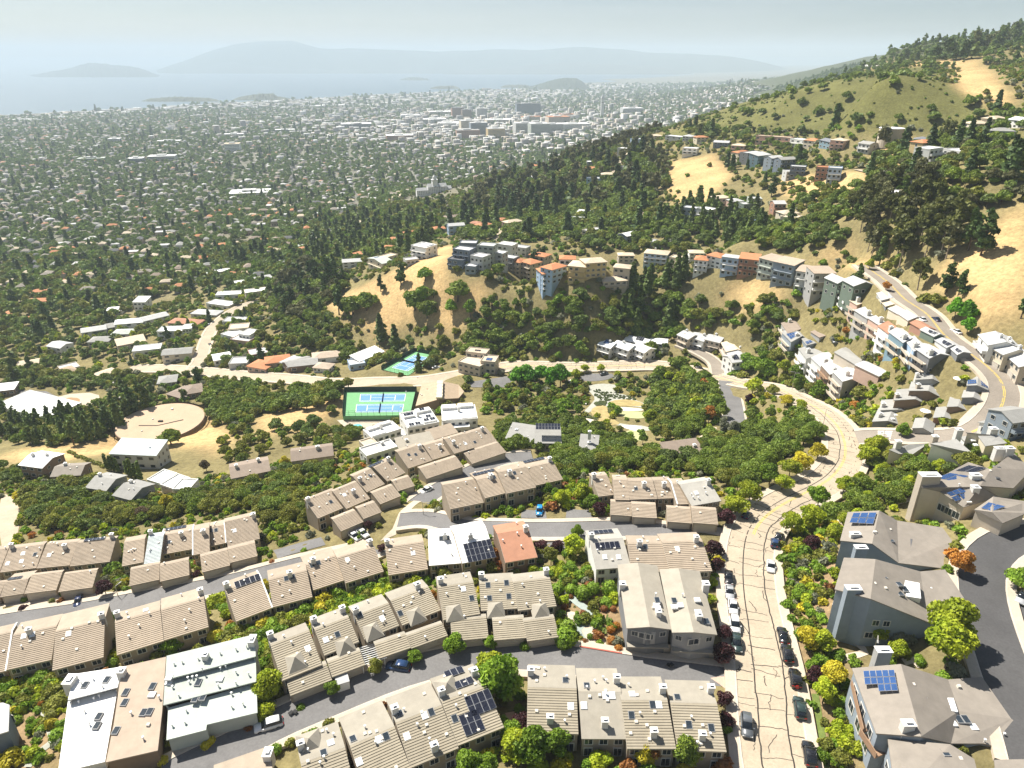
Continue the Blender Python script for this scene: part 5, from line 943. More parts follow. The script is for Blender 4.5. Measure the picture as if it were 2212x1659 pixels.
H('white roofed annexe under the right stepped flats', 'D5', (615,350), (785,335), d=6, he=3.4, roof='flat', wall='white', rc='white', st=1, win=3); H('grey tan flat roofed house with vents under the middle flats', 'D5', (250,492), (515,440), d=7, he=3.6, roof='shed', rise=.5, wall='beige', rc='capg', st=1, win=4, nv=7, ch=1); H('white roofed annexe under the left flats', 'D5', (180,425), (300,400), d=6, he=3.4, roof='flat', wall='white', rc='white', st=1, win=2)
H('cream flat roofed house below the pool', 'D5', (0,500), (95,470), d=7, he=3.6, roof='flat', wall='cream', rc='cream', st=1, win=3); H('pale flat roofed house at the thicket edge below the pool', 'D5', (0,560), (235,488), d=7, he=3.6, roof='flat', wall='white', rc='lgrey', st=1, win=4, ch=1, nv=2); H('tan tiled low roof between the flats and the uppermost row', 'D5', (500,425), (690,370), d=6, he=3.4, roof='shed', rise=1., wall='tan', rc='tile', st=1, win=3)
H('grey slate roofed house under the garden oaks', 'D5', (1062,412), (1262,442), d=9, he=4, roof='shed', rise=1.6, wall='grey', rc='grey', st=1, win=3, ch=1, nv=2); H('grey roofed house with a dark solar array under the oaks', 'A6', (1525,598), (1690,600), d=8, he=4, roof='shed', rise=1.4, wall='grey', rc='grey', st=1, win=3, so=(.5,.5,8,2), so_blue=False); H('grey roofed house with white rooftop boxes under the oaks', 'A6', (1810,640), (1925,650), d=8, he=4, roof='shed', rise=1.2, wall='grey', rc='grey', st=1, win=3, ch=2, nv=3)
H('low roof peeping out of the thicket below the yellow path', 'A7', (1090,790), (1320,760), d=6, he=3.4, roof='shed', rise=1.2, wall='tan', rc='brown', st=1, win=2, ch=1)
# houses left of the courts
o = H('large pale two storey house with a white metal roof by the round tank', 'A5', (712,452), (1012,465), B=(772,380), he=7.4, roof='shed', rise=1.8, wall='lgrey', rc='metal', st=2, win=4, side=3, nv=5)
H('white flat garage, first of three stepping down by the cypress trees', 'A5', (952,628), (1040,655), d=8, he=3., roof='flat', wall='white', rc='white', st=1, win=0, side=0, doors=1); H('white flat garage, middle of three stepping down by the cypress trees', 'A5', (1038,660), (1120,688), d=8, he=2.8, roof='flat', wall='white', rc='white', st=1, win=0, side=0, doors=1); H('white flat garage, last of three stepping down by the cypress trees', 'A5', (1118,690), (1225,695), d=7, he=2.6, roof='flat', wall='white', rc='white', st=1, win=0, side=0, doors=1)
H('white roofed brown house at the end of the row by the dry grass', 'A5', (125,525), (275,545), d=11, he=6, roof='gable', rise=1.4, wall='brown', rc='white', st=2, win=3, ch=2, nv=4); H('taupe roofed house next to the white roofed brown house', 'A5', (330,600), (520,590), d=9, he=4.4, roof='gable', rise=1.6, wall='brown', rc='taupe', st=1, win=3, ch=1, nv=3)
H('grey roofed house in the middle of the row by the thicket', 'A5', (560,670), (690,690), d=10, he=4.4, roof='gable', rise=1.6, wall='dkgrey', rc='grey', st=1, win=3, ch=1, nv=3); H('grey roofed house at the right end of the row by the thicket', 'A5', (735,720), (850,750), d=10, he=4.4, roof='gable', rise=1.6, wall='dkgrey', rc='grey', st=1, win=3, ch=1, nv=4)
H('brown roofed house with dark windows and a grey terrace, lower of two', 'A5', (1500,612), (1748,562), B=(1500,520), he=4.4, roof='gable', ax='x', rise=1.5, wall='beige', rc='brown', st=1, win=4, ch=2, nv=2); H('brown roofed house with dark windows, upper of two by the dry meadow', 'A5', (1890,500), (2158,462), B=(1840,430), he=4.4, roof='gable', ax='x', rise=1.5, wall='beige', rc='brown', st=1, win=5, ch=2, nv=2)
# clubhouse with a raised ridge
cl = facets('brown roofed clubhouse with a pale glazed ridge beside the courts', 'D5', (500,200), [(372,172,4),(420,0,4.6),(560,-20,8),(552,120,8),(700,112,4.4),(742,62,4.4),(700,10,4.6)], [('tan',0,3,2,1),('tan',3,4,5,6,2)], [0,3,4,5,6,2,1], wall='brown')
for k in range(5):
 y = -8+k*26; q = atz(fpt('D5', (558-k*1.2, y+6)), cl[3]+8.2); MB().box(-1.5, 1.5, -1.9, 1.9, -.2, .55).obj('ridge_light', [mat('ridge_glass', (.62,.56,.42), .35)], cl[0], loc=(q[0]-cl[4][0], q[1]-cl[4][1], 8.3))
facet_items(cl, 'D5', [('sk',465,42,5.6,-.3),('v',410,80,4.8)])
H('tan modern villa with stacked flat roofs above the curve', 'C5', (1240,1265), (1380,1300), d=10, he=6, roof='flat', wall='beige', rc='cream', st=2, win=4, side=2, par=.5); o = H('tan modern villa, taller right wing with solar panels', 'C5', (1385,1262), (1480,1270), d=9, he=7, roof='flat', wall='beige', rc='cream', st=2, win=3, par=.5, so=(.5,.4,3,2)); H('tan modern villa, upper storey with dark skylight', 'C5', (1290,1200), (1420,1215), d=7, he=9, roof='flat', wall='beige', rc='cream', st=3, win=3, par=.4, so=(.5,.5,3,1), so_blue=False)
# school roofs at the left edge
H('long white roofed hall at the left edge by the pines', 'C4', (-40,1330), (300,1420), d=22, he=5, roof='flat', wall='white', rc='white', st=1, win=8, par=.3); H('white roofed pavilion at the left edge', 'C4', (-40,1240), (90,1225), d=10, he=4, roof='shed', rise=.6, wall='brown', rc='white', st=1, win=3)
H('brown roofed house behind the tank pines, left half', 'C4', (1080,1255), (1180,1285), d=12, he=3.4, roof='hip', rise=1.6, wall='brown', rc='brown', st=1, win=3); H('brown roofed house behind the tank pines, right half', 'C4', (1190,1260), (1310,1240), d=12, he=3.4, roof='hip', rise=1.8, wall='brown', rc='brown', st=1, win=3)
# ------------------------------------------------------------------ houses on the ridge, on the far slopes and in the valley: one line each
# view, left and right end of the front eave, height, depth, roof, wall, roof colour, storeys, windows a storey, balconies, label
def hs(reg, fl, fr, he, d, roof, wall, rc, st, win, balc, label, **k): return house(label, reg, fl, fr, d=d, he=he, roof=roof, wall=wall, rc=rc, st=st, win=win, balc=balc, base=k.pop('base', 7), **k)
hs('C5',(655,592),(748,628),7,10,'gable','cream','green',2,2,1,'tan house with a green metal roof at the left end of the ridge', ax='y', so=(.3,.4,2,2))
hs('C5',(750,600),(850,570),5,8,'flat','cream','cream',2,3,0,'tan flat roofed wing beside the green metal roof')
hs('C5',(905,610),(985,600),3,7,'flat','lgrey','lgrey',1,3,0,'low grey studio under the white round topped house')
hs('C5',(935,512),(1035,530),9,12,'flat','white','white',3,3,1,'white cubic house with a round top on the ridge'); hs('C5',(1035,518),(1085,505),8,9,'flat','white','white',3,2,0,'white right wing of the round topped ridge house')
hs('C5',(1205,535),(1312,548),9,9,'flat','slate','lgrey',3,3,1,'dark slate modern house, upper block on the bare ridge'); hs('C5',(1172,600),(1272,610),6,8,'flat','slate','dark',2,3,1,'dark slate modern house, lower terrace block'); hs('C5',(1250,497),(1358,500),9,8,'flat','slate','lgrey',2,3,0,'dark slate modern house, top floor behind')
hs('C5',(1365,512),(1470,520),12,9,'flat','sage','lgrey',4,3,0,'pale sage modern tower house'); hs('C5',(1320,578),(1400,592),8,9,'flat','lgrey','lgrey',2,3,0,'pale grey modern house, middle block'); hs('C5',(1285,645),(1352,652),5,8,'flat','bluegrey','lgrey',1,2,0,'blue grey block on the slope under the sage tower house')
hs('C5',(1455,560),(1525,570),10,8,'flat','lgrey','white',3,2,1,'white and grey modern house beside the red roofed villas'); hs('C5',(1495,502),(1590,515),9,9,'flat','white','white',2,3,0,'white flat topped block behind the modern houses'); hs('C5',(1510,585),(1600,600),8,8,'flat','dkgrey','lgrey',3,3,1,'dark grey modern house with decks'); hs('C5',(1590,520),(1680,532),6,8,'flat','lgrey','lgrey',2,3,0,'pale flat roofed house behind the red roofs')
hs('C5',(1588,612),(1640,622),9,9,'hip','beige','terra',3,2,1,'beige villa with a red tile roof, left of the pair on the ridge',rise=1.4); hs('C5',(1640,610),(1712,632),12,10,'hip','beige','terra',4,3,1,'tall beige villa with a red tile roof and stacked balconies',rise=1.4); hs('C5',(1700,568),(1800,585),8,10,'hip','beige','terra',2,3,0,'beige villa with solar panels on red tiles',rise=1.4,so=(.5,.3,3,1),so_blue=False)
hs('C5',(1790,695),(1850,690),12,12,'hip','blue','terra',4,2,1,'pale blue villa with an orange tile roof on the ridge',rise=1.4); hs('C5',(1850,668),(1945,640),9,9,'hip','blue','terra',3,3,0,'pale blue villa, right wing with orange tiles',rise=1.4); hs('C5',(1900,598),(2000,600),4,8,'hip','white','terra',1,3,0,'small white house with orange tiles behind the ridge',rise=1.3)
hs('C5',(1955,640),(2065,650),10,12,'hip','ochre','cream',3,3,1,'ochre villa with arched windows on the ridge',rise=1.3); hs('C5',(2068,625),(2205,615),9,10,'hip','ochre','cream',3,4,0,'ochre villa, long right wing',rise=1.3)
hs('C6',(455,745),(608,735),6,9,'hip','beige','cream',2,4,1,'beige stepped house, lowest block with a round deck',rise=1.2); hs('C6',(520,650),(625,660),11,8,'hip','beige','cream',3,3,0,'beige stepped house, middle tower',rise=1.2); hs('C6',(555,575),(655,575),8,8,'hip','beige','cream',3,3,0,'beige stepped house, upper tower',rise=1.2)
hs('C6',(718,558),(868,572),9,12,'hip','blue','cream',3,4,1,'pale blue three storey house with white balconies on the ridge',rise=1.5,ch=1); hs('C6',(882,588),(960,600),9,8,'flat','cream','cream',3,2,1,'open cream frame house beside the dark redwoods'); hs('C6',(1015,558),(1110,560),5,8,'hip','white','cream',2,3,0,'white house with a pale tile roof behind the redwoods',rise=1.2)
hs('C6',(1045,600),(1130,608),9,9,'hip','white','terra',3,3,2,'white villa with orange tiles and column balconies',rise=1.3); hs('C6',(1125,570),(1215,590),7,9,'hip','white','terra',3,3,0,'white villa, right wing with orange tiles',rise=1.2)
hs('C6',(1222,588),(1332,602),10,9,'shedf','blue','lgrey',3,3,1,'blue grey house with a bow balcony on the ridge row',rise=.6); hs('C6',(1335,592),(1462,605),10,10,'shed','rust','terra',3,4,1,'dark brown house with a terracotta roof on the ridge row',rise=.8); hs('C6',(1465,588),(1558,612),11,10,'shed','sage','gravel',3,3,1,'sage green house with a gravel roof on the ridge row',rise=.7)
hs('C6',(1558,612),(1692,640),12,11,'shed','bluegrey','gravel',3,3,1,'blue grey house with a gravel roof on the ridge row',rise=.7); hs('C6',(1705,672),(1825,690),11,10,'shed','lgrey','gravel',3,3,1,'pale grey house with wooden decks on the ridge row',rise=.7); hs('C6',(1822,690),(1965,690),12,10,'shed','grey','gravel',3,3,1,'grey end house with a tall window on the ridge row',rise=.7); hs('C6',(1975,752),(2060,745),8,9,'gable','green','lgrey',2,3,1,'dark green house with wooden stairs at the road end',ax='y'); hs('C6',(2080,770),(2212,765),5,9,'gable','green','lgrey',1,3,0,'dark green gabled garage house by the orange shrub',ax='y')
for i,(a,b,he,rc,wl,lb) in enumerate([((780,470),(880,478),5,'terra','cream','cream villa with bright red tiles behind the white round topped house'),((745,525),(828,530),5,'terra','white','small white house with bright red tiles by the green metal roof'),((900,435),(1000,425),4,'terra','cream','long villa with orange tiles and cypress trees, left part'),((1000,425),(1080,415),4,'terra','cream','long villa with orange tiles, right part'),((1080,405),(1160,400),4,'terra','cream','orange tiled house beside the blue gabled house'),((1310,365),(1380,372),6,'red','brown','brown house with a long red roof deck'),((1385,385),(1465,370),6,'terra','brown','brown house with red tiles beside the ridge drive'),((1395,335),(1500,345),3.6,'terra','pink','wide orange tiled villa at the top of the ridge drive'),((1500,348),(1565,345),3.6,'terra','brown','orange tiled garage at the top of the ridge drive'),((1560,365),(1660,350),6,'cream','pink','pink tan house with a pale tile roof beside the dry knoll'),((1180,385),(1285,378),8,'lgrey','blue','light blue gabled house with white trim'),((215,535),(335,525),4,'terra','cream','lone orange tiled house among the dark redwoods'),((585,360),(670,362),4,'cream','beige','beige house with a wide pale roof among valley trees'),((555,560),(640,580),4,'terra','cream','orange tiled house under the green metal roof house'),((490,620),(620,612),5,'lgrey','white','white house with a flat grey roof left of the ridge'),((1160,330),(1270,322),4,'brown','beige','brown roofed house with solar panels behind the blue house')]):
 hs('C5',a,b,he,9,'hip' if rc != 'lgrey' else 'gable',wl,rc,1 if he < 5 else 2,3,0,lb,rise=1.6)
# wooded slope and saddle behind the ridge
for fl,fr,he,roof,wl,rc,lb in [((285,290),(365,300),5,'gable','slate','white','dark house with a bright white gabled roof in the oaks'),((230,345),(320,350),4,'shed','lgrey','lgrey','pale roofed house below the white gable in the oaks'),((315,412),(400,428),5,'flat','cream','lgrey','pale flat roofed villa in the oaks'),((390,410),(450,412),5,'flat','cream','lgrey','small flat block of the pale villa in the oaks'),((605,450),(690,432),5,'gable','slate','white','white roofed cabin in the oaks'),((965,265),(1060,275),9,'flat','bluegrey','lgrey','blue grey tower house behind the tall conifers'),((1060,270),(1150,285),8,'flat','lgrey','white','pale tower house behind the tall conifers'),((1190,205),(1285,200),7,'hip','cream','cream','cream house with a pale roof by the dry meadow'),((1290,225),(1365,222),6,'hip','pink','lgrey','pink house with a pale roof by the dry meadow'),((1365,248),(1420,245),7,'flat','green','lgrey','green stepped house, left part'),((1400,210),(1485,212),6,'flat','sage','lgrey','green stepped house, right part'),((1565,240),(1640,240),7,'gable','rust','lgrey','narrow red brown house on the bare soil'),((1625,305),(1730,300),6,'hip','cream','cream','cream house with columns below the bare soil'),((1700,340),(1745,320),4,'flat','cream','cream','cream side block below the bare soil'),((690,315),(760,312),4,'hip','cream','brown','small pinkish house in the oaks'),((1430,350),(1490,360),4,'flat','blue','white','small light blue house among the conifers'),((740,485),(830,500),3,'flat','lgrey','lgrey','low grey garage roof beside the ridge conifers')]:
 hs('C6',fl,fr,he,9,roof,wl,rc,2,3,1 if he > 6 else 0,lb,rise=1.4,side=1)
for fl,fr,he,roof,wl,rc,lb in [((475,880),(560,885),7,'flat','pink','cream','long pinkish flats, left block under the green hill'),((560,885),(700,895),7,'flat','pink','cream','long pinkish flats, right block under the green hill'),((698,900),(805,912),9,'flat','white','white','white three storey house with balconies under the green hill'),((785,905),(875,915),6,'hip','cream','terra','house with orange tiles under the green hill'),((890,905),(960,920),6,'gable','teal','slate','dark blue house under the green hill'),((960,905),(1050,912),8,'hip','pink','cream','pink house with a pale roof under the green hill'),((1140,925),(1215,935),7,'gable','lgrey','grey','pale house with a dark gable beside the water tank'),((1500,900),(1600,905),6,'hip','dkgrey','slate','dark roofed house behind the eucalyptus'),((1560,925),(1645,920),7,'hip','ochre','terra','orange walled house beside the dark roof'),((1605,970),(1690,960),9,'flat','white','white','white stacked house with balconies on the right slope'),((1690,965),(1800,985),5,'flat','lgrey','white','low white house beside the stacked white house'),((1870,800),(2010,800),5,'hip','cream','cream','cream house at the upper right'),((2030,770),(2110,765),4,'hip','cream','cream','pale tiled house at the upper right'),((2115,770),(2212,780),5,'gable','white','white','white gabled house at the upper right edge'),((2000,845),(2160,850),5,'hip','sage','grey','grey roofed house under the white gabled house'),((315,940),(400,945),7,'hip','pink','cream','pink house with a pale roof, first of the mid row'),((360,990),(450,985),7,'hip','cream','terra','cream house with orange tiles in the mid row'),((425,995),(520,985),8,'flat','dkgrey','lgrey','dark grey cubic house in the mid row'),((490,1010),(575,1000),8,'shed','teal','lgrey','teal house in the mid row'),((578,1025),(655,1020),8,'gable','bluegrey','lgrey','blue grey gabled house in the mid row'),((640,1035),(740,1030),7,'gable','slate','grey','slate gabled house at the end of the mid row'),((700,1080),(800,1085),8,'flat','slate','lgrey','dark modern house with a flying roof on the bare slope'),((675,1115),(760,1115),5,'flat','lgrey','lgrey','pale lower block of the dark modern house'),((868,1085),(960,1090),9,'flat','rust','terra','red brick coloured house on the bare slope'),((945,1090),(1035,1095),10,'flat','blue','lgrey','tall blue house with balconies on the bare slope'),((0,960),(95,965),8,'flat','white','white','white open frame house above the dry meadow'),((0,880),(60,885),5,'hip','lgrey','lgrey','grey roofed house on the skyline left of the meadow'),((95,890),(170,888),5,'hip','cream','terra','orange tiled house on the skyline left of the meadow'),((200,920),(300,925),5,'gable','slate','lgrey','dark house among the dark trees in the mid row'),((1235,1255),(1310,1275),6,'flat','lgrey','white','white rounded house in the eucalyptus'),((1310,1245),(1395,1255),4,'flat','lgrey','white','low white wing in the eucalyptus'),((1545,1150),(1670,1150),5,'gable','grey','slate','grey house below the lane in the woods'),((1170,418),(1300,422),3,'flat','white','white','thin white house on the far crest')]:
 hs('C3',fl,fr,he,9,roof,wl,rc,3 if he > 7 else 2,3,1 if he > 6 else 0,lb,rise=1.4,side=1)
for fl,fr,he,roof,wl,rc,lb in [((1590,1155),(1680,1160),9,'flat','blue','lgrey','light blue three storey house on the wooded spur'),((1575,1090),(1700,1095),6,'hip','pink','terra','wide house with orange tiles on the wooded spur'),((1595,1050),(1680,1050),5,'flat','dkgrey','white','dark flat roofed house on the wooded spur'),((1690,1130),(1800,1130),5,'hip','cream','cream','cream house beside the light blue house'),((1450,1180),(1550,1165),5,'flat','pink','cream','pink flat roofed house on the spur'),((1180,1150),(1270,1150),5,'gable','dkgrey','lgrey','grey house with a pale roof in the spur woods'),((975,1160),(1040,1155),4,'hip','green','metal','green roofed house in the spur woods'),((1790,960),(1900,970),6,'flat','lgrey','white','white flat topped house on the spur crest'),((1905,905),(1990,900),6,'flat','blue','lgrey','pale blue house on the spur crest'),((1830,1000),(1945,1005),5,'hip','cream','cream','cream house under the spur crest'),((2000,880),(2080,880),4,'hip','cream','cream','low cream house on the crest road'),((2100,880),(2212,890),5,'flat','lgrey','white','pale house on the crest road'),((1455,980),(1540,975),4,'hip','grey','grey','grey roofed house on the wooded crest'),((1545,960),(1610,975),5,'flat','rust','lgrey','narrow red brown house on the wooded crest'),((1840,1085),(1890,1080),4,'flat','grey','lgrey','small grey house below the lane'),((1275,1040),(1340,1045),5,'hip','white','lgrey','white house left of the wooded crest'),((1205,1070),(1260,1075),5,'hip','pink','terra','pink house left of the wooded crest'),((1630,920),(1740,925),4,'hip','beige','brown','brown roofed house on the crest')]:
 hs('C2',fl,fr,he,10,roof,wl,rc,2,3,0,lb,rise=1.5,side=1)
# valley houses at the left, along the side street
for fl,fr,he,roof,wl,rc,lb in [((1335,670),(1480,690),4,'flat','white','white','white flat roofed house, upper left of the side street'),((1395,620),(1560,612),4,'flat','white','white','wide white roofed house at the top of the side street'),((1590,605),(1790,580),4,'flat','cream','white','cream and white flat house at the street end'),((1235,735),(1400,745),4,'hip','lgrey','lgrey','grey hipped house beside the side street'),((1085,795),(1280,805),4,'hip','pink','red','wide brown red hipped house beside the side street'),((1015,855),(1180,850),6,'flat','white','white','white two storey house with a flat roof by the side street'),((1180,840),(1240,835),5,'flat','white','white','small white block beside the two storey white house'),((1045,1005),(1240,990),6,'gable','cream','grey','large cream house with a grey roof by the street corner'),((855,985),(1040,965),4,'flat','white','white','white flat roofed house below the scalloped roof'),((760,945),(945,910),4,'shed','beige','cream','house with a scalloped tan roof'),((525,860),(690,835),6,'gable','lgrey','lgrey','grey white flats, left block'),((690,830),(745,820),5,'gable','dkgrey','grey','dark roofed flats between the white ones'),((740,805),(925,790),6,'gable','white','white','white flats with a stepped roof'),((930,785),(1095,745),5,'gable','white','lgrey','long white terrace above the white flats'),((565,920),(700,915),4,'hip','grey','grey','grey hipped house below the white flats'),((720,870),(870,865),4,'hip','lgrey','green','pale green roofed house below the white flats'),((300,945),(390,960),6,'gable','white','lgrey','white house under the tall dark conifers'),((680,720),(785,715),4,'hip','white','white','white pyramid roofed house in the trees'),((860,660),(940,660),8,'shed','white','white','white angular house in the trees'),((195,600),(310,590),4,'hip','cream','terra','long orange tiled house in the valley, left part'),((350,572),(500,560),4,'hip','cream','terra','long orange tiled house in the valley, right part'),((345,535),(410,530),4,'hip','cream','terra','orange tiled house above the long one'),((170,660),(295,655),4,'hip','cream','terra','orange tiled house below the long one'),((0,745),(70,745),4,'hip','cream','terra','orange tiled house at the left frame edge'),((80,785),(160,780),3,'hip','cream','terra','small orange tiled roof near the left edge'),((1195,525),(1310,520),4,'flat','white','lgrey','white house with solar panels above the street end'),((1310,490),(1410,480),4,'hip','teal','green','dark green roofed house above the street end'),((1390,470),(1500,460),4,'flat','white','white','white flat house above the street end'),((1525,545),(1600,535),4,'gable','lgrey','white','pale gabled house above the street end'),((1560,480),(1630,478),4,'gable','brown','tan','brown gabled house above the street end'),((1660,520),(1765,500),4,'gable','lgrey','lgrey','pale ribbed roof above the street end'),((1430,870),(1550,900),4,'flat','white','white','white cubic house right of the side street'),((1480,840),(1610,830),5,'flat','cream','cream','cream cubic house right of the side street'),((1490,905),(1610,920),4,'flat','pink','lgrey','pink walled house with white pergola'),((1545,870),(1615,880),6,'flat','white','white','white tower block right of the side street'),((1385,1040),(1500,1020),4,'gable','white','white','white house with a curved roof at the corner'),((1480,1065),(1600,1060),4,'flat','lgrey','lgrey','pale grey flat roof at the corner'),((1620,1010),(1740,990),3,'flat','rust','lgrey','red walled house with solar panels'),((1600,1075),(1720,1095),4,'hip','pink','terra','terracotta roofed house by the road, left part'),((1720,1060),(1880,1040),4,'hip','pink','terra','terracotta roofed house by the road, right part'),((1870,1080),(2060,1060),4,'gable','brown','grey','grey roofed house with brown walls by the road'),((1440,790),(1580,790),3,'flat','lgrey','lgrey','grey flat roof right of the upper side street'),((430,1120),(500,1100),3,'hip','cream','tan','tan roof in the trees left of the junction'),((110,1080),(250,1060),4,'gable','cream','cream','pale school roof left'),((400,1110),(520,1080),3,'flat','cream','lgrey','low pale school roof in the trees'),((665,1150),(780,1110),3,'hip','cream','cream','cream roof beside the junction'),((1020,1190),(1140,1175),3,'hip','grey','grey','grey roof behind the round tank'),((1100,150),(1170,150),4,'hip','cream','terra','red tiled cottage far up the valley')][:-1]:
 hs('C4',fl,fr,he,11,roof,wl,rc,1 if he < 5 else 2,3,0,lb,rise=1.5,side=1,base=5)
for fl,fr,he,d,roof,wl,rc,lb in [((85,1265),(180,1290),4,12,'hip','white','lgrey','white hipped villa beside the court fence, left part'),((300,1245),(480,1225),4,10,'hip','white','gravel','pale hipped villa above the road'),((540,1290),(640,1275),3.4,9,'flat','blue','lgrey','blue grey flat roofed house beside the villa'),((600,1260),(760,1195),4.5,8,'shed','white','white','long white house with a white roof beside the upper court'),((300,1300),(400,1310),3,8,'hip','white','gravel','lower wing of the pale hipped villa'),((140,1300),(300,1260),4,10,'gable','brown','grey','grey gabled house with brown walls above the road')]:
 hs('C5',fl,fr,he,d,roof,wl,rc,1,4,0,lb,rise=1.5,side=2,base=4)
# round pale water tank on the slope
q = hitr('C3', (1338,918)); tk = empty('water_tank', q, 0); tag(tk, 'round pale water tank on the far slope above the bare gully', 'water tank')
MB().cyl(0, 0, -4, 9.2, 8.2, 28).obj('wall', [wallm('beige')], tk); MB().cyl(0, 0, 9.2, 9.5, 8.5, 28).cyl(0, 0, 9.5, 10., 8.4, 28, 0, 2.).obj('roof', [roofm('white')], tk)
# ------------------------------------------------------------------ courts, pool, tank, golf green, paths
GRN = mat('court_green', (.16,.37,.17), .85, .08, .3); BLU = mat('court_blue', (.12,.27,.50), .85, .07, .3); NETM = mat('net_black', (.03,.03,.03), .8); FENC = mat('wind_screen', (.035,.05,.04), .9, .2, .5)
def quadw(C, u, v): return C[0]*(1-u)*(1-v)+C[1]*u*(1-v)+C[2]*u*v+C[3]*(1-u)*v
def court(label, C, z, rects, screens, netu=None, post_h=3.0):
 C = [np.array([*p, z]) for p in C]; c = sum(C)/4; root = empty('tennis_court', (c[0], c[1], z), 0); tag(root, label, 'tennis court'); L0 = [p-c for p in C]
 def pt(u, v, h=0.): p = quadw(L0, u, v); return (p[0], p[1], h)
 MB().put([pt(0,0,.25),pt(1,0,.25),pt(1,1,.25),pt(0,1,.25),pt(0,0,-2),pt(1,0,-2),pt(1,1,-2),pt(0,1,-2)], boxv(0,1,0,1,0,1)[1]).obj('slab', [GRN], root)
 for (u0, v0, u1, v1) in rects:
  o = add('play_surface', mesh('play_surface', [pt(u0,v0,.26),pt(u1,v0,.26),pt(u1,v1,.26),pt(u0,v1,.26)], [(0,3,2,1)], BLU), root)
  ln = MB(); du, dv = u1-u0, v1-v0
  def bar(a, b, c_, d): ln.put([pt(u0+du*a, v0+dv*b, .268), pt(u0+du*c_, v0+dv*b, .268), pt(u0+du*c_, v0+dv*d, .268), pt(u0+du*a, v0+dv*d, .268)], [(0,3,2,1)])
  e = .012; f = .022
  bar(0,0,1,f); bar(0,1-f,1,1); bar(0,0,e,1); bar(1-e,0,1,1); bar(0,.13,1,.13+f); bar(0,.87-f,1,.87); bar(.23,.13,.23+e,.87); bar(.77,.13,.77+e,.87); bar(.23,.5-f/2,.77,.5+f/2)
  add('court_lines', mesh('court_lines', ln.V, ln.F, WHT), o)
 if netu:
  for u0, v0, u1, v1 in rects:
   um = (u0+u1)/2; a, b = pt(um, v0-.03), pt(um, v1+.03); m_ = MB(); m_.put([(a[0]-.03,a[1],.26),(b[0]-.03,b[1],.26),(b[0]+.03,b[1],.26),(a[0]+.03,a[1],.26),(a[0]-.03,a[1],1.25),(b[0]-.03,b[1],1.25),(b[0]+.03,b[1],1.25),(a[0]+.03,a[1],1.25)], boxv(0,1,0,1,0,1)[1]); n_ = m_.obj('net', [NETM], root)
   for p in (a, b): MB().cyl(p[0], p[1], .2, 1.35, .08, 6).obj('net_post', [NETM], root)
 for (i, j, solid) in screens:
  a, b = L0[i], L0[j]; d = b-a; L_ = np.linalg.norm(d); n = max(2, int(L_/3)); nrm = np.array([-d[1], d[0], 0])/L_*.04; m_ = MB()
  if solid: m_.put([tuple(p) for p in (a-nrm, b-nrm, b+nrm, a+nrm)]+[tuple(p+np.array([0,0,post_h-.1])) for p in (a-nrm, b-nrm, b+nrm, a+nrm)], boxv(0,1,0,1,0,1)[1])
  else:
   for z_ in (1.1, 2.0, post_h-.05): m_.put([tuple(p+np.array([0,0,z_-.03])) for p in (a-nrm, b-nrm, b+nrm, a+nrm)]+[tuple(p+np.array([0,0,z_+.03])) for p in (a-nrm, b-nrm, b+nrm, a+nrm)], boxv(0,1,0,1,0,1)[1])
  m_.obj('wind_screen' if solid else 'fence_rail', [FENC], root)
  for k in range(n+1): p = a+d*k/n; MB().cyl(p[0], p[1], -.3, post_h, .06, 5).obj('fence_post', [NETM], root)
 return root
FOOT.append([tuple(p) for p in COURT_W]); FOOT.append([tuple(p) for p in COURT2_W]); FOOT.append([tuple(p) for p in PARK_W]); FOOT.append([(TANK_C[0]+23*math.cos(a*.785), TANK_C[1]+23*math.sin(a*.785)) for a in range(8)])
court('green and blue pair of tennis courts beside the clubhouse', COURT_W, COURT_Z, [(.22,.12,.86,.44),(.18,.55,.86,.87)], [(0,1,True),(1,2,True),(3,0,True),(2,3,False)], True)
court('green and blue tennis court beside the road above the clubhouse', [atz(fpt('A6', p), COURT2_Z)[:2] for p in ((528,128),(742,10),(900,42),(700,168))], COURT2_Z, [(.15,.2,.85,.8)], [(0,1,True),(1,2,True),(3,0,False),(2,3,False)], True, 2.6)
poolm, t, bs = _new('pool_water'); bs.inputs['Base Color'].default_value = (.16,.52,.56,1); bs.inputs['Roughness'].default_value = .12
o = sheet('pool_deck', POOLD_W, WALK, .1, z=POOLD_Z+.12); tag(o, 'pale pool deck under the courts', 'deck', kind='structure')
pw = [atz(fpt('A6', p), POOLD_Z+.1) for p in ((325,492),(395,474),(412,520),(398,552),(350,555),(322,525))]; o = sheet('pool', pw, poolm, z=POOLD_Z+.19, smooth_edge=2); tag(o, 'turquoise swimming pool beside the white stepped flats', 'pool'); del o['kind']
for k in range(9):
 q = atz(fpt('A6', (338+k*24, 455-k*2.2)), POOLD_Z+.2); b = MB().box(-.32,.32,-.95,.35,.28,.36).put([(-.32,.35,.36),(.32,.35,.36),(.32,.9,.85),(-.32,.9,.85),(-.32,.35,.28),(.32,.35,.28),(.32,.9,.77),(-.32,.9,.77)], boxv(0,1,0,1,0,1)[1])
 for x in (-.28,.22):
  for y in (-.85,.25): b.box(x, x+.06, y, y+.06, -.05, .28)
 r = b.obj('sun_lounger', [WHITEM], loc=(q[0], q[1], POOLD_Z+.17)); tag(r, 'white sun lounger in the line along the court side of the pool', 'sun lounger', 'sun loungers by the pool')
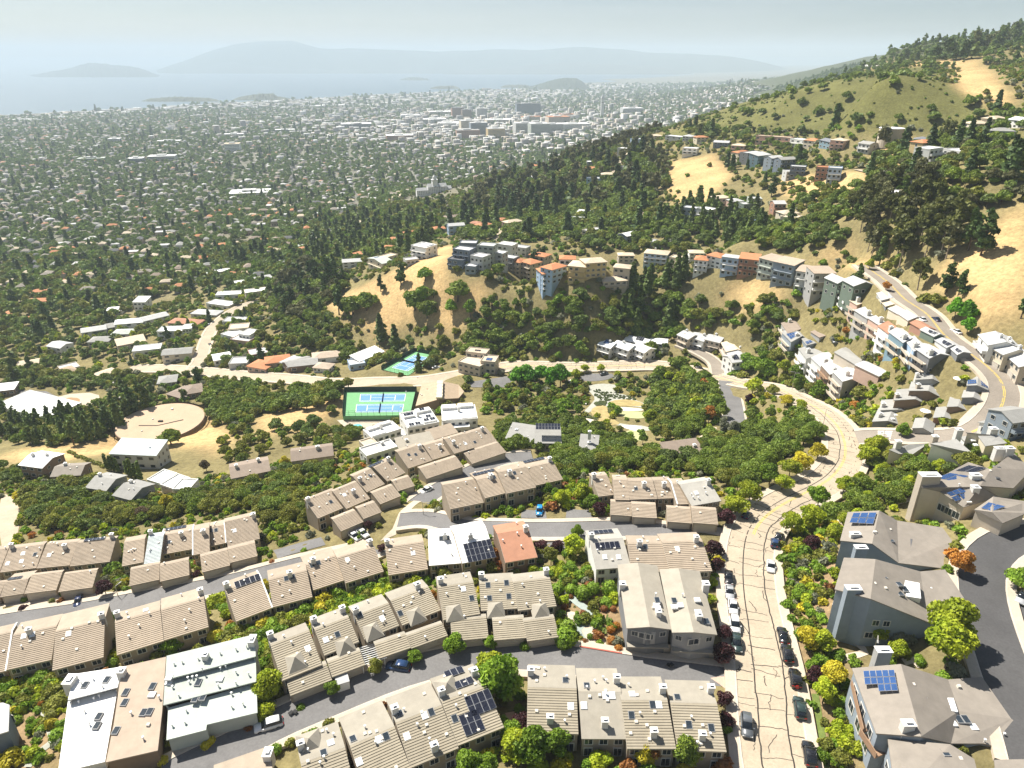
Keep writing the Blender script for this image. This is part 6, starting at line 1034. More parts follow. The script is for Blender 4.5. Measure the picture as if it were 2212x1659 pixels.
# round buried tank with a railing
tr = 21.; q = TANK_C; tk = empty('reservoir_tank', (q[0], q[1], q[2]+.4), 0); tag(tk, 'large round tan reservoir roof with a dark rim fence in dry grass', 'reservoir')
TOPM = mat('tank_concrete', (.47,.345,.235), .9, .10, .15); MB().cyl(0, 0, -3, .9, tr, 64).obj('wall', [wallm('brown')], tk); MB().cyl(0, 0, .9, 1.15, tr-.2, 64).obj('roof', [TOPM], tk)
fm = MB(); nseg = 64
for k in range(nseg):
 a, b = 6.2832*k/nseg, 6.2832*(k+1)/nseg; R2 = tr+1.3
 for z_, h_ in ((.0, 1.15), (1.4, .06), (1.8, .06)): fm.put([(R2*math.cos(t_), R2*math.sin(t_), z_+dz) for dz in (0, h_) for t_ in (a, b)], [(0,1,3,2)])
fm.obj('rim_fence', [mat('fence_wood', (.10,.075,.05), .8, .2)], tk)
for k in range(0, nseg, 2): a = 6.2832*k/nseg; MB().box(-.06,.06,-.06,.06,-1.2,1.75).obj('fence_post', [DKFRAME], tk, loc=(R2*math.cos(a), R2*math.sin(a), 0))
hv = MB(); hv.box(-9,0,-4.6,-4.3,1.15,1.45).put([(0,-4.6,1.15),(.3,-4.6,1.15),(11,1.7,1.15),(10.8,2.,1.15),(0,-4.6,1.45),(.3,-4.6,1.45),(11,1.7,1.45),(10.8,2.,1.45)], boxv(0,1,0,1,0,1)[1]); hv.obj('roof_curb', [DKFRAME], tk); MB().box(-1.1,1.1,-.6,.6,1.15,1.7).obj('hatch', [BLK], tk); MB().box(-.5,.5,13,14,1.15,1.8).obj('hatch', [WHITEM], tk)
# asphalt car park by the clubhouse and gardens with paths
sheet('parking_lot', PARK_W, ASP, .12, z=PARK_Z+.15)['label'] = 'asphalt car park between the clubhouse and the curve'
psheet('parking_lot', 'A7', [(510,290),(560,262),(720,258),(745,280),(690,305),(560,315)], ASP, .2, 1, 'asphalt car park at the top of the golf garden')
psheet('parking_lot', 'C4', [(120,1235),(300,1240),(380,1280),(310,1325),(130,1268)], ASP, .3, 0, 'asphalt school car park at the left'); psheet('turnaround', 'C4', [(300,1325),(395,1262),(640,1245),(650,1330),(520,1370),(390,1405)], WALK, .3, 1, 'pale school yard loop at the left'); psheet('lawn', 'C4', [(395,1300),(440,1280),(520,1285),(515,1315),(440,1330)], mat('mulch', (.34,.22,.12), .95), .4, 1, 'brown island in the school yard loop')
GRAV = mat('path_gravel', (.36,.36,.31), .95, .15, .8); FAIR = mat('mown_dry_grass', (.35,.275,.12), .95, .35, .4); PUTT = mat('putting_green', (.40,.41,.20), .9, .15, .3); SAND = mat('bunker_sand', (.68,.60,.48), .95, .08, .3); JUN = mat('low_juniper', (.055,.075,.022), .95, .4, .7, .5)
psheet('garden_path', 'A7', [(560,345),(640,325),(740,330),(770,350),(760,390),(820,400),(870,430),(950,460),(960,490),(880,475),(700,465),(690,520),(700,560),(800,590),(960,600),(985,640),(860,610),(720,590),(660,540),(590,500),(560,530),(530,520),(590,460),(620,420),(580,380)], GRAV, .14, 1, 'grey gravel paths curving through the golf garden')
psheet('lawn', 'A7', [(690,450),(760,430),(850,430),(920,450),(940,470),(860,475),(760,470)], FAIR, .24, 1, 'dry lawn above the putting green'); psheet('lawn', 'A7', [(580,500),(640,465),(700,475),(700,520),(740,560),(790,590),(700,600),(620,560)], FAIR, .24, 1, 'dry curved lawn left of the putting green')
psheet('putting_green', 'A7', [(770,520),(800,505),(880,505),(950,515),(955,540),(920,555),(850,552),(790,540)], PUTT, .3, 2, 'smooth pale green putting green'); psheet('bunker', 'A7', [(720,482),(800,478),(930,490),(945,502),(800,505),(740,505)], SAND, .27, 1, 'white sand strip above the putting green'); psheet('bunker', 'A7', [(500,552),(560,550),(630,568),(620,582),(540,575)], SAND, .24, 1, 'white sand strip left of the garden paths'); psheet('bunker', 'A7', [(770,600),(850,595),(930,608),(900,640),(820,620)], SAND, .25, 1, 'white sand hollow below the putting green')
psheet('lawn', 'A7', [(220,430),(280,395),(350,390),(340,440),(310,480),(220,478)], FAIR, .2, 1, 'dry tee lawn beside the round tree'); psheet('lawn', 'A7', [(800,640),(880,620),(960,640),(930,700),(860,690)], PUTT, .2, 1, 'pale lower lawn of the golf garden')
for i, (pl, lb) in enumerate([([(595,370),(650,365),(700,385),(760,385),(800,400),(880,420),(905,435),(840,432),(760,425),(690,440),(640,430),(610,400)], 'wide dark juniper bed at the top of the golf garden'), ([(615,455),(650,440),(690,450),(680,468),(630,470)], 'small round juniper bed above the dry lawn'), ([(820,365),(860,365),(890,390),(870,400)], 'narrow juniper bed along the gravel path'), ([(705,490),(735,488),(740,520),(720,530),(705,510)], 'dark shrub bed beside the sand strip'), ([(500,540),(580,535),(640,560),(580,552)], 'dark low bed left of the putting garden')]):
 W = wpoly(pl, 'A7'); Wn = np.array(W); x0, y0 = Wn.min(0); x1, y1 = Wn.max(0); V, F = [], []
 for k in range(220):
  x, y = random.uniform(x0, x1), random.uniform(y0, y1)
  if not inpoly(np.array(x), np.array(y), W): continue
  r, hh = random.uniform(.5, 1.1), random.uniform(.35, .7); o_ = len(V); z = float(gz(x, y)); ph = random.uniform(0, 6)
  V += [(x+r*math.cos(ph+a)*random.uniform(.8, 1.2), y+r*math.sin(ph+a)*random.uniform(.8, 1.2), z-.1) for a in np.arange(6)*1.0472]+[(x+.6*r*math.cos(ph+.5+a), y+.6*r*math.sin(ph+.5+a), z+hh*random.uniform(.7, 1.1)) for a in np.arange(6)*1.0472]
  F += [(o_+i_, o_+(i_+1) % 6, o_+6+(i_+1) % 6, o_+6+i_) for i_ in range(6)]+[tuple(o_+6+i_ for i_ in range(6))]
 if V: tag(add('juniper_bed', mesh('juniper_bed', V, F, foliage('juniper', (.05,.075,.02), (.09,.11,.03), .1))), lb, 'shrub bed', kind='stuff')
def path(name, reg, pts, wd, m, label, lift=.12):
 P = smooth_line([hitr(reg, p) for p in pts], 1.5); P[:, 2] = 0; N_ = frame(P); A = P[:, :2]+N_*wd/2; B = P[:, :2]-N_*wd/2
 V = np.empty((2*len(P), 3)); V[0::2, :2] = B; V[1::2, :2] = A; V[:, 2] = gz(V[:, 0], V[:, 1])+lift; z_ = np.maximum(V[0::2, 2], V[1::2, 2]); V[0::2, 2] = z_; V[1::2, 2] = z_
 return tag(add(name, mesh(name, V, [(2*i+1, 2*i, 2*i+2, 2*i+3) for i in range(len(P)-1)], m)), label, 'path', kind='structure')
path('path', 'A3', [(640,490),(680,560),(760,620),(800,660),(760,720),(715,770),(760,840),(850,945)], 1.7, mat('slate_path', (.30,.345,.315), .9, .12, 1.), 'grey green path winding through the rock garden'); path('path', 'A1', [(300,1260),(290,1330),(330,1420),(340,1490),(260,1560),(180,1659)], 1.3, GRAV, 'grey path through the garden at the bottom left')
path('path', 'A7', [(1060,780),(1180,740),(1280,700),(1370,640),(1390,610)], 2., mat('dirt_path', (.52,.43,.31), .95), 'pale path on the yellow green bank'); path('path', 'A4', [(1000,975),(1080,940),(1180,915),(1130,860),(1090,825)], 1.4, WALK, 'pale stepping stone path below the shaft chimney house'); path('path', 'A8', [(1350,1330),(1430,1310),(1520,1290)], 1.5, WALK, 'pale path leading to the tall chimney wall'); path('path', 'A4', [(1430,980),(1500,960),(1540,975),(1500,1000)], 1.5, WALK, 'pale steps beside the bright green tree'); path('path', 'A4', [(960,105),(1030,70)], 1.6, WALK, 'short pale path at the corner of the solar house')
path('path', 'A2', [(1790,1300),(1820,1400),(1840,1480)], 1.6, mat('pink_path', (.5,.33,.23), .95), 'pinkish path between the bottom rows')
for pl, lb in [([(1010,830),(1095,750),(1180,760),(1140,800),(1050,850)], None)]: pass
psheet('rock_garden', 'A3', [(640,640),(770,660),(790,740),(870,740),(900,860),(960,950),(860,930),(780,840),(740,760),(640,680)], mat('pale_rock_ground', (.52,.44,.34), .95, .25, .9), .2, 1, 'pale rocky bed along the garden path')
psheet('flower_bed', 'A6', [(810,1075),(900,1075),(985,1110),(960,1135),(850,1138),(815,1110)], mat('flower_soil', (.34,.19,.10), .95, .4, .8), .3, 1, 'orange flower bed at the nose of the loop island')
# ------------------------------------------------------------------ plants: a few shapes of each kind, set out as individuals
def cards(P, Nn, size, rg, aspect=1.0):
 n = len(P); Nn = Nn/(np.linalg.norm(Nn, axis=1)[:, None]+1e-9); r = rg.normal(size=(n, 3)); T = np.cross(Nn, r); T /= np.linalg.norm(T, axis=1)[:, None]+1e-9; B = np.cross(Nn, T)
 s = size*rg.uniform(.6, 1.35, n)[:, None]; V = np.empty((n, 4, 3))
 for k, (a, b) in enumerate(((-.5, -.28), (.35, -.5), (.5, .3), (-.3, .5))):
  j = rg.uniform(.75, 1.25, (n, 1)); V[:, k] = P+(T*a*aspect+B*b)*s*j
 V[:, 0] += Nn*s*.12; V[:, 2] -= Nn*s*.12
 return V.reshape(-1, 3), np.arange(4*n).reshape(-1, 4)
def lobed(lobes, n, size, rg, low=-.35, core=.8, spread=.7):
 L_ = np.array(lobes, float); w_ = (L_[:, 3]*L_[:, 4]+L_[:, 4]*L_[:, 5]+L_[:, 3]*L_[:, 5]); k = rg.choice(len(L_), n, p=w_/w_.sum())
 d = rg.normal(size=(n*2, 3)); d /= np.linalg.norm(d, axis=1)[:, None]; d = d[d[:, 2] > low]; d = d[:n]; k = k[:len(d)]
 rr = rg.uniform(.78, 1.08, len(d))[:, None]; P = L_[k, :3]+d*L_[k, 3:]*rr
 V, F = cards(P, d+spread*rg.normal(size=d.shape), size, rg); VV, FF = [V], [F]; o = len(V)
 for l in lobes:
  a = np.linspace(0, 2*np.pi, 7)[:-1]; ring = []
  for ph, zz in ((-.6, -.6), (0.1, .1), (.65, .65)):
   c = math.sqrt(1-zz*zz); ring.append(np.stack([l[0]+core*l[3]*c*np.cos(a+ph)*rg.uniform(.85, 1.1, 6), l[1]+core*l[4]*c*np.sin(a+ph)*rg.uniform(.85, 1.1, 6), np.full(6, l[2]+core*l[5]*zz)], 1))
  R3 = np.concatenate(ring); q = [(i, (i+1) % 6, 6+(i+1) % 6, 6+i) for i in range(6)]+[(6+i, 6+(i+1) % 6, 12+(i+1) % 6, 12+i) for i in range(6)]+[(12, 13, 14, 15), (12, 15, 16, 17)]
  VV.append(R3); FF.append(np.array(q)+o); o += 18
 return np.concatenate(VV), np.concatenate(FF)
def rnd_lobes(rg, n, R, H0, H1, squash=.7, top=True):
 out = [(0, 0, (H0+H1)/2, R*.72, R*.72, (H1-H0)*.5)]
 for k in range(n):
  a = 6.283*k/n+rg.uniform(-.4, .4); r = R*rg.uniform(.45, .68); s = R*rg.uniform(.34, .52); out.append((r*math.cos(a), r*math.sin(a), rg.uniform(H0+s*squash, max(H0+s*squash+.1, H1-s*squash)), s, s, s*squash))
 if top: s = R*.5; out.append((R*.12, -R*.08, H1-s*.5, s, s, s*squash))
 return out
def conifer_pts(rg, n, H, R, base=.12, pw=.85):
 t = rg.uniform(base, 1, n)**.9; rad = R*np.clip((1-t), 0, 1)**pw*(.75+.35*np.sin(t*H*2.2)); a = rg.uniform(0, 6.283, n); u = np.sqrt(rg.uniform(.25, 1, n)); k = 1+.25*np.sin(a*5+t*20)
 P = np.stack([rad*u*k*np.cos(a), rad*u*k*np.sin(a), t*H-rad*u*.25], 1); Nn = np.stack([np.cos(a)*.6, np.sin(a)*.6, np.full(n, .8)], 1)+.45*rg.normal(size=(n, 3)); return P, Nn
def cone_core(H, R, base):
 a = np.linspace(0, 6.283, 9)[:-1]; V = [(R*.62*math.cos(x), R*.62*math.sin(x), base*H) for x in a]+[(R*.3*math.cos(x), R*.3*math.sin(x), H*.6) for x in a]+[(R*.05*math.cos(x), R*.05*math.sin(x), H*.93) for x in a]
 return np.array(V), np.array([(i, (i+1) % 8, 8+(i+1) % 8, 8+i) for i in range(8)]+[(8+i, 8+(i+1) % 8, 16+(i+1) % 8, 16+i) for i in range(8)])
def cat2(A, B): return np.concatenate([A[0], B[0]]), np.concatenate([A[1], B[1]+len(A[0])])
def trunk_vf(H, r, rg, limbs=4, reach=1.5, lean=.0, z0=-1.0):
 V, F = [], []
 def limb(p, q, ra, rb, n=5):
  o = len(V); d = Vector(q)-Vector(p); x = d.orthogonal().normalized(); y = d.cross(x).normalized()
  for c, rr in ((p, ra), (q, rb)):
   for k in range(n): a = 6.283*k/n; V.append(tuple(Vector(c)+x*rr*math.cos(a)+y*rr*math.sin(a)))
  F.extend([(o+k, o+(k+1) % n, o+n+(k+1) % n, o+n+k) for k in range(n)])
 limb((0, 0, z0), (lean, 0, H*.6), r*1.2, r*.75); limb((lean, 0, H*.6), (lean*1.3, 0, H), r*.75, r*.3)
 for k in range(limbs): a = 6.283*k/max(limbs, 1)+rg.uniform(-.4, .4); z = H*rg.uniform(.4, .7); limb((lean*.8, 0, z), (reach*math.cos(a), reach*math.sin(a), z+reach*rg.uniform(.5, .9)), r*.5, r*.18, 4)
 return np.array(V), np.array(F)
BARK = mat('bark', (.13,.095,.065), .95, .3, 3., .4); BARKP = mat('pale_bark', (.32,.26,.20), .9, .2, 3.)
LEAF = dict(oak=((.112,.179,.022),(.229,.286,.040)), olive=((.157,.184,.027),(.275,.275,.045)), green=((.116,.218,.015),(.257,.374,.035)), lime=((.249,.340,.017),(.489,.522,.034)), yellow=((.480,.420,.022),(.620,.540,.050)), plum=((.050,.018,.022),(.105,.036,.038)),
   orange=((.400,.160,.028),(.520,.270,.050)), rust=((.260,.100,.035),(.350,.170,.050)), grey=((.200,.220,.140),(.320,.320,.210)), pine=((.045,.088,.020),(.099,.152,.034)), cedar=((.070,.126,.022),(.158,.206,.037)), euc=((.085,.108,.026),(.175,.178,.045)), eucd=((.096,.105,.040),(.174,.169,.065)), dusty=((.105,.168,.037),(.215,.271,.061)), brown=((.150,.115,.065),(.210,.155,.090)), bright=((.075,.221,.013),(.194,.431,.026)), town=((.091,.168,.029),(.194,.263,.049)), townl=((.149,.215,.031),(.275,.313,.052)))
def leafm(c): return foliage('leaf_'+c, *LEAF[c], trans=.28 if c not in ('pine','cedar') else .15)
SHAPES = {}
def shape(kind, var, lod):
 key = (kind, var, lod)
 if key in SHAPES: return SHAPES[key]
 rg = np.random.default_rng(zlib_(kind)+var*17+lod); m = (1., .30, .10)[lod]; sz = (1., 1.8, 3.3)[lod]
 tr = None
 if kind == 'oak': c = lobed(rnd_lobes(rg, 7, 3.6, 1.2, 5.6), int(3000*m), .40*sz, rg); tr = trunk_vf(3.6, .28, rg)
 elif kind == 'round': c = lobed(rnd_lobes(rg, 6, 2.6, 1.6, 6.2, .95), int(2500*m), .36*sz, rg, spread=.8); tr = trunk_vf(4., .16, rg, 4, 1.2)
 elif kind == 'loose':
  c = lobed(rnd_lobes(rg, 9, 2.9, 1.8, 5.8, .6), int(2300*m), .36*sz, rg, core=.45, spread=1.1); tr = trunk_vf(4.4, .15, rg, 6, 1.7)
 elif kind == 'shrub': c = lobed(rnd_lobes(rg, 4, 1.25, -.1, 1.5, .8), int(560*m), .25*sz, rg, low=-.1)
 elif kind == 'ball': c = lobed([(0, 0, .75, .95, .95, .85)], int(420*m), .20*sz, rg, low=-.6, core=.93, spread=.3)
 elif kind == 'redwood': c = cat2(cards(*conifer_pts(rg, int(2100*m), 15., 4.5, .06, .75), .68*sz, rg, 1.4), cone_core(15., 4.5, .08)); tr = trunk_vf(13., .35, rg, 0)
 elif kind == 'pine':
  L_ = [(rg.uniform(-1, 1)*2.2*(1-t*.6), rg.uniform(-1, 1)*2.2*(1-t*.6), 3+9*t, 2.1*(1-.55*t), 2.1*(1-.55*t), 1.05) for t in np.linspace(0, 1, 10)]; c = lobed(L_, int(1700*m), .55*sz, rg, core=.6, spread=.9); tr = trunk_vf(11., .3, rg, 5, 2.)
 elif kind == 'euc':
  L_ = [(rg.uniform(-1, 1)*2.8, rg.uniform(-1, 1)*2.8, rg.uniform(6.5, 16), rg.uniform(1.3, 2.3), rg.uniform(1.3, 2.3), rg.uniform(1.2, 2.0)) for _ in range(13)]+[(0, 0, 14, 2.2, 2.2, 2.4)]; c = lobed(L_, int(2100*m), .6*sz, rg, core=.65, spread=1.); tr = trunk_vf(14., .3, rg, 7, 2.2, .4)
 elif kind == 'column': c = lobed([(0, 0, 1.2+k*.9, .8-.04*k, .8-.04*k, .95) for k in range(7)], int(900*m), .32*sz, rg, low=-.8, core=.85, spread=.5); tr = trunk_vf(2., .12, rg, 0)
 elif kind == 'agave':
  n = 26; a = rg.uniform(0, 6.283, n); V = []; F = []
  for k in range(n):
   d = np.array([math.cos(a[k]), math.sin(a[k]), rg.uniform(.4, 1.6)]); d /= np.linalg.norm(d); s = np.array([-math.sin(a[k]), math.cos(a[k]), 0])*.09; L0 = rg.uniform(.9, 1.4); o = len(V); V += [-s, s, d*L0*.6+s, d*L0*.6-s, d*L0+np.array([0, 0, -.12])]; F += [(o, o+1, o+2, o+3), (o+3, o+2, o+4, o+4)]
  c = (np.array(V), np.array([f if f[2] != f[3] else (f[0], f[1], f[2], f[2]) for f in F])); c = (c[0], np.array(F)[::2])
 SHAPES[key] = (c, tr); return SHAPES[key]
def zlib_(s): return sum((i+1)*ord(ch) for i, ch in enumerate(s))
PM = {}
def crown_mesh(kind, var, lod, col):
 k = ('c', kind, var, lod, col)
 if k not in PM: c, tr = shape(kind, var, lod); PM[k] = fastmesh('crown', c[0], c[1], [leafm(col)])
 return PM[k]
def trunk_mesh(kind, var, lod):
 k = ('t', kind, var, lod)
 if k not in PM: tr = shape(kind, var, lod)[1]; PM[k] = fastmesh('trunk', tr[0], tr[1], [BARKP if kind == 'euc' else BARK])
 return PM[k]
def whole_mesh(kind, var, lod, col):
 k = ('w', kind, var, lod, col)
 if k not in PM:
  c, tr = shape(kind, var, lod)
  if tr is None or lod == 2: return crown_mesh(kind, var, lod, col)
  V, F = cat2(c, tr); PM[k] = fastmesh('tree', V, F, [leafm(col), BARKP if kind == 'euc' else BARK], np.concatenate([np.zeros(len(c[1])), np.ones(len(tr[1]))]))
 return PM[k]
NAME = dict(oak='oak_tree', round='broadleaf_tree', loose='street_tree', shrub='shrub', ball='clipped_bush', redwood='redwood_tree', pine='pine_tree', euc='eucalyptus_tree', column='cypress_tree', agave='agave')
PLANTS = []                                     # kind, colour, x, y, size, label, group
foot_boxes = [(min(p[0] for p in f), max(p[0] for p in f), min(p[1] for p in f), max(p[1] for p in f), f) for f in FOOT]
ROADP = [(r['line'][:, :2], r['w']/2+r['walk']*.8) for r in ROADS.values()]
def free(x, y, r=.6):
 for x0, x1, y0, y1, f in foot_boxes:
  if x0-r < x < x1+r and y0-r < y < y1+r and inpoly(np.array(x), np.array(y), f): return False
 for P, hw in ROADP:
  d = (P[:, 0]-x)**2+(P[:, 1]-y)**2
  if d.min() < (hw+r)**2: return False
 return True
def plant(reg, p, kind, col, size, label, group=None, ground=None):
 q = hitr(reg, p) if ground is None else ground; PLANTS.append((kind, col, q[0], q[1], size, label, group)); return q
def zone(poly, sp_, mix, size, label, group, reg='F', r=.35, seed=0, keep=1., maxd=None, avoid=()):
 rd = random.Random(seed+zlib_(label)); W = wpoly(poly, reg); Wn = np.array(W); x0, y0 = Wn.min(0); x1, y1 = Wn.max(0); ws = [m[2] for m in mix]
 j = 0; y = y0
 while y < y1:
  x = x0+(sp_/2 if j % 2 else 0)
  while x < x1:
   a, b = x+rd.uniform(-.45, .45)*sp_, y+rd.uniform(-.45, .45)*sp_
   if rd.random() < keep and (maxd is None or math.hypot(a, b) < maxd) and inpoly(np.array(a), np.array(b), W) and free(a, b, r):
    m = rd.choices(mix, ws)[0]; s = rd.uniform(*size)*(m[3] if len(m) > 3 else 1.); PLANTS.append((m[0], m[1], a, b, s, label % dict(k={'olive':'olive green','oak':'dark green','lime':'yellow green','grey':'grey green','euc':'brown green','eucd':'dark brown','pine':'dark','cedar':'dark green','bright':'bright green','dusty':'dusty green'}.get(m[1], m[1]), n=NAME[m[0]].replace('_', ' ')), group))
   x += sp_
  y += sp_*.87; j += 1
SCR = [('oak','oak',4),('oak','olive',4),('shrub','olive',3,1.7),('oak','dusty',2),('round','green',1,.7)]
zone([(55,1058),(130,1042),(250,1048),(350,1084),(470,1066),(560,1045),(640,1016),(725,1014),(690,1050),(655,1075),(650,1112),(590,1122),(520,1100),(400,1112),(250,1138),(120,1150),(60,1120)], 3.7, SCR, (.55,.95), '%(k)s %(n)s in the thicket above the tiled rows', 'thicket above the tiled rows')
zone([(0,1010),(50,1020),(60,1060),(20,1060),(0,1050)], 4., SCR, (.5,.8), '%(k)s %(n)s beside the turning circle', 'plants at the turning circle')
OAKD = [('oak','oak',6),('oak','olive',2),('round','oak',2,.9),('oak','dusty',1)]
zone([(1260,970),(1340,990),(1440,980),(1560,945),(1600,908),(1680,925),(1735,890),(1762,950),(1720,985),(1660,1003),(1640,1035),(1585,1075),(1560,1045),(1480,1025),(1350,1020),(1290,1015),(1230,1035),(1200,1003)], 4.6, OAKD, (.65,1.05), '%(k)s %(n)s in the dense wood inside the road bend', 'wood inside the road bend')
zone([(1080,915),(1200,885),(1270,925),(1370,965),(1330,995),(1240,985),(1250,1040),(1205,1060),(1190,1015),(1150,990),(1090,985),(1075,945)], 5., OAKD, (.6,1.), '%(k)s %(n)s in the oak belt behind the island row', 'oak belt behind the island row')
zone([(1400,862),(1420,803),(1470,793),(1530,818),(1560,860),(1555,905),(1500,935),(1460,960),(1410,950),(1395,900)], 5., OAKD+[('round','orange',.15),('round','lime',1)], (.7,1.15), '%(k)s %(n)s in the garden wood beside the access road', 'garden wood')
zone([(1040,845),(1120,815),(1190,835),(1240,865),(1270,900),(1200,910),(1120,890),(1060,890)], 5., [('round','green',3),('oak','olive',2),('shrub','green',3,1.4),('shrub','lime',1,1.5)], (.5,.9), '%(k)s %(n)s between the clubhouse and the golf garden', 'clubhouse garden plants')
MIXG = [('shrub','green',4),('shrub','olive',3),('shrub','lime',2),('shrub','yellow',.7),('shrub','grey',1),('shrub','rust',.25),('ball','green',1)]
zone([(1690,1160),(1740,1112),(1800,1130),(1830,1200),(1795,1280),(1790,1400),(1830,1500),(1860,1655),(1810,1655),(1770,1490),(1722,1335),(1690,1240)], 2.2, MIXG, (.55,1.35), '%(k)s %(n)s on the planted bank right of the concrete road', 'plants on the bank by the road')
zone([(1845,995),(1900,965),(1990,980),(2060,990),(2100,975),(2120,1012),(2010,1045),(1960,1085),(1900,1122),(1830,1150),(1760,1112),(1830,1062),(1855,1022)], 4.2, OAKD+[('round','lime',2,.8),('shrub','olive',3,1.5)], (.55,.95), '%(k)s %(n)s on the bank above the tall chimney wall', 'plants above the chimney wall')
zone([(1700,840),(1760,852),(1820,885),(1868,935),(1892,952),(1905,905),(1885,865),(1925,825),(1900,792),(1850,805),(1800,835),(1740,812)], 2.5, MIXG+[('shrub','orange',.3),('shrub','plum',.25)], (.6,1.5), '%(k)s %(n)s on the slope above the bend', 'plants above the bend')
zone([(1760,690),(1820,655),(1870,700),(1900,760),(1965,805),(1935,815),(1850,765),(1800,745)], 2.7, MIXG+[('shrub','orange',.6)], (.7,1.6), '%(k)s %(n)s on the slope between the terraces', 'plants between the terraces')
zone([(1010,1612),(1100,1565),(1150,1603),(1300,1640),(1500,1640),(1575,1655),(1575,1720),(1010,1720)], 3., [('shrub','green',3),('shrub','yellow',2),('round','green',2,.6),('shrub','rust',1),('shrub','lime',2)], (.8,1.6), '%(k)s %(n)s along the bottom edge below the big roofs', 'plants along the bottom edge')
zone([(1205,1242),(1330,1232),(1340,1290),(1370,1400),(1390,1430),(1290,1425),(1225,1410),(1215,1330)], 2.3, [('ball','green',2),('ball','rust',1),('shrub','grey',2,.6),('shrub','lime',1,.6),('shrub','olive',1,.7),('agave','dusty',.5)], (.4,.95), '%(k)s %(n)s in the rock garden beside the gabled houses', 'rock garden plants', keep=.6)
HEDG = [('shrub','green',5),('shrub','olive',3),('shrub','lime',2),('shrub','yellow',.6),('shrub','rust',.12),('oak','olive',.6,.35)]
zone([(540,1345),(640,1306),(740,1276),(850,1242),(960,1228),(1000,1243),(900,1268),(800,1312),(700,1352),(600,1378),(500,1396),(440,1386)], 2.1, HEDG, (.9,1.7), '%(k)s %(n)s in the green strip between the tiled rows', 'green strip between the rows')
zone([(0,1455),(100,1445),(115,1482),(150,1500),(140,1525),(60,1535),(0,1525)], 2.1, HEDG+[('shrub','orange',1)], (.9,1.6), '%(k)s %(n)s behind the white flat roof at the left edge', 'plants behind the white flat roof')
zone([(200,1420),(330,1410),(420,1372),(470,1340),(470,1370),(420,1400),(330,1425),(220,1440)], 2.1, HEDG+[('shrub','orange',1)], (.8,1.5), '%(k)s %(n)s between the left rows and the flat roofs', 'plants above the flat roofs')
zone([(1030,1225),(1180,1235),(1330,1240),(1470,1248),(1540,1252),(1545,1275),(1330,1262),(1210,1255),(1150,1240),(1030,1240)], 2.0, HEDG, (.8,1.4), '%(k)s %(n)s in the hedge line below the red roof terrace', 'hedge line below the terrace')
zone([(555,1372),(592,1377),(612,1480),(602,1545),(560,1540)], 2.1, HEDG, (.8,1.5), '%(k)s %(n)s in the gap beside the pale green roof', 'plants beside the pale green roof')
zone([(0,1530),(110,1505),(140,1562),(120,1650),(0,1700)], 2.4, MIXG+[('shrub','orange',.25),('ball','green',2)], (.5,1.1), '%(k)s %(n)s in the garden at the bottom left corner', 'bottom left garden plants', keep=.7)
zone([(1180,1045),(1290,1042),(1290,1110),(1180,1105)], 3., [('shrub','green',2),('shrub','lime',2),('shrub','rust',1),('round','green',1,.5)], (.9,1.5), '%(k)s %(n)s in the yards by the bright blue car', 'plants by the blue car')
zone([(905,1098),(965,1092),(985,1115),(1060,1105),(1140,1100),(1140,1115),(1050,1122),(930,1135),(900,1122)], 2.6, MIXG, (.6,1.1), '%(k)s %(n)s at the foot of the island row', 'plants round the island row')
zone([(560,1110),(650,1090),(680,1130),(640,1150),(570,1150)], 3., [('shrub','olive',3),('shrub','green',3),('oak','olive',1,.5)], (1.,1.7), '%(k)s %(n)s on the bank behind the clipped hedges', 'bank behind the hedges')
zone([(230,1225),(262,1210),(275,1260),(240,1290)], 2.1, HEDG, (.8,1.4), '%(k)s %(n)s between the left garages', 'plants between the left garages')
CON = [('redwood','pine',4),('pine','pine',2),('oak','oak',3),('round','oak',1),('oak','dusty',2)]
zone([(0,865),(60,885),(120,875),(200,885),(250,855),(340,850),(345,885),(290,908),(230,952),(140,965),(60,960),(0,975)], 6.5, [('pine','cedar',3,.9),('redwood','cedar',2,.8),('oak','oak',3),('oak','olive',2)], (.6,1.), '%(k)s %(n)s in the dark grove left of the round tank', 'grove left of the round tank')
zone([(0,792),(100,782),(200,802),(270,812),(330,832),(250,842),(100,837),(0,832)], 6.5, OAKD+[('pine','cedar',1)], (.7,1.2), '%(k)s %(n)s between the school roofs and the junction', 'trees by the school')
zone([(450,835),(540,835),(600,855),(690,835),(760,835),(740,865),(680,885),(560,895),(530,935),(470,915),(440,875)], 5.5, OAKD, (.75,1.15), '%(k)s %(n)s in the oak belt above the dry meadow', 'oak belt above the dry meadow')
zone([(490,930),(560,935),(660,920),(720,930),(770,935),(760,985),(700,975),(600,960),(520,1010),(490,1000),(470,960)], 5.5, SCR+[('round','lime',1,.7)], (.5,.9), '%(k)s %(n)s among the houses below the dry meadow', 'plants below the dry meadow', keep=.75)
zone([(590,692),(690,655),(760,742),(860,772),(940,762),(960,792),(830,782),(720,772),(620,742)], 5., SCR+[('oak','oak',4),('pine','pine',.5,.7)], (.55,1.05), '%(k)s %(n)s on the slope above the roadside villas', 'slope above the roadside villas', keep=.85)
zone([(600,600),(650,590),(720,590),(760,620),(700,660),(690,700),(620,690),(570,660)], 6., [('oak','oak',5),('oak','eucd',2,1.2),('pine','pine',1)], (.9,1.4), '%(k)s %(n)s in the dark wood left of the bare ridge', 'dark wood left of the ridge')
zone([(1000,765),(1020,705),(1070,650),(1150,660),(1300,665),(1420,635),(1500,645),(1560,692),(1480,722),(1420,762),(1300,772),(1200,782),(1100,772)], 6., [('oak','oak',6),('round','oak',2,1.1),('oak','dusty',2),('oak','olive',1.5),('round','green',.7)], (.75,1.3), '%(k)s %(n)s in the wooded ravine below the ridge houses', 'ravine wood', keep=.9)
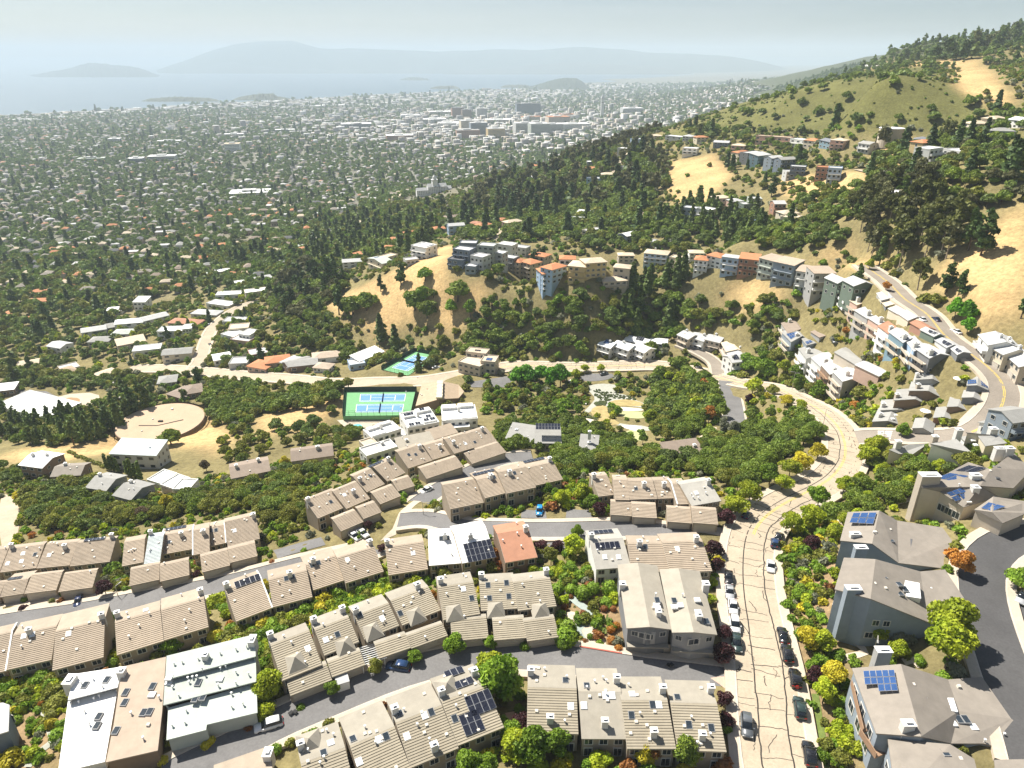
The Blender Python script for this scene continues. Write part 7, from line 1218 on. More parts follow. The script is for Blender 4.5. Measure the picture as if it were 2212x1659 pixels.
zone([(1310,665),(1420,615),(1500,645),(1480,705),(1400,735),(1320,725)], 8., [('redwood','cedar',3,.95),('pine','pine',1,.9),('oak','oak',3)], (.9,1.3), '%(k)s %(n)s in the redwood stand of the ravine', 'ravine redwoods')
zone([(1500,692),(1580,665),(1700,665),(1780,685),(1800,722),(1700,742),(1640,762),(1560,735),(1500,735)], 5.2, OAKD+[('shrub','olive',3,1.7),('shrub','lime',1,1.5)], (.6,1.05), '%(k)s %(n)s in the ravine below the ridge row', 'ravine below the ridge row', keep=.88)
zone([(1600,790),(1640,770),(1700,790),(1740,800),(1720,830),(1640,815)], 4.5, [('oak','green',3),('round','lime',1),('oak','olive',2)], (.8,1.1), '%(k)s %(n)s between the cul de sac and the balcony blocks', 'trees by the cul de sac')
FARO = [('oak','oak',6),('oak','dusty',3),('round','oak',2),('oak','olive',2),('redwood','pine',1)]
zone([(950,490),(1100,450),(1200,440),(1320,430),(1420,450),(1480,505),(1560,525),(1500,545),(1380,545),(1280,545),(1200,510),(1130,525),(1000,520)], 7., FARO, (.8,1.35), '%(k)s %(n)s in the woods behind the ridge houses', 'woods behind the ridge')
zone([(980,480),(1000,430),(1100,380),(1200,360),(1300,330),(1400,318),(1440,345),(1440,405),(1400,438),(1250,448),(1100,468)], 8., FARO+[('euc','eucd',2,.8)], (.9,1.5), '%(k)s %(n)s on the wooded spur above the white hotel', 'wooded spur')
zone([(1185,352),(1290,322),(1425,272),(1428,284),(1300,334),(1200,364)], 11., [('euc','eucd',5,.75),('oak','oak',3)], (.7,1.15), 'tall %(k)s %(n)s in the windbreak on the spur crest', 'windbreak on the spur crest')
zone([(1430,472),(1500,442),(1620,432),(1652,482),(1642,522),(1540,522),(1440,502)], 7.5, [('redwood','cedar',3,.8),('pine','cedar',2,.9),('oak','oak',4)], (.9,1.3), '%(k)s %(n)s in the conifer stand behind the ridge row', 'conifers behind the ridge row')
zone([(1400,335),(1600,315),(1900,332),(2000,332),(1950,402),(1900,400),(1850,412),(1640,412),(1560,462),(1545,425),(1585,385),(1545,335),(1450,350)], 10., FARO+[('shrub','olive',3,2.)], (.55,.95), '%(k)s %(n)s among the upper slope houses', 'upper slope trees', keep=.55)
zone([(1900,342),(2060,302),(2212,335),(2212,440),(2100,482),(1950,422),(1860,472),(1700,452),(1720,432),(1860,402)], 7.5, FARO+[('oak','eucd',2),('shrub','olive',3,2.2)], (.7,1.3), '%(k)s %(n)s in the brush on the right slope', 'brush on the right slope', keep=.85)
zone([(1830,475),(1900,425),(2000,425),(2080,475),(2060,560),(1960,592),(1880,562),(1820,522)], 7., [('euc','euc',5),('euc','eucd',3),('pine','cedar',1)], (.75,1.1), '%(k)s %(n)s in the big grove beside the dry slope', 'eucalyptus grove')
zone([(1620,492),(1830,472),(1840,542),(1740,542),(1600,532)], 7., FARO, (.75,1.25), '%(k)s %(n)s behind the gravel roofed houses', 'trees behind the gravel roofs')
zone([(1480,282),(1660,292),(1900,302),(2060,302),(2060,322),(1900,322),(1640,312),(1480,302)], 10., FARO+[('euc','euc',1,.7)], (.7,1.3), '%(k)s %(n)s along the foot of the green hill', 'trees at the foot of the green hill')
zone([(1420,302),(1480,272),(1600,224),(1720,192),(1850,155),(2040,145),(2060,192),(2140,242),(2060,292),(1900,292),(1700,292),(1520,300)], 27., [('oak','oak',5),('shrub','oak',3,2.8),('oak','dusty',2)], (.7,1.5), 'dark round %(n)s dotted over the green hill', 'bushes dotted over the green hill')
zone([(2070,262),(2212,222),(2212,332),(2080,302)], 10., FARO+[('shrub','green',4,2.5)], (.7,1.2), '%(k)s %(n)s on the upper right hillside', 'upper right brush')
for k in range(34):
 x = 1945+k*5.2+random.uniform(-3, 3); d = ray((x, 128));
 q = hit((x, 133-(x-1945)*.01)); plant('F', (0, 0), random.choice(['pine','pine','oak','euc']), random.choice(['pine','dusty','pine']), random.uniform(.9,1.5), 'dark tree in the belt along the hill crest', 'crest tree belt', ground=(q[0]+random.uniform(-6,6), q[1]+random.uniform(4,40)))
for k in range(26):
 x = 2110+k*4.2; q = hit((x, 118-(x-2110)*.25)); plant('F', (0, 0), random.choice(['pine','euc','oak']), random.choice(['dusty','pine','euc']), random.uniform(1.,1.7), 'hazy tree on the farther ridge at the upper right', 'farther ridge trees', ground=(q[0]+random.uniform(-8,8), q[1]+random.uniform(0,60)))
for k in range(60):
 x = 1450+k*8+random.uniform(-4,4); yb = np.interp(x, [1450,1600,1700,1850,1945], [252,205,180,150,140]); q = hit((x, yb+1)); plant('F', (0, 0), random.choice(['oak','pine','oak']), 'dusty', random.uniform(.8,1.5), 'dark tree just behind the hill crest', 'trees behind the hill crest', ground=(q[0]-random.uniform(0,20), q[1]+random.uniform(10,60)))
VAL = [('oak','oak',4),('oak','dusty',3),('redwood','pine',.6,.75),('round','olive',2),('oak','olive',2),('pine','pine',.3),('round','green',1)]
zone([(0,562),(150,545),(350,565),(560,525),(700,475),(850,445),(960,440),(960,505),(850,545),(760,565),(650,605),(600,640),(560,632),(480,622),(330,642),(240,702),(150,722),(0,762)], 9.5, VAL, (.8,1.5), '%(k)s %(n)s in the wooded valley at the left', 'valley trees')
zone([(640,560),(700,500),(800,480),(900,470),(960,500),(900,545),(800,570),(700,590)], 10., [('redwood','cedar',3,.8),('oak','oak',3),('oak','olive',2),('round','green',1)], (.9,1.4), '%(k)s %(n)s in the redwoods left of the ridge', 'valley redwoods')
zone([(0,765),(240,695),(400,645),(600,605),(560,692),(640,742),(520,812),(420,832),(300,792),(200,792),(0,792)], 8., VAL+[('shrub','lime',2,2.),('round','lime',1)], (.6,1.15), '%(k)s %(n)s between the valley houses', 'trees between the valley houses', keep=.85)
zone([(0,1010),(300,1060),(600,1000),(900,960),(1150,1000),(1500,1000),(1600,1100),(1850,1150),(1900,1000),(2212,960),(2212,1659),(1780,1659),(1500,1659),(0,1659)], 2.7, HEDG+[('shrub','grey',1),('shrub','orange',.12),('ball','green',1)], (.6,1.35), '%(k)s %(n)s in the gardens between the houses', 'garden plants between the houses', keep=.62, maxd=330)
zone([(1640,860),(1760,900),(1900,960),(2060,930),(2120,860),(2090,800),(1990,750),(1900,700),(1800,640),(1660,640),(1600,760),(1560,800)], 3.6, HEDG+[('oak','olive',2,.5),('shrub','grey',1)], (.8,1.6), '%(k)s %(n)s on the slopes around the terraces', 'plants around the terraces', keep=.6, maxd=420)
zone([(1040,805),(1400,808),(1560,838),(1580,905),(1460,960),(1250,930),(1060,900)], 4.2, HEDG+[('round','green',1,.5),('oak','olive',2,.5)], (.8,1.5), '%(k)s %(n)s in the grounds around the golf garden', 'plants round the golf garden', keep=.5)
zone([(1600,850),(1690,868),(1740,888),(1700,922),(1610,905)], 3.6, HEDG+[('oak','oak',2,.6)], (.9,1.6), '%(k)s %(n)s between the access road and the bend', 'plants by the access road', keep=.7)
# plants that stand out one by one
ONE = [('A4',(820,110),'loose','lime',1.15,'bright yellow green tree at the corner of the solar house'),('A4',(700,150),'loose','lime',1.0,'yellow green tree beside the small dark cars'),('A4',(975,185),'round','lime',.7,'round lime tree by the short pale path'),('A4',(830,240),'loose','plum',0.65,'dark leafless purple tree on the road bank'),('A4',(800,880),'loose','yellow',.8,'golden tree on the bank by the black cars'),('A4',(900,900),'round','lime',.75,'lime tree beside the golden tree'),('A4',(960,1130),'round','yellow',.85,'yellow tree above the grass verge'),('A4',(905,1240),'round','lime',.75,'lime tree next to the parked jeep'),('A4',(1240,850),'round','lime',.75,'small lime tree before the dark side wall'),('A4',(1690,860),'round','lime',1.5,'large lime tree beside the black road'),('A4',(1700,1010),'round','lime',1.45,'large lime tree below the other large lime tree'),('A4',(1780,410),'round','orange',.9,'orange brown tree beside the black road'),('A4',(2190,520),'oak','green',.9,'dark green tree on the car park corner'),('A4',(860,1100),'loose','plum',0.58,'dark purple tree on the bank beside the jeep'),
 ('A4',(1400,860),'shrub','grey',1.8,'grey green bush before the dark side wall'),('A4',(1370,960),'round','lime',.7,'lime tree by the white chimney'),
 ('A8',(640,1240),'loose','lime',.9,'lime street tree on the outer bend, lowest of the row'),('A8',(560,1200),'round','green',1.0,'green street tree above the garage row end'),('A8',(690,1150),'loose','lime',1.0,'lime street tree in the row along the road'),('A8',(760,1110),'loose','yellow',1.0,'yellow street tree with a long shadow on the road'),('A8',(870,1040),'loose','yellow',1.,'yellow street tree at the top of the row'),('A8',(340,1400),'loose','lime',1.,'lime street tree beside the parked car'),('A8',(430,1320),'loose','lime',1.05,'second lime street tree beside the parked car'),('A8',(280,1460),'round','plum',0.72,'dark purple tree at the end of the garages'),
 ('A8',(450,610),'loose','lime',1.25,'lime tree beside the access road'),('A8',(660,690),'loose','yellow',.85,'small golden tree on the dirt patch'),('A8',(760,720),'loose','lime',.8,'small lime tree by the road edge'),('A8',(430,680),'round','plum',0.79,'dark brown tree under the lime tree'),('A8',(520,500),'oak','green',1.5,'large round green tree by the cul de sac'),('A8',(730,590),'round','green',1.2,'green tree under the balcony blocks'),('A8',(880,640),'round','green',1.2,'green tree below the brown balcony block'),('A8',(1010,640),'round','plum',0.65,'dark purple tree below the balcony blocks'),('A8',(1140,650),'oak','olive',1.,'olive tree right of the purple tree'),('A8',(1425,900),'round','green',.8,'round tree beside the drive with a round shadow'),('A8',(1230,1030),'round','lime',1.25,'lime tree at the crosswalk corner'),('A8',(1180,1070),'loose','lime',1.1,'second lime tree at the crosswalk corner'),('A8',(2080,900),'oak','green',.9,'dark green tree beside the grey roof at the right'),('A8',(870,1360),'round','green',1.1,'green tree on the inner side of the road'),('A8',(1040,1260),'round','lime',.9,'lime tree beside the garden path'),
 ('A8',(1830,150),'round','bright',1.3,'bright green tree on the dry slope edge'),('A8',(1760,120),'round','bright',1.2,'bright green tree left of the other bright tree'),('A8',(1840,220),'round','bright',.95,'bright green tree beside the white car'),('A8',(2190,120),'pine','pine',.7,'dark pine at the frame edge on the dry slope'),('A8',(1100,190),'round','yellow',.6,'yellow shrub tree under the upper terrace'),('A8',(1055,240),'round','orange',.7,'orange shrub tree under the upper terrace'),('A8',(1375,430),'round','yellow',.55,'yellow tree under the blue terrace house'),
 ('A7',(110,350),'round','bright',1.7,'tall bright green tree by the clubhouse car park, leftmost'),('A7',(180,345),'round','bright',1.8,'tall bright green tree by the clubhouse car park, second'),('A7',(260,330),'round','bright',1.6,'tall bright green tree by the clubhouse car park, third'),('A7',(330,350),'round','bright',1.7,'tall bright green tree by the clubhouse car park, fourth'),('A7',(390,345),'round','bright',1.8,'tall bright green tree by the clubhouse car park, rightmost'),('A7',(490,310),'loose','lime',1.1,'lime tree at the edge of the car park'),('A7',(550,255),'loose','lime',.8,'small lime tree by the curve, left one'),('A7',(655,255),'loose','lime',.8,'small lime tree by the curve, right one'),('A7',(760,290),'loose','lime',.7,'thin lime tree at the top of the garden'),('A7',(825,310),'round','plum',0.40,'purple bush at the top of the garden'),('A7',(395,510),'oak','green',1.15,'round green tree in the golf garden'),('A7',(150,470),'round','olive',1.,'olive tree left of the dry tee lawn'),('A7',(1350,580),'round','orange',1.1,'golden orange tree beside the access road'),('A7',(1440,690),'euc','grey',.5,'pale wispy tree above the dense wood'),('A7',(1500,700),'euc','grey',.5,'second pale wispy tree above the dense wood'),('A7',(925,715),'round','green',.7,'green tree above the yellow bank'),('A7',(1150,260),'oak','oak',1.5,'large dark oak beside the curve'),('A7',(1300,440),'oak','oak',1.6,'large dark oak in the garden wood'),('A7',(640,1180),'loose','plum',0.65,'purple plum tree beside the long garages'),('A7',(400,1120),'round','lime',.8,'lime tree in the yard by the blue car'),('A7',(540,1110),'round','lime',1.,'tall lime hedge tree beside the island row'),('A7',(300,1060),'round','green',.7,'green tree at the end of the island row'),
 ('A7',(260,1420),'loose','plum',0.54,'purple plum tree behind the red roof, left'),('A7',(370,1420),'loose','plum',0.58,'purple plum tree behind the red roof, right'),('A7',(470,1450),'round','lime',.95,'lime tree beside the pale shingled house'),('A7',(330,1500),'round','olive',.7,'brownish tree below the plum trees'),('A7',(500,1330),'round','green',.6,'green tree at the lane corner'),('A7',(1380,1450),'loose','plum',0.72,'purple tree at the end of the terrace by the road'),('A7',(1400,1540),'loose','plum',0.58,'lower purple tree at the end of the terrace'),
 ('A3',(240,1230),'round','green',1.55,'large green tree between the bottom rows'),('A3',(150,1120),'round','lime',1.1,'yellow green tree at the lane side above the big tree'),('A3',(360,1420),'loose','plum',0.58,'dark red tree beside the big green tree'),('A3',(1650,970),'loose','plum',0.72,'bare purple tree at the corner of the lane'),('A3',(1660,830),'loose','plum',0.58,'purple tree above the corner of the lane'),('A3',(1660,1260),'loose','plum',0.50,'purple street tree, upper of two by the bottom row'),('A3',(1670,1400),'loose','plum',0.50,'purple street tree, lower of two by the bottom row'),('A3',(420,1620),'round','green',1.1,'green tree at the bottom below the big roofs'),('A3',(1190,1620),'round','rust',.7,'rust red tree at the bottom edge'),('A3',(1420,1640),'round','oak',.9,'dark tree at the bottom edge'),('A3',(320,1600),'round','lime',.9,'lime tree at the bottom left of the big roofs'),('A3',(1160,1640),'round','yellow',.7,'golden tree at the bottom edge'),
 ('A3',(640,860),'ball','green',2.4,'large clipped hedge bush by the garages, lower'),('A3',(650,790),'ball','green',2.0,'large clipped hedge bush by the garages, upper'),('A3',(755,555),'ball','green',1.9,'large dark clipped bush in the rock garden, left'),('A3',(920,530),'ball','green',2.,'large dark clipped bush in the rock garden, right'),('A3',(820,520),'ball','green',1.6,'dark clipped bush between the large ones'),('A3',(590,520),'ball','green',1.4,'clipped bush at the corner of the rock garden row'),('A3',(900,605),'ball','green',1.3,'clipped bush above the rust bushes'),('A3',(820,610),'ball','rust',.8,'small rust bush in the rock garden, upper left'),('A3',(890,640),'ball','rust',.8,'small rust bush in the rock garden, middle'),('A3',(950,640),'ball','rust',.8,'small rust bush in the rock garden, right'),('A3',(935,775),'ball','orange',.9,'golden brown bush in the lower rock garden, left'),('A3',(970,750),'ball','orange',.9,'golden brown bush in the lower rock garden, right'),('A3',(940,850),'ball','orange',1.,'golden brown bush below the agaves, left'),('A3',(990,850),'ball','orange',.9,'golden brown bush below the agaves, right'),('A3',(985,900),'ball','orange',.9,'golden brown bush nearest the lane'),('A3',(900,710),'agave','dusty',1.8,'spiky agave in the rock garden, upper'),('A3',(870,780),'agave','dusty',1.8,'spiky agave in the rock garden, lower'),
 ('A3',(560,395),'ball','lime',1.1,'round topiary ball below the lime tree, left'),('A3',(610,400),'ball','lime',1.1,'round topiary ball below the lime tree, middle'),('A3',(660,405),'ball','lime',1.0,'round topiary ball below the lime tree, right'),('A3',(155,890),'round','green',.5,'shaped small tree before the garages, left'),('A3',(380,890),'ball','green',1.1,'round bush between the garage doors'),('A3',(620,910),'round','green',.45,'shaped small tree at the end of the garages'),
 ('A2',(1430,930),'round','green',.75,'round green tree beside the lane and the garages'),('A2',(1180,980),'round','green',.5,'green tree beside the dark blue car'),('A2',(930,1060),'round','olive',.55,'olive tree left of the dark blue car'),('A2',(650,1190),'round','green',.5,'small green tree before the double garage'),('A2',(440,1280),'ball','green',.8,'round bush at the end of the garages by the lane'),('A2',(225,1200),'round','lime',.95,'oval lime tree beside the pale green roof'),('A2',(880,110),'loose','plum',0.43,'purple tree beside the two white cars'),('A2',(965,260),'loose','plum',0.40,'purple tree between the row and the lane'),('A2',(720,510),'shrub','grey',1.8,'pale flowering bush below the row'),('A2',(1300,590),'round','orange',.5,'orange shrub tree beside the dormered row'),('A2',(1680,330),'round','orange',.65,'orange green tree below the white roof'),
 ('A1',(690,540),'round','plum',0.76,'large dark red tree beside the navy car'),('A1',(750,400),'shrub','green',2.2,'green bush above the dark red tree'),('A1',(750,310),'shrub','lime',2.2,'yellow green bush between the garages'),('A1',(160,580),'ball','green',.9,'round bush between the left garage doors'),('A1',(1275,350),'shrub','rust',1.1,'rust bush between the garage pairs, upper'),('A1',(1280,420),'shrub','plum',1.1,'dark red bush between the garage pairs, lower'),('A1',(340,590),'ball','olive',.9,'round bush beside the navy car'),('A1',(400,590),'shrub','rust',.9,'rust bush beside the navy car'),('A1',(150,640),'shrub','plum',1.,'dark red shrub on the wide drive'),('A1',(1750,290),'ball','green',.8,'topiary ball by the parking bay, upper'),('A1',(1720,330),'ball','lime',.8,'topiary ball by the parking bay, left'),('A1',(1765,335),'ball','rust',.85,'dark red topiary ball by the parking bay'),('A1',(1410,620),'shrub','lime',2.2,'bright climbing bush in the gap of the row'),('A1',(1120,900),'oak','green',.7,'round green tree above the pale green roof'),('A1',(1740,1230),'round','lime',.9,'oval lime tree between the pale green roof and the tiled row'),('A1',(1720,1330),'shrub','lime',1.9,'lime bushes beside the white car'),('A1',(1340,1530),'ball','yellow',.9,'yellow topiary bush beside the drive, left'),('A1',(1370,1500),'ball','yellow',.9,'yellow topiary bush beside the drive, right'),('A1',(985,1600),'ball','olive',.9,'olive bush at the tan roof corner'),('A1',(1060,1630),'ball','yellow',1.,'yellow bush at the tan roof corner'),('A1',(385,1260),'ball','olive',1.7,'large round bush beside the white roof, upper'),('A1',(340,1330),'ball','olive',1.1,'round bush beside the white roof, middle'),('A1',(385,1480),'ball','green',1.6,'large round bush beside the white roof, lower'),('A1',(1620,1420),'shrub','rust',.7,'small rust shrub in the planter by the white car'),('A1',(80,1630),'shrub','yellow',1.8,'golden bush at the bottom left corner'),
 ('A5',(1110,400),'oak','oak',1.35,'large dark oak in front of the round tank'),('A5',(480,400),'pine','cedar',1.15,'tall dark pine left of the round tank, front'),('A5',(580,370),'redwood','cedar',.9,'tall dark conifer left of the round tank, second'),('A5',(700,300),'pine','pine',1.1,'tall dark pine behind the tank, left'),('A5',(780,290),'redwood','cedar',.95,'tall dark conifer behind the tank, middle'),('A5',(870,200),'pine','pine',1.25,'tall dark pine behind the tank, right'),('A5',(960,170),'pine','cedar',1.2,'tall dark pine behind the tank, rightmost'),('A5',(1200,120),'euc','dusty',.5,'thin tree beside the brown roofed house'),('A5',(1100,830),'round','yellow',1.,'bright yellow tree in the thicket'),('A5',(120,760),'round','yellow',.6,'yellow tree beside the turning circle'),('A5',(1850,540),'round','yellow',.7,'yellow bush between the brown roofed houses'),('A5',(930,880),'loose','brown',.8,'bare grey brown tree in the thicket'),('A5',(1340,570),'round','brown',.8,'bare brown tree beside the white garages'),('A5',(2150,190),'oak','oak',.7,'dark tree in the dry meadow'),('A5',(1930,320),'oak','dusty',.9,'dusty tree at the meadow edge, left'),('A5',(2040,280),'oak','dusty',1.,'dusty tree at the meadow edge, right'),('A5',(1790,300),'oak','dusty',.9,'dusty tree at the meadow edge, farthest left'),
 ('C5',(870,770),'pine','pine',1.28,'dark cypress on the bare slope'),('C5',(1030,740),'oak','green',1.49,'round green tree on the bare slope'),('C5',(890,660),'oak','oak',0.81,'small dark tree high on the bare slope'),('C5',(960,930),'oak','oak',2.16,'dark oak clump low on the bare slope, left'),('C5',(1040,980),'oak','oak',1.89,'dark oak clump low on the bare slope, lower'),('C5',(1010,880),'round','green',1.62,'green tree in the oak clump'),('C5',(1240,870),'oak','oak',2.16,'dark round oak under the grey modern house'),('C5',(1195,960),'round','green',1.49,'bright green tree below the round oak'),('C5',(1320,970),'round','green',1.62,'bright green tree right of the round oak'),('C5',(1430,730),'oak','oak',1.08,'dark tree beside the beige villas, left'),('C5',(1500,700),'oak','oak',1.22,'dark tree beside the beige villas, right'),('C5',(650,930),'oak','oak',2.03,'dark oak mass on the left slope, left'),('C5',(560,960),'oak','oak',2.16,'dark oak mass on the left slope, middle'),('C5',(470,960),'pine','pine',1.62,'dark cypress on the left slope'),('C5',(740,810),'pine','pine',0.94,'dark conifer on the left slope'),('C5',(260,1180),'round','oak',1.62,'dark tree above the roadside villas'),('C5',(750,1130),'redwood','cedar',1.22,'tall dark conifer above the upper court, left'),('C5',(840,1180),'redwood','cedar',1.08,'tall dark conifer above the upper court, right'),('C5',(985,1330),'redwood','cedar',0.74,'dark conifer at the corner of the upper court'),('C5',(1150,1180),'round','olive',1.35,'olive tree above the upper court'),('C5',(1080,850),'oak','oak',0.94,'dark shrub tree in the gully'),('C5',(170,780),'oak','eucd',2.84,'very dark brown tree mass, left'),('C5',(260,690),'oak','eucd',2.70,'very dark brown tree mass, upper'),('C5',(400,770),'pine','pine',1.89,'dark green conifer mass beside the brown trees'),
 ('C7',(1350,1400),'euc','euc',.85,'open eucalyptus at the road side below the grove'),('C7',(1580,1420),'pine','pine',.95,'dark pine on the dry slope, left'),('C7',(1680,1440),'pine','pine',.8,'dark pine on the dry slope, right'),('C7',(760,1130),'oak','oak',.6,'small dark tree on the pink soil'),('C7',(1860,1120),'pine','pine',1.4,'very dark tree mass at the edge of the dry slope'),('C7',(1760,1080),'pine','pine',1.3,'very dark tree left of the dark mass'),('C7',(960,1240),'round','lime',.8,'yellow green tree at the road head'),('C7',(860,1370),'pine','cedar',.8,'open conifer before the green gabled house'),('C7',(1090,1410),'round','orange',.65,'orange shrub tree by the road head'),('C7',(1400,1500),'shrub','olive',2.4,'olive bush at the road side, left'),('C7',(1500,1510),'shrub','olive',2.4,'olive bush at the road side, right'),('C7',(400,630),'oak','oak',1.1,'dark oak on the bare soil'),('C7',(170,650),'pine','pine',1.2,'dark conifer beside the bare soil'),('C7',(1000,560),'oak','oak',1.5,'dark oak beside the lane'),('C7',(1050,290),'euc','eucd',1.1,'dark tree beside the round water tank')]
for r_ in ONE: plant(r_[0], r_[1], r_[2], r_[3], r_[4], r_[5])
for k in range(8): plant('A5', (700+k*24 if k < 4 else 830+(k-4)*28, 560+k*6 if k < 4 else 600+(k-4)*10), 'column', 'cedar', random.uniform(.95,1.2), 'dark columnar cypress in the clipped line before the pale two storey house', 'clipped cypress line')
for k in range(5): plant('C5', (905+k*22, 472+k*2), 'column', 'pine', .8, 'slim dark cypress before the long orange tiled villa', 'villa cypresses')
for k in range(7): plant('C5', (1715+k*14, 655-k*8), 'column', 'pine', 1.5, 'slim dark cypress beside the tall beige villa', 'beige villa cypresses')
for k in range(16): plant('A5', (450+k*15, 455+k*6+random.uniform(-6,6)), 'ball', 'olive', 1., 'low round bush in the rows beside the pale two storey house', 'low bush rows')
# ------------------------------------------------------------------ set the plants out: the nearest as things of their own, the rest as one wood
PROTO = bpy.data.collections.new('plant_forms'); PROTO_I = {}
def proto(kind, var, lod, col):
 k = (kind, var, lod, col)
 if k not in PROTO_I:
  o = bpy.data.objects.new('form_%03d' % len(PROTO_I), whole_mesh(kind, var, lod, col)); PROTO.objects.link(o); PROTO_I[k] = len(PROTO_I)
 return PROTO_I[k]
X = np.array([p[2] for p in PLANTS]); Y = np.array([p[3] for p in PLANTS]); Zp = gz(X, Y); D = np.hypot(X, Y)
fxp, fyp = proj(np.stack([X, Y, Zp+2], 1)); inview = (fxp > -60) & (fxp < 2272) & (fyp < 1760)
cnt = {}; rest = []; rd = random.Random(3)
ones = {r_[5] for r_ in ONE}
order = sorted(range(len(PLANTS)), key=lambda i: (PLANTS[i][5] not in ones, D[i]/max(PLANTS[i][4], .3)))
for i in order:
 if not inview[i]: continue
 kind, col, x, y, s, label, group = PLANTS[i]; nm = NAME[kind]; cnt[nm] = cnt.get(nm, 0)+1; lod = 0 if D[i] < 270 else 1 if D[i] < 560 else 2
 var = rd.randint(0, 2 if kind in ('oak','shrub','round','loose') else 1); rot = rd.uniform(0, 6.28); sx = s*rd.uniform(.92, 1.08)
 if cnt[nm] > 285: rest.append((x, y, Zp[i]-.15, rot, s, proto(kind, var, max(1, lod), col))); continue
 tilt = (rd.uniform(-.05, .05), rd.uniform(-.05, .05), rot)
 if lod == 0 and shape(kind, var, 0)[1] is not None:
  o = empty(nm, (x, y, Zp[i]-.1)); o.rotation_euler = tilt; o.scale = (sx, sx, s)
  add('crown', crown_mesh(kind, var, 0, col), o); add('trunk', trunk_mesh(kind, var, 0), o)
 else: o = add(nm, whole_mesh(kind, var, lod, col), None, (x, y, Zp[i]-.1), tilt, (sx, sx, s))
 label = ' '.join(label.split()); tag(o, label, 'agave' if kind == 'agave' else 'bush' if kind in ('shrub','ball') else 'tree', group)
def scatter_obj(name, recs, label):
 R_ = np.array([r[:3] for r in recs], np.float32); me = bpy.data.meshes.new(name); me.vertices.add(len(R_)); me.vertices.foreach_set('co', R_.ravel())
 for nm, ty, k in (('turn', 'FLOAT', 3), ('size', 'FLOAT', 4), ('form', 'INT', 5)):
  a = me.attributes.new(nm, ty, 'POINT'); a.data.foreach_set('value', np.array([r[k] for r in recs], np.float32 if ty == 'FLOAT' else np.int32))
 me.update(); o = add(name, me); tag(o, label, 'trees', kind='stuff')
 g = bpy.data.node_groups.new(name, 'GeometryNodeTree'); g.interface.new_socket('Geometry', in_out='INPUT', socket_type='NodeSocketGeometry'); g.interface.new_socket('Geometry', in_out='OUTPUT', socket_type='NodeSocketGeometry')
 N, L = g.nodes, g.links; gi, go = N.new('NodeGroupInput'), N.new('NodeGroupOutput'); ip = N.new('GeometryNodeInstanceOnPoints'); ci = N.new('GeometryNodeCollectionInfo')
 ci.inputs['Collection'].default_value = PROTO; ci.inputs['Separate Children'].default_value = True; ci.inputs['Reset Children'].default_value = True
 def att(nm, ty): n = N.new('GeometryNodeInputNamedAttribute'); n.data_type = ty; n.inputs['Name'].default_value = nm; return n.outputs['Attribute']
 cx = N.new('ShaderNodeCombineXYZ'); L.new(att('turn', 'FLOAT'), cx.inputs['Z']); ip.inputs['Pick Instance'].default_value = True
 L.new(gi.outputs[0], ip.inputs['Points']); L.new(ci.outputs[0], ip.inputs['Instance']); L.new(att('form', 'INT'), ip.inputs['Instance Index']); L.new(cx.outputs[0], ip.inputs['Rotation']); L.new(att('size', 'FLOAT'), ip.inputs['Scale']); L.new(ip.outputs[0], go.inputs[0])
 md = o.modifiers.new('plants', 'NODES'); md.node_group = g; return o
if rest: scatter_obj('woodland', rest, 'wooded slopes and ravines of many dark oaks, conifers and brush')
HB = []; rg = np.random.default_rng(5)
bx_, by_ = np.meshgrid(np.arange(-330, 1000, 4.8), np.arange(290, 1200, 4.8)); bx_ = (bx_+rg.uniform(-3, 3, bx_.shape)).ravel(); by_ = (by_+rg.uniform(-3, 3, by_.shape)).ravel(); bz_ = gz(bx_, by_)
ii, jj = np.searchsorted(GX, bx_)-1, np.searchsorted(GY, by_)-1; cc = cols[jj, ii]; f1_, f2_ = proj(np.stack([bx_, by_, bz_], 1)); dry = cc[:, 0] > .30; grn = (cc[:, 0] < .15) & ~dry
pk = np.where(dry, .03, np.where(grn, .30, .8))*np.clip(.6+.6*fbm(bx_, by_, 35., 9), .1, 1.6); ok = (f1_ > -20) & (f1_ < 2240) & (f2_ < 960) & (f2_ > 90) & (bz_ > -92) & (rg.uniform(size=len(bx_)) < pk)
for a, b, c, g_ in zip(bx_[ok], by_[ok], bz_[ok], grn[ok]):
 if free(a, b, .5): q = rg.uniform(); HB.append((a, b, c-.15, rg.uniform(0, 6.28), rg.uniform(.5, 1.3) if g_ else rg.uniform(.9, 2.3), proto('shrub', int(rg.integers(0, 3)), 1, 'olive' if q < .45 else 'dusty' if q < .6 else 'green' if q < .8 else 'grey' if q < .9 else 'oak')))
tx_, ty_ = np.meshgrid(np.arange(300, 2000, 14.), np.arange(820, 3400, 14.)); tx_ = (tx_+rg.uniform(-6, 6, tx_.shape)).ravel(); ty_ = (ty_+rg.uniform(-6, 6, ty_.shape)).ravel(); tz_ = gz(tx_, ty_); cc = cols[np.searchsorted(GY, ty_)-1, np.searchsorted(GX, tx_)-1]; f1_, f2_ = proj(np.stack([tx_, ty_, tz_], 1)); ok = (np.hypot(tx_, ty_) > 960) & (cc[:, 0] < .3) & ((cc[:, 0] > .15) | (cc[:, 0] < .12)) & (tz_ > -40) & (f1_ < 2240) & (f2_ < 260) & (rg.uniform(size=len(tx_)) < .7)
for a, b, c in zip(tx_[ok], ty_[ok], tz_[ok]): HB.append((a, b, c-.2, rg.uniform(0, 6.28), rg.uniform(.8, 1.5), proto('oak' if rg.uniform() < .8 else 'pine', int(rg.integers(0, 2)), 2, 'dusty' if rg.uniform() < .6 else 'town')))
scatter_obj('hillside_brush', HB, 'low brush and tufts scattered over the hillsides')
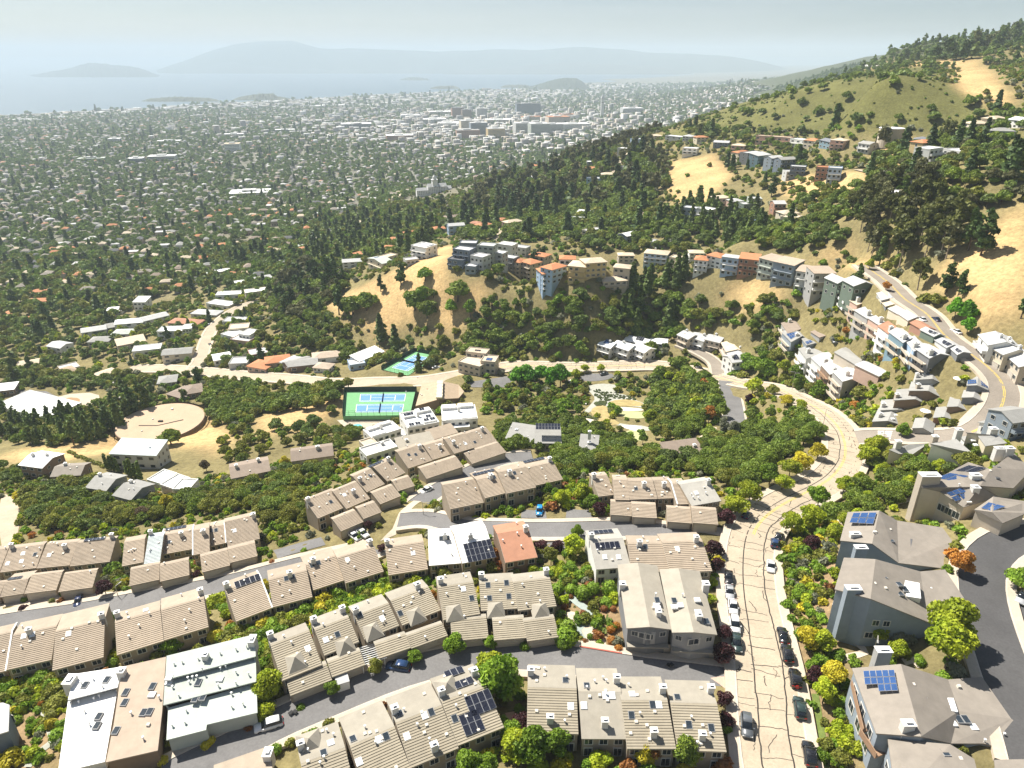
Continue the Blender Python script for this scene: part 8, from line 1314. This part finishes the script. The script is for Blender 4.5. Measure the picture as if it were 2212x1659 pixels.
print('brush', len(HB)); print('PLANTS', len(PLANTS), cnt, 'rest', len(rest), 'forms', len(PROTO_I))
# ------------------------------------------------------------------ the town on the plain
rg = np.random.default_rng(11); ca_, sa_ = math.cos(.22), math.sin(.22)
def lots(r0, r1, lx, ly, jit, keep):
 u = np.arange(-9000, 9000, lx); v = np.arange(-3000, 10000, ly); U, V = np.meshgrid(u, v); U = U+rg.uniform(-jit, jit, U.shape)*lx; V = V+rg.uniform(-jit, jit, V.shape)*ly
 st = ((U % 132) > 8) & ((V % 68) > 7) | (r0 > 2900); U, V = U[st], V[st]
 x, y = (U*ca_-V*sa_).ravel(), (U*sa_+V*ca_).ravel(); r = np.hypot(x, y); m = (r > r0) & (r < r1) & (y > 300) & (rg.uniform(size=x.shape) < keep); x, y = x[m], y[m]
 z = gz(x, y); fx_, fy_ = proj(np.stack([x, y, z], 1)); m = (fx_ > -40) & (fx_ < 2250) & (fy_ < 640) & (z > SEA_Z+1.5) & ((z < -88) | ((np.hypot(x, y) > 1050) & (z < -62)))
 return x[m], y[m], z[m], fx_[m], fy_[m]
HS = []
for r0, r1, lx, ly, jit, keep in ((560,1500,15,21,.25,.42),(1500,3000,20,27,.28,.62),(3000,5000,33,42,.3,.7),(5000,9500,62,75,.3,.5)):
 x, y, z, fx_, fy_ = lots(r0, r1, lx, ly, jit, keep); k = (lx/18)**.7; n = len(x)
 w_, d_, h_ = rg.uniform(9, 14, n)*k, rg.uniform(8, 11, n)*k, rg.uniform(3.5, 7, n)*min(k, 1.5)
 dt = np.exp(-(((fx_-1010)/330)**2+((fy_-285)/38)**2)); big = rg.uniform(size=n) < dt*.8; w_[big] *= 1.5; d_[big] *= 1.4; h_[big] *= rg.uniform(1.5, 3.2, big.sum())
 sh = (z < SEA_Z+16) & (r1 > 3000); w_[sh] *= rg.uniform(1, 2.4, sh.sum()); d_[sh] *= rg.uniform(1, 1.8, sh.sum())
 HS.append(np.stack([x, y, z, w_, d_, h_, big | sh, rg.uniform(size=n)], 1))
HS = np.concatenate(HS); HS = HS[np.argsort(np.hypot(HS[:, 0], HS[:, 1]))]
HS = HS[[free(a, b, 6.) if math.hypot(a, b) < 1400 else True for a, b in HS[:, :2]]]
RP = np.array([(.34,.33,.31),(.26,.245,.225),(.18,.16,.145),(.46,.45,.43),(.30,.22,.17),(.38,.19,.11),(.15,.145,.145),(.38,.32,.25),(.60,.60,.58),(.22,.20,.18)]); WP = np.array([(.50,.47,.42),(.58,.57,.55),(.40,.35,.29),(.44,.40,.36),(.34,.32,.30)])
def hverts(x, y, z, w_, d_, h_, flat, a):
 rise = np.where(flat, .15, 1.9); ins = np.where(flat, .25, .44*d_); c, s = np.cos(a), np.sin(a); out = []
 for zz, ix, iy in ((z-3, 0, 0), (z+h_, 0, 0), (z+h_+rise, ins, ins*.98)):
  for sx, sy in ((-1,-1),(1,-1),(1,1),(-1,1)):
   px, py = sx*(w_/2-ix), sy*(d_/2-iy); out.append(np.stack([x+px*c-py*s, y+px*s+py*c, zz+0*x], 1))
 return np.stack(out, 1)
HF = np.array([(0,1,5,4),(1,2,6,5),(2,3,7,6),(3,0,4,7),(4,5,9,8),(5,6,10,9),(6,7,11,10),(7,4,8,11),(8,9,10,11)])
NI = 290
far_ = HS[NI:]; n = len(far_); V = hverts(*far_[:, :6].T, far_[:, 6] > 0, .22+np.where(rg.uniform(size=n) < .3, 1.571, 0)+rg.uniform(-.06, .06, n)).reshape(-1, 3)
Fq = (HF[None]+12*np.arange(n)[:, None, None]).reshape(-1, 4); tint = np.empty((n, 9, 4), np.float32); tint[..., 3] = 1; rc_ = RP[rg.integers(0, len(RP), n)]; isb = far_[:, 6] > 0; rc_[isb] = RP[rg.choice([0, 3, 8, 8, 7], isb.sum())]
tint[:, :4, :3] = WP[rg.integers(0, len(WP), n)][:, None]; tint[:, 4:, :3] = rc_[:, None]
tm, t, bs = _new('town_houses'); at = t.nodes.new('ShaderNodeAttribute'); at.attribute_name = 'tint'; t.links.new(at.outputs['Color'], bs.inputs['Base Color']); bs.inputs['Roughness'].default_value = .85
me = fastmesh('town', V, Fq, [tm]); a_ = me.attributes.new('tint', 'FLOAT_COLOR', 'FACE'); a_.data.foreach_set('color', tint.reshape(-1)); tag(add('town', me), 'dense town of pale small houses spread over the plain to the bay', 'town', kind='stuff')
PH = {}
for i, (x, y, z, w_, d_, h_, b_, r_) in enumerate(HS[:NI]):
 k = (i % 5, int(r_*7))
 if k not in PH:
  wl, rc = ('white','cream','beige','lgrey','tan')[k[0]], ('grey','brown','terra','lgrey','taupe','cream','dark')[k[1]]; v = hverts(*[np.array([q]) for q in (0, 0, 0, 13.+k[0], 10., 4.+.6*k[0])], np.array([k[1] == 3]), np.array([0.]))[0]; b = MB(); b.put(v, HF[:4], 0); b.put(v[4:], HF[4:]-4, 1); hw = (13.+k[0])/2
  for q in range(4): b.box(-hw+1.2+q*(2*hw-2)/4, -hw+2.7+q*(2*hw-2)/4, -5.06, -4.98, 1.2, 2.6, 2)
  PH[k] = (mesh('valley_house', b.V, b.F, [wallm(wl), roofm(rc), GLASS], b.M), wl, rc)
 o = add('valley_house', PH[k][0], None, (x, y, z), (0, 0, .22+(1.571 if r_*50 % 1 < .3 else 0)), (w_/14, d_/10, 1)); tag(o, 'small %s walled house with a %s roof among the valley trees' % ({'lgrey':'pale grey'}.get(PH[k][1], PH[k][1]), {'terra':'red tile','lgrey':'pale flat'}.get(PH[k][2], PH[k][2])), 'house', 'small houses in the valley')
TT = []
for r0, r1, sp_, sz in ((560,1500,10,(.9,1.5)),(1500,3000,15.5,(1.2,2.0)),(3000,5200,28,(1.6,2.7)),(5200,9500,70,(2.5,4.5))):
 x, y, z, fx_, fy_ = lots(r0, r1, sp_, sp_, .45, .8 if r1 < 5000 else .7); m = (z < SEA_Z+14) & (rg.uniform(size=len(x)) < .6); dt = np.exp(-(((fx_-1010)/300)**2+((fy_-285)/30)**2)); m |= rg.uniform(size=len(x)) < dt*.6
 for a, b, c in zip(x[~m], y[~m], z[~m]):
  q = rg.uniform(); kd, cl, f = ('oak','town',1.) if q < .5 else ('round','townl',.9) if q < .72 else ('oak','dusty',1.05) if q < .86 else ('redwood','pine',.75) if q < .91 else ('round','town',1.)
  TT.append((a, b, c-.2, rg.uniform(0, 6.28), rg.uniform(*sz)*f, proto(kd, int(rg.integers(0, 2)), 2, cl)))
scatter_obj('town_trees', TT, 'street and garden trees between the houses of the town')
# larger buildings of the town
def block(label, reg, p, w_, d_, h_, wall, rc, rz=.22, group=None, fl=0):
 q = hitr(reg, p); o = empty('town_building', q, rz); tag(o, label, 'building', group); MB().box(-w_/2, w_/2, -d_/2, d_/2, -4, h_).obj('wall', [wallm(wall)], o); MB().box(-w_/2-.4, w_/2+.4, -d_/2-.4, d_/2+.4, h_, h_+.9).obj('roof', [roofm(rc)], o)
 MB().box(-w_*.2, w_*.15, -d_*.2, d_*.25, h_+.9, h_+4).obj('roof_plant', [wallm('lgrey')], o)
 for k in range(int(h_/4)):
  for s in (-1, 1): MB().box(-w_/2+1, w_/2-1, s*(d_/2+.02)-.05, s*(d_/2+.02)+.05, 1.4+k*4, 3.2+k*4).obj('window_band', [GLASS], o)
 return o
for i, (x, y, w_, d_, h_, wl, rc, lb) in enumerate([(755,770,60,40,52,'rust','dark','dark brown tower in the downtown'),(812,775,46,36,46,'brown','dark','second dark brown tower in the downtown'),(1210,750,130,40,60,'slate','dark','wide dark slab above the campus'),(910,780,50,40,55,'lgrey','lgrey','pale tower in the downtown'),(830,860,70,50,45,'cream','lgrey','cream mid rise block in the downtown'),(890,890,60,40,50,'bluegrey','lgrey','grey blue mid rise block in the downtown'),(820,900,80,40,30,'rust','grey','long red brick block in the downtown'),(1000,900,60,40,35,'ochre','lgrey','ochre block in the downtown'),(1190,870,80,50,40,'lgrey','lgrey','pale block below the campus'),(1280,880,70,50,42,'sage','lgrey','sage block below the campus'),(1370,870,70,40,36,'lgrey','white','white block below the campus'),(1400,830,90,60,45,'beige','terra','beige hall with a red roof on the campus'),(1230,790,90,40,24,'cream','terra','campus hall with a red tile roof'),(1450,770,90,40,22,'beige','terra','second campus hall with a red tile roof'),(1500,850,120,60,28,'white','white','wide white campus building'),(1880,740,110,50,30,'lgrey','white','pale building right of the clock tower'),(450,770,90,60,20,'white','white','long white warehouse in the downtown'),(640,750,120,60,22,'cream','white','wide cream block in the downtown'),(1020,800,120,70,18,'cream','white','wide pale hall in the downtown'),(100,840,120,60,24,'bluegrey','white','pale blue grey block left of the downtown'),(600,800,110,60,20,'lgrey','white','pale hall left of the towers'),(380,910,90,50,18,'rust','white','brick hall left of the downtown'),(700,830,90,60,22,'white','white','white block under the brown towers')]):
 block(lb, 'C2', (x, y), w_, d_, h_, wl, rc)
for x, y, w_, d_, h_, wl, rc, lb in [(1515,990,70,50,26,'white','cream','white octagonal block in the left town'),(890,1060,60,40,14,'bluegrey','white','long white hospital block, left'),(1060,1050,110,50,16,'lgrey','white','long white hospital block, right'),(750,930,60,40,16,'white','white','small white block in the left town'),(1625,1265,120,60,7,'white','white','low white hall with a wide roof in the left town'),(1100,930,120,40,9,'cream','white','long low hall in the left town'),(1520,890,110,40,12,'white','white','long white hall right in the left town'),(600,1045,110,40,8,'lgrey','green','long greenish roof in the left town'),(400,770,180,60,9,'white','white','long white shoreline warehouse, left'),(850,735,200,60,9,'white','white','long white shoreline warehouse, middle'),(1340,700,160,60,9,'lgrey','white','white shoreline shed, right'),(150,785,220,60,9,'white','white','long white shoreline warehouse at the left edge'),(1850,860,120,40,12,'lgrey','white','long pale block right in the left town')]:
 block(lb, 'C1', (x, y), w_*.6, d_*.7, h_, wl, rc)
# clock tower
q = hitr('C2', (1688,768)); ct = empty('clock_tower', q, .22); tag(ct, 'slim pale clock tower with a pointed top rising over the campus', 'tower'); s_ = 6.5
MB().box(-s_, s_, -s_, s_, -4, 78).obj('shaft', [wallm('lgrey')], ct); b = MB()
for x in (-1, 1):
 for y in (-1, 1): b.box(x*s_*.95-1, x*s_*.95+1, y*s_*.95-1, y*s_*.95+1, 78, 90)
b.box(-s_*.6, s_*.6, -s_*.6, s_*.6, 78, 90); b.box(-s_*1.1, s_*1.1, -s_*1.1, s_*1.1, 90, 91.5); b.obj('belfry', [wallm('lgrey')], ct); MB().put([(-s_,-s_,91.5),(s_,-s_,91.5),(s_,s_,91.5),(-s_,s_,91.5),(0,0,112)], [(0,1,4),(1,2,4),(2,3,4),(3,0,4)]).obj('spire', [roofm('lgrey')], ct)
for k in range(4): MB().cyl(0, 0, 0, .3, 3., 16).obj('clock_face', [DKFRAME], ct, loc=(s_*1.02*math.cos(k*1.5708), s_*1.02*math.sin(k*1.5708), 72), rot=(0, 1.5708, k*1.5708))
# white hotel with a tower
q = hitr('C2', (605,1255)); ht = empty('hotel', q, .35); ht.scale = (.5, .5, .5); tag(ht, 'large white castle like hotel with a domed tower in the valley trees', 'hotel'); WW = wallm('white')
def wing(x0, x1, y0, y1, h, rise, nm='wing'):
 MB().prism([(y0,-5),(y1,-5),(y1,h),((y0+y1)/2,h+rise),(y0,h)], x0, x1).obj(nm, [WW], ht); ym = (y0+y1)/2; MB().prism([(y0-.8,h-.8),(ym,h+rise),(y1+.8,h-.8),(y1+.8,h-.3),(ym,h+rise+.6),(y0-.8,h-.3)], x0-.5, x1+.5).obj('roof', [roofm('lgrey')], ht)
 for f in range(int(h/4)):
  for k in range(int((x1-x0)/5)): window(ht, x0+1.5+k*5, 1.2+f*4, 2, 2, y=y0-.05, near=False)
wing(-52, -18, -8, 8, 12, 6); wing(-20, 34, -10, 10, 20, 8); wing(30, 48, -9, 9, 14, 6); MB().box(-6, 8, -8, 6, 18, 38).obj('tower', [WW], ht); MB().box(-7.5, 9.5, -9.5, 7.5, 38, 39.5).cyl(1, -1, 39.5, 46, 6, 12, 0, 5).cyl(1, -1, 46, 52, 5.2, 12, 0, .8).cyl(1, -1, 52, 57, .8, 6, 0, .1).obj('dome', [WW], ht)
for k in range(5): MB().prism([(-12.5,20),(-4,20),(-8.2,25)], -16+k*10, -11+k*10).obj('dormer', [WW], ht)
# ------------------------------------------------------------------ cars
CARC = dict(white=(.75,.75,.74), black=(.012,.012,.014), navy=(.015,.025,.075), silver=(.42,.43,.44), grey=(.11,.12,.13), blue=(.02,.28,.62), green=(.03,.05,.045), red=(.30,.02,.02), deepblue=(.02,.05,.13), tan=(.3,.25,.2))
TYRE = mat('tyre_rubber', (.02,.02,.02), .9); RIM = mat('wheel_rim', (.4,.4,.42), .35, .05, metal=.8); LAMP = mat('lamp_glass', (.75,.75,.72), .15, .03, spec=.6); TAIL = mat('tail_glass', (.35,.02,.015), .2); CGL = mat('car_glass', (.012,.016,.02), .05, .1, spec=.8)
def paint(c): return mat('car_'+c, CARC[c], .28, .03, 1., spec=.5, coat=.8)
def loft(prof, cols):
 V, F = [], []
 for x, wb, wt, za, zb in prof: V += [(x,-wb,za),(x,-wb*1.0,za+(zb-za)*.55),(x,-wt,zb),(x,wt,zb),(x,wb,za+(zb-za)*.55),(x,wb,za)]
 n = len(prof)
 for i in range(n-1):
  for k in range(6): a, b = i*6+k, i*6+(k+1) % 6; F.append((a, b, b+6, a+6))
 F += [tuple(range(6)), tuple(range(6*n-1, 6*n-7, -1))]; return V, F
CARM = {}
def car_meshes(ty, c):
 k = (ty, c)
 if k in CARM: return CARM[k]
 L, W, H = {'sedan':(4.75,1.85,1.45),'suv':(4.75,1.92,1.72),'hatch':(4.1,1.78,1.52),'jeep':(4.5,1.9,1.85),'van':(5.1,2.,2.0)}[ty]; l, w = L/2, W/2; hb = H*(.60 if ty != 'sedan' else .62)
 body = MB().put(*loft([(-l,.82*w,.72*w,.38,hb*.82),(-l+.15,.95*w,.86*w,.25,hb*.97),(-l*.6,w,.9*w,.22,hb),(0,w,.91*w,.22,hb),(l*.45,w,.9*w,.22,hb*.98),(l*.85,.96*w,.84*w,.25,hb*.86),(l,.8*w,.68*w,.38,hb*.72)], 0))
 if ty in ('jeep','van'): cab = [(-l*.96,.86*w,.80*w,hb-.02,H-.04),(-l*.5,.88*w,.82*w,hb-.02,H),(l*.22,.88*w,.80*w,hb-.02,H-.02),(l*(.42 if ty == 'jeep' else .6),.86*w,.7*w,hb-.02,hb+.06)]
 elif ty in ('suv','hatch'): cab = [(-l*.97,.8*w,.7*w,hb-.05,hb+.06),(-l*.78,.85*w,.70*w,hb-.02,H-.08),(-l*.2,.88*w,.74*w,hb-.02,H),(l*.12,.88*w,.72*w,hb-.02,H-.05),(l*.48,.84*w,.7*w,hb-.02,hb+.03)]
 else: cab = [(-l*.72,.8*w,.72*w,hb-.02,hb+.03),(-l*.38,.85*w,.68*w,hb-.02,H-.06),(-l*.05,.87*w,.71*w,hb-.02,H),(l*.12,.87*w,.7*w,hb-.02,H-.03),(l*.46,.84*w,.7*w,hb-.02,hb+.02)]
 glass = MB().put(*loft(cab, 0)); tp = [q for q in cab if q[4] > H-.12]; roof = MB().put(*loft([(q[0], q[2]*1.01, q[2]*.94, q[4]-.03, q[4]+.035) for q in tp], 0))
 def sm(b, nm, m):
  me = b.me(nm, [m]); bm = bmesh.new(); bm.from_mesh(me); bmesh.ops.bevel(bm, geom=[e for e in bm.edges if e.is_manifold and e.calc_face_angle(0) > .5], offset=.06, segments=2, affect='EDGES'); bm.to_mesh(me); bm.free(); me.polygons.foreach_set('use_smooth', [True]*len(me.polygons)); return me
 wh = MB(); wh.cyl(0, 0, -.11, .11, .34, 14); wh.V = [(x, z, y) for x, y, z in wh.V]; rm = MB(); rm.cyl(0, 0, -.13, .13, .2, 10); rm.V = [(x, z, y) for x, y, z in rm.V]
 CARM[k] = dict(body=sm(body, 'body', paint(c)), windows=sm(glass, 'windows', CGL), roof=sm(roof, 'roof', paint(c)), wheel=wh.me('wheel', [TYRE]), rim=rm.me('rim', [RIM]), head=MB().box(-.06,.08,-.2,.2,-.07,.07).me('headlight', [LAMP]), tail=MB().box(-.06,.06,-.2,.2,-.08,.08).me('tail_light', [TAIL]), mir=MB().box(-.1,.1,-.12,.12,-.08,.08).me('wing_mirror', [paint(c)]), dim=(l, w, hb), spare=MB().put(wh.V, wh.F).me('spare_wheel', [TAIL])); return CARM[k]
def car(reg, p, heading, ty, c, label, road=None, z=None):
 q = hitr(reg, p); zz = z
 if road:
  P = ROADS[road]['line']; i = int(((P[:, :2]-q[:2])**2).sum(1).argmin()); zz = P[i, 2]+RL; d = P[min(i+1, len(P)-1), :2]-P[max(i-1, 0), :2]; d = d*heading
 else: e = hitr(reg, heading); d = (e-q)[:2]
 if zz is None: zz = float(gz(q[0], q[1]))+.13
 m = car_meshes(ty, c); l, w, hb = m['dim']; o = empty('car', (q[0], q[1], zz), math.atan2(d[1], d[0])); tag(o, label, 'car')
 if road and i > 0: sl_ = math.atan2(P[min(i+1, len(P)-1), 2]-P[max(i-1, 0), 2], np.linalg.norm(P[min(i+1, len(P)-1), :2]-P[max(i-1, 0), :2])); o.rotation_euler = (0, -sl_*heading, math.atan2(d[1], d[0]))
 add('body', m['body'], o); add('windows', m['windows'], o); add('roof', m['roof'], o)
 for x in (-l*.62, l*.62):
  for y in (-1, 1): wo = add('wheel', m['wheel'], o, (x, y*(w-.1), .34)); add('rim', m['rim'], wo)
 for y in (-1, 1): add('headlight', m['head'], o, (l-.1, y*w*.62, hb*.66)); add('tail_light', m['tail'], o, (-l+.02, y*w*.66, hb*.75)); add('wing_mirror', m['mir'], o, (l*.36, y*(w+.05), hb+.02))
 if ty == 'jeep': add('spare_wheel', m['spare'], o, (-l-.12, 0, hb*.8), (0, 0, 1.5708))
 return o
for x, y, hd, ty, c, lb in [(295,455,-1,'sedan','black','black sedan with a pale roof, top of the line at the left kerb'),(300,545,-1,'sedan','silver','silver sedan behind the black sedan at the left kerb'),(322,640,-1,'sedan','white','white sedan in the middle of the left kerb line'),(333,765,-1,'suv','white','white suv lower in the left kerb line'),(345,880,-1,'suv','green','dark green suv at the foot of the left kerb line'),(410,1415,-1,'suv','grey','dark grey suv parked alone at the left kerb'),
  (645,830,1,'sedan','black','black sedan at the head of the right kerb line'),(672,950,1,'suv','black','black suv with roof bars at the right kerb'),(722,1110,1,'jeep','black','dark jeep with an orange rear wheel at the right kerb'),(752,1300,1,'suv','green','dark green suv with roof bars at the right kerb'),(815,1600,1,'suv','black','black suv cut by the bottom edge at the right kerb'),(568,375,-1,'sedan','white','white car with a dark roof driving on the concrete road'),(592,230,1,'hatch','deepblue','small dark blue car at the right kerb below the bend'),(620,185,1,'hatch','black','small black car above the dark blue one'),(412,45,1,'hatch','navy','dark car under the purple tree at the end of the garages')]: car('A4', (x, y), hd, ty, c, lb, road='hill_road')
for reg, p, h, ty, c, lb in [('A1',(1745,1400),(1650,1430),'suv','white','white suv parked in the lane beside the pale green roof'),('A1',(512,590),(498,640),'sedan','navy','shiny navy car on the drive beside the dark red tree'),('A2',(1070,1020),(1000,1010),'suv','deepblue','dark blue suv beside the garages with hipped roofs'),('A2',(785,168),(815,190),'sedan','white','white sedan on the drive, left of the two'),('A2',(840,150),(870,172),'sedan','white','white sedan on the drive, right of the two'),('A6',(820,920),(770,940),'sedan','white','white sedan on the loop lane'),('A6',(1552,1055),(1548,1090),'hatch','blue','bright blue car in the asphalt bay'),('A7',(1293,233),(1340,240),'sedan','black','dark car on the curve below the cul de sac'),('A7',(1570,293),(1540,285),'sedan','white','white car at the curve beside the lime tree'),('A8',(980,275),(985,290),'van','grey','dark van in the court of the solar house'),('A8',(1640,135),(1620,120),'sedan','navy','navy car at the outer kerb of the upper road'),('A8',(1550,135),(1530,120),'sedan','white','white car before the red roofed garage'),('A8',(1770,215),(1745,200),'sedan','white','white sedan at the outer kerb of the upper road'),('A8',(1930,292),(1925,270),'sedan','white','white car on the drive of the white house'),('A7',(675,268),(700,262),'sedan','grey','dark car in the upper car park, left'),('A7',(525,325),(545,330),'sedan','red','dark red car in the shade of the tall trees'),('A7',(450,325),(470,330),'sedan','silver','silver car in the shade of the tall trees'),('C4',(1362,942),(1370,950),'sedan','black','black car on the side street'),('C4',(1355,812),(1360,800),'sedan','silver','silver car higher on the side street'),('C4',(1570,665),(1590,655),'suv','grey','dark suv at the top of the side street'),('A6',(882,120),(900,112),'sedan','silver','silver car beside the upper court'),('A4',(2200,570),(2190,585),'sedan','silver','silver car on the car park at the right edge')]: car(reg, p, h, ty, c, lb)
# ------------------------------------------------------------------ street lamps, parasols, bins and other small things
POLE = mat('lamp_pole', (.42,.40,.36), .6)
def lamp(reg, p, h, label):
 q = hitr(reg, p); o = empty('street_lamp', q, random.uniform(0, 6.28)); tag(o, label, 'street lamp'); MB().cyl(0, 0, -.3, h, .11, 7, 0, .06).box(0, 1.7, -.05, .05, h-.12, h).obj('pole', [POLE], o); MB().box(1.2, 1.95, -.14, .14, h-.2, h-.05).obj('lamp_head', [GREYM], o)
for i, (r, p, h, lb) in enumerate([('A7',(1890,380),9,'street lamp beside the green tree below the balcony blocks'),('A8',(708,590),9,'street lamp pole at the outer kerb under the balcony blocks'),('A8',(900,860),9,'tall street lamp on the inside of the road bend'),('A8',(1285,955),6,'street lamp at the crosswalk corner'),('A4',(1232,920),4.5,'garden lamp beside the white chimney'),('A6',(800,1075),4.5,'lamp at the nose of the loop island'),('A1',(770,560),4,'lamp beside the dark red tree')]): lamp(r, p, h, lb)
def parasol(reg, p, label, r=1.7):
 q = hitr(reg, p); o = empty('parasol', q, 0); tag(o, label, 'parasol'); MB().cyl(0, 0, -.2, 2.5, .04, 6).obj('pole', [POLE], o); MB().cyl(0, 0, 2.05, 2.6, r, 8, 0, .08).obj('canopy', [WHITEM], o)
for r, p, lb in (('A6',(1245,1012),'white parasol on the patio of the island row'),('A2',(1535,372),'white parasol behind the white roofed terrace'),('D1',(1605,352),'white parasol in the court of the solar garage'),('D1',(1125,820),'white parasol on the terrace between the gabled houses')): parasol(r, p, lb)
def wbin(reg, p, label, c='dkgrey'):
 q = hitr(reg, p); o = empty('wheelie_bin', q, random.uniform(0, 6.28)); tag(o, label, 'bin'); MB().put([(-.24,-.28,0),(.24,-.28,0),(.24,.28,0),(-.24,.28,0),(-.3,-.36,.95),(.3,-.36,.95),(.3,.36,.95),(-.3,.36,.95)], boxv(0,1,0,1,0,1)[1]).obj('body', [wallm(c)], o); MB().box(-.32,.32,-.38,.4,.95,1.02).obj('lid', [BLK], o)
for r, p, lb in (('A2',(378,1325),'dark bin at the kerb beside the end garage, left'),('A2',(405,1318),'dark bin at the kerb beside the end garage, right'),('A3',(1305,1015),'dark bin between the two drives, left'),('A3',(1325,1012),'dark bin between the two drives, right'),('A7',(1062,1268),'dark bin before the long garages')): wbin(r, p, lb)
q = hitr('A2', (712,1140)); o = empty('storage_pod', q, .4); tag(o, 'white storage pod on the drive before the garages', 'container'); MB().box(-1.1,1.1,-1.2,1.2,.0,2.3).obj('body', [WHITEM], o); MB().box(-1.15,1.15,-1.25,1.25,2.3,2.45).obj('lid', [roofm('lgrey')], o)
q = hitr('A2', (900,985)); o = empty('pergola', q, .42); tag(o, 'white slatted pergola between the garages', 'pergola');
for x in (-2, 2):
 for y in (-2, 2): MB().box(x-.08, x+.08, y-.08, y+.08, -.3, 2.6).obj('post', [WHITEM], o)
for k in range(9): MB().box(-2.4, 2.4, -2.2+k*.53, -2.1+k*.53, 2.6, 2.75).obj('slat', [WHITEM], o)
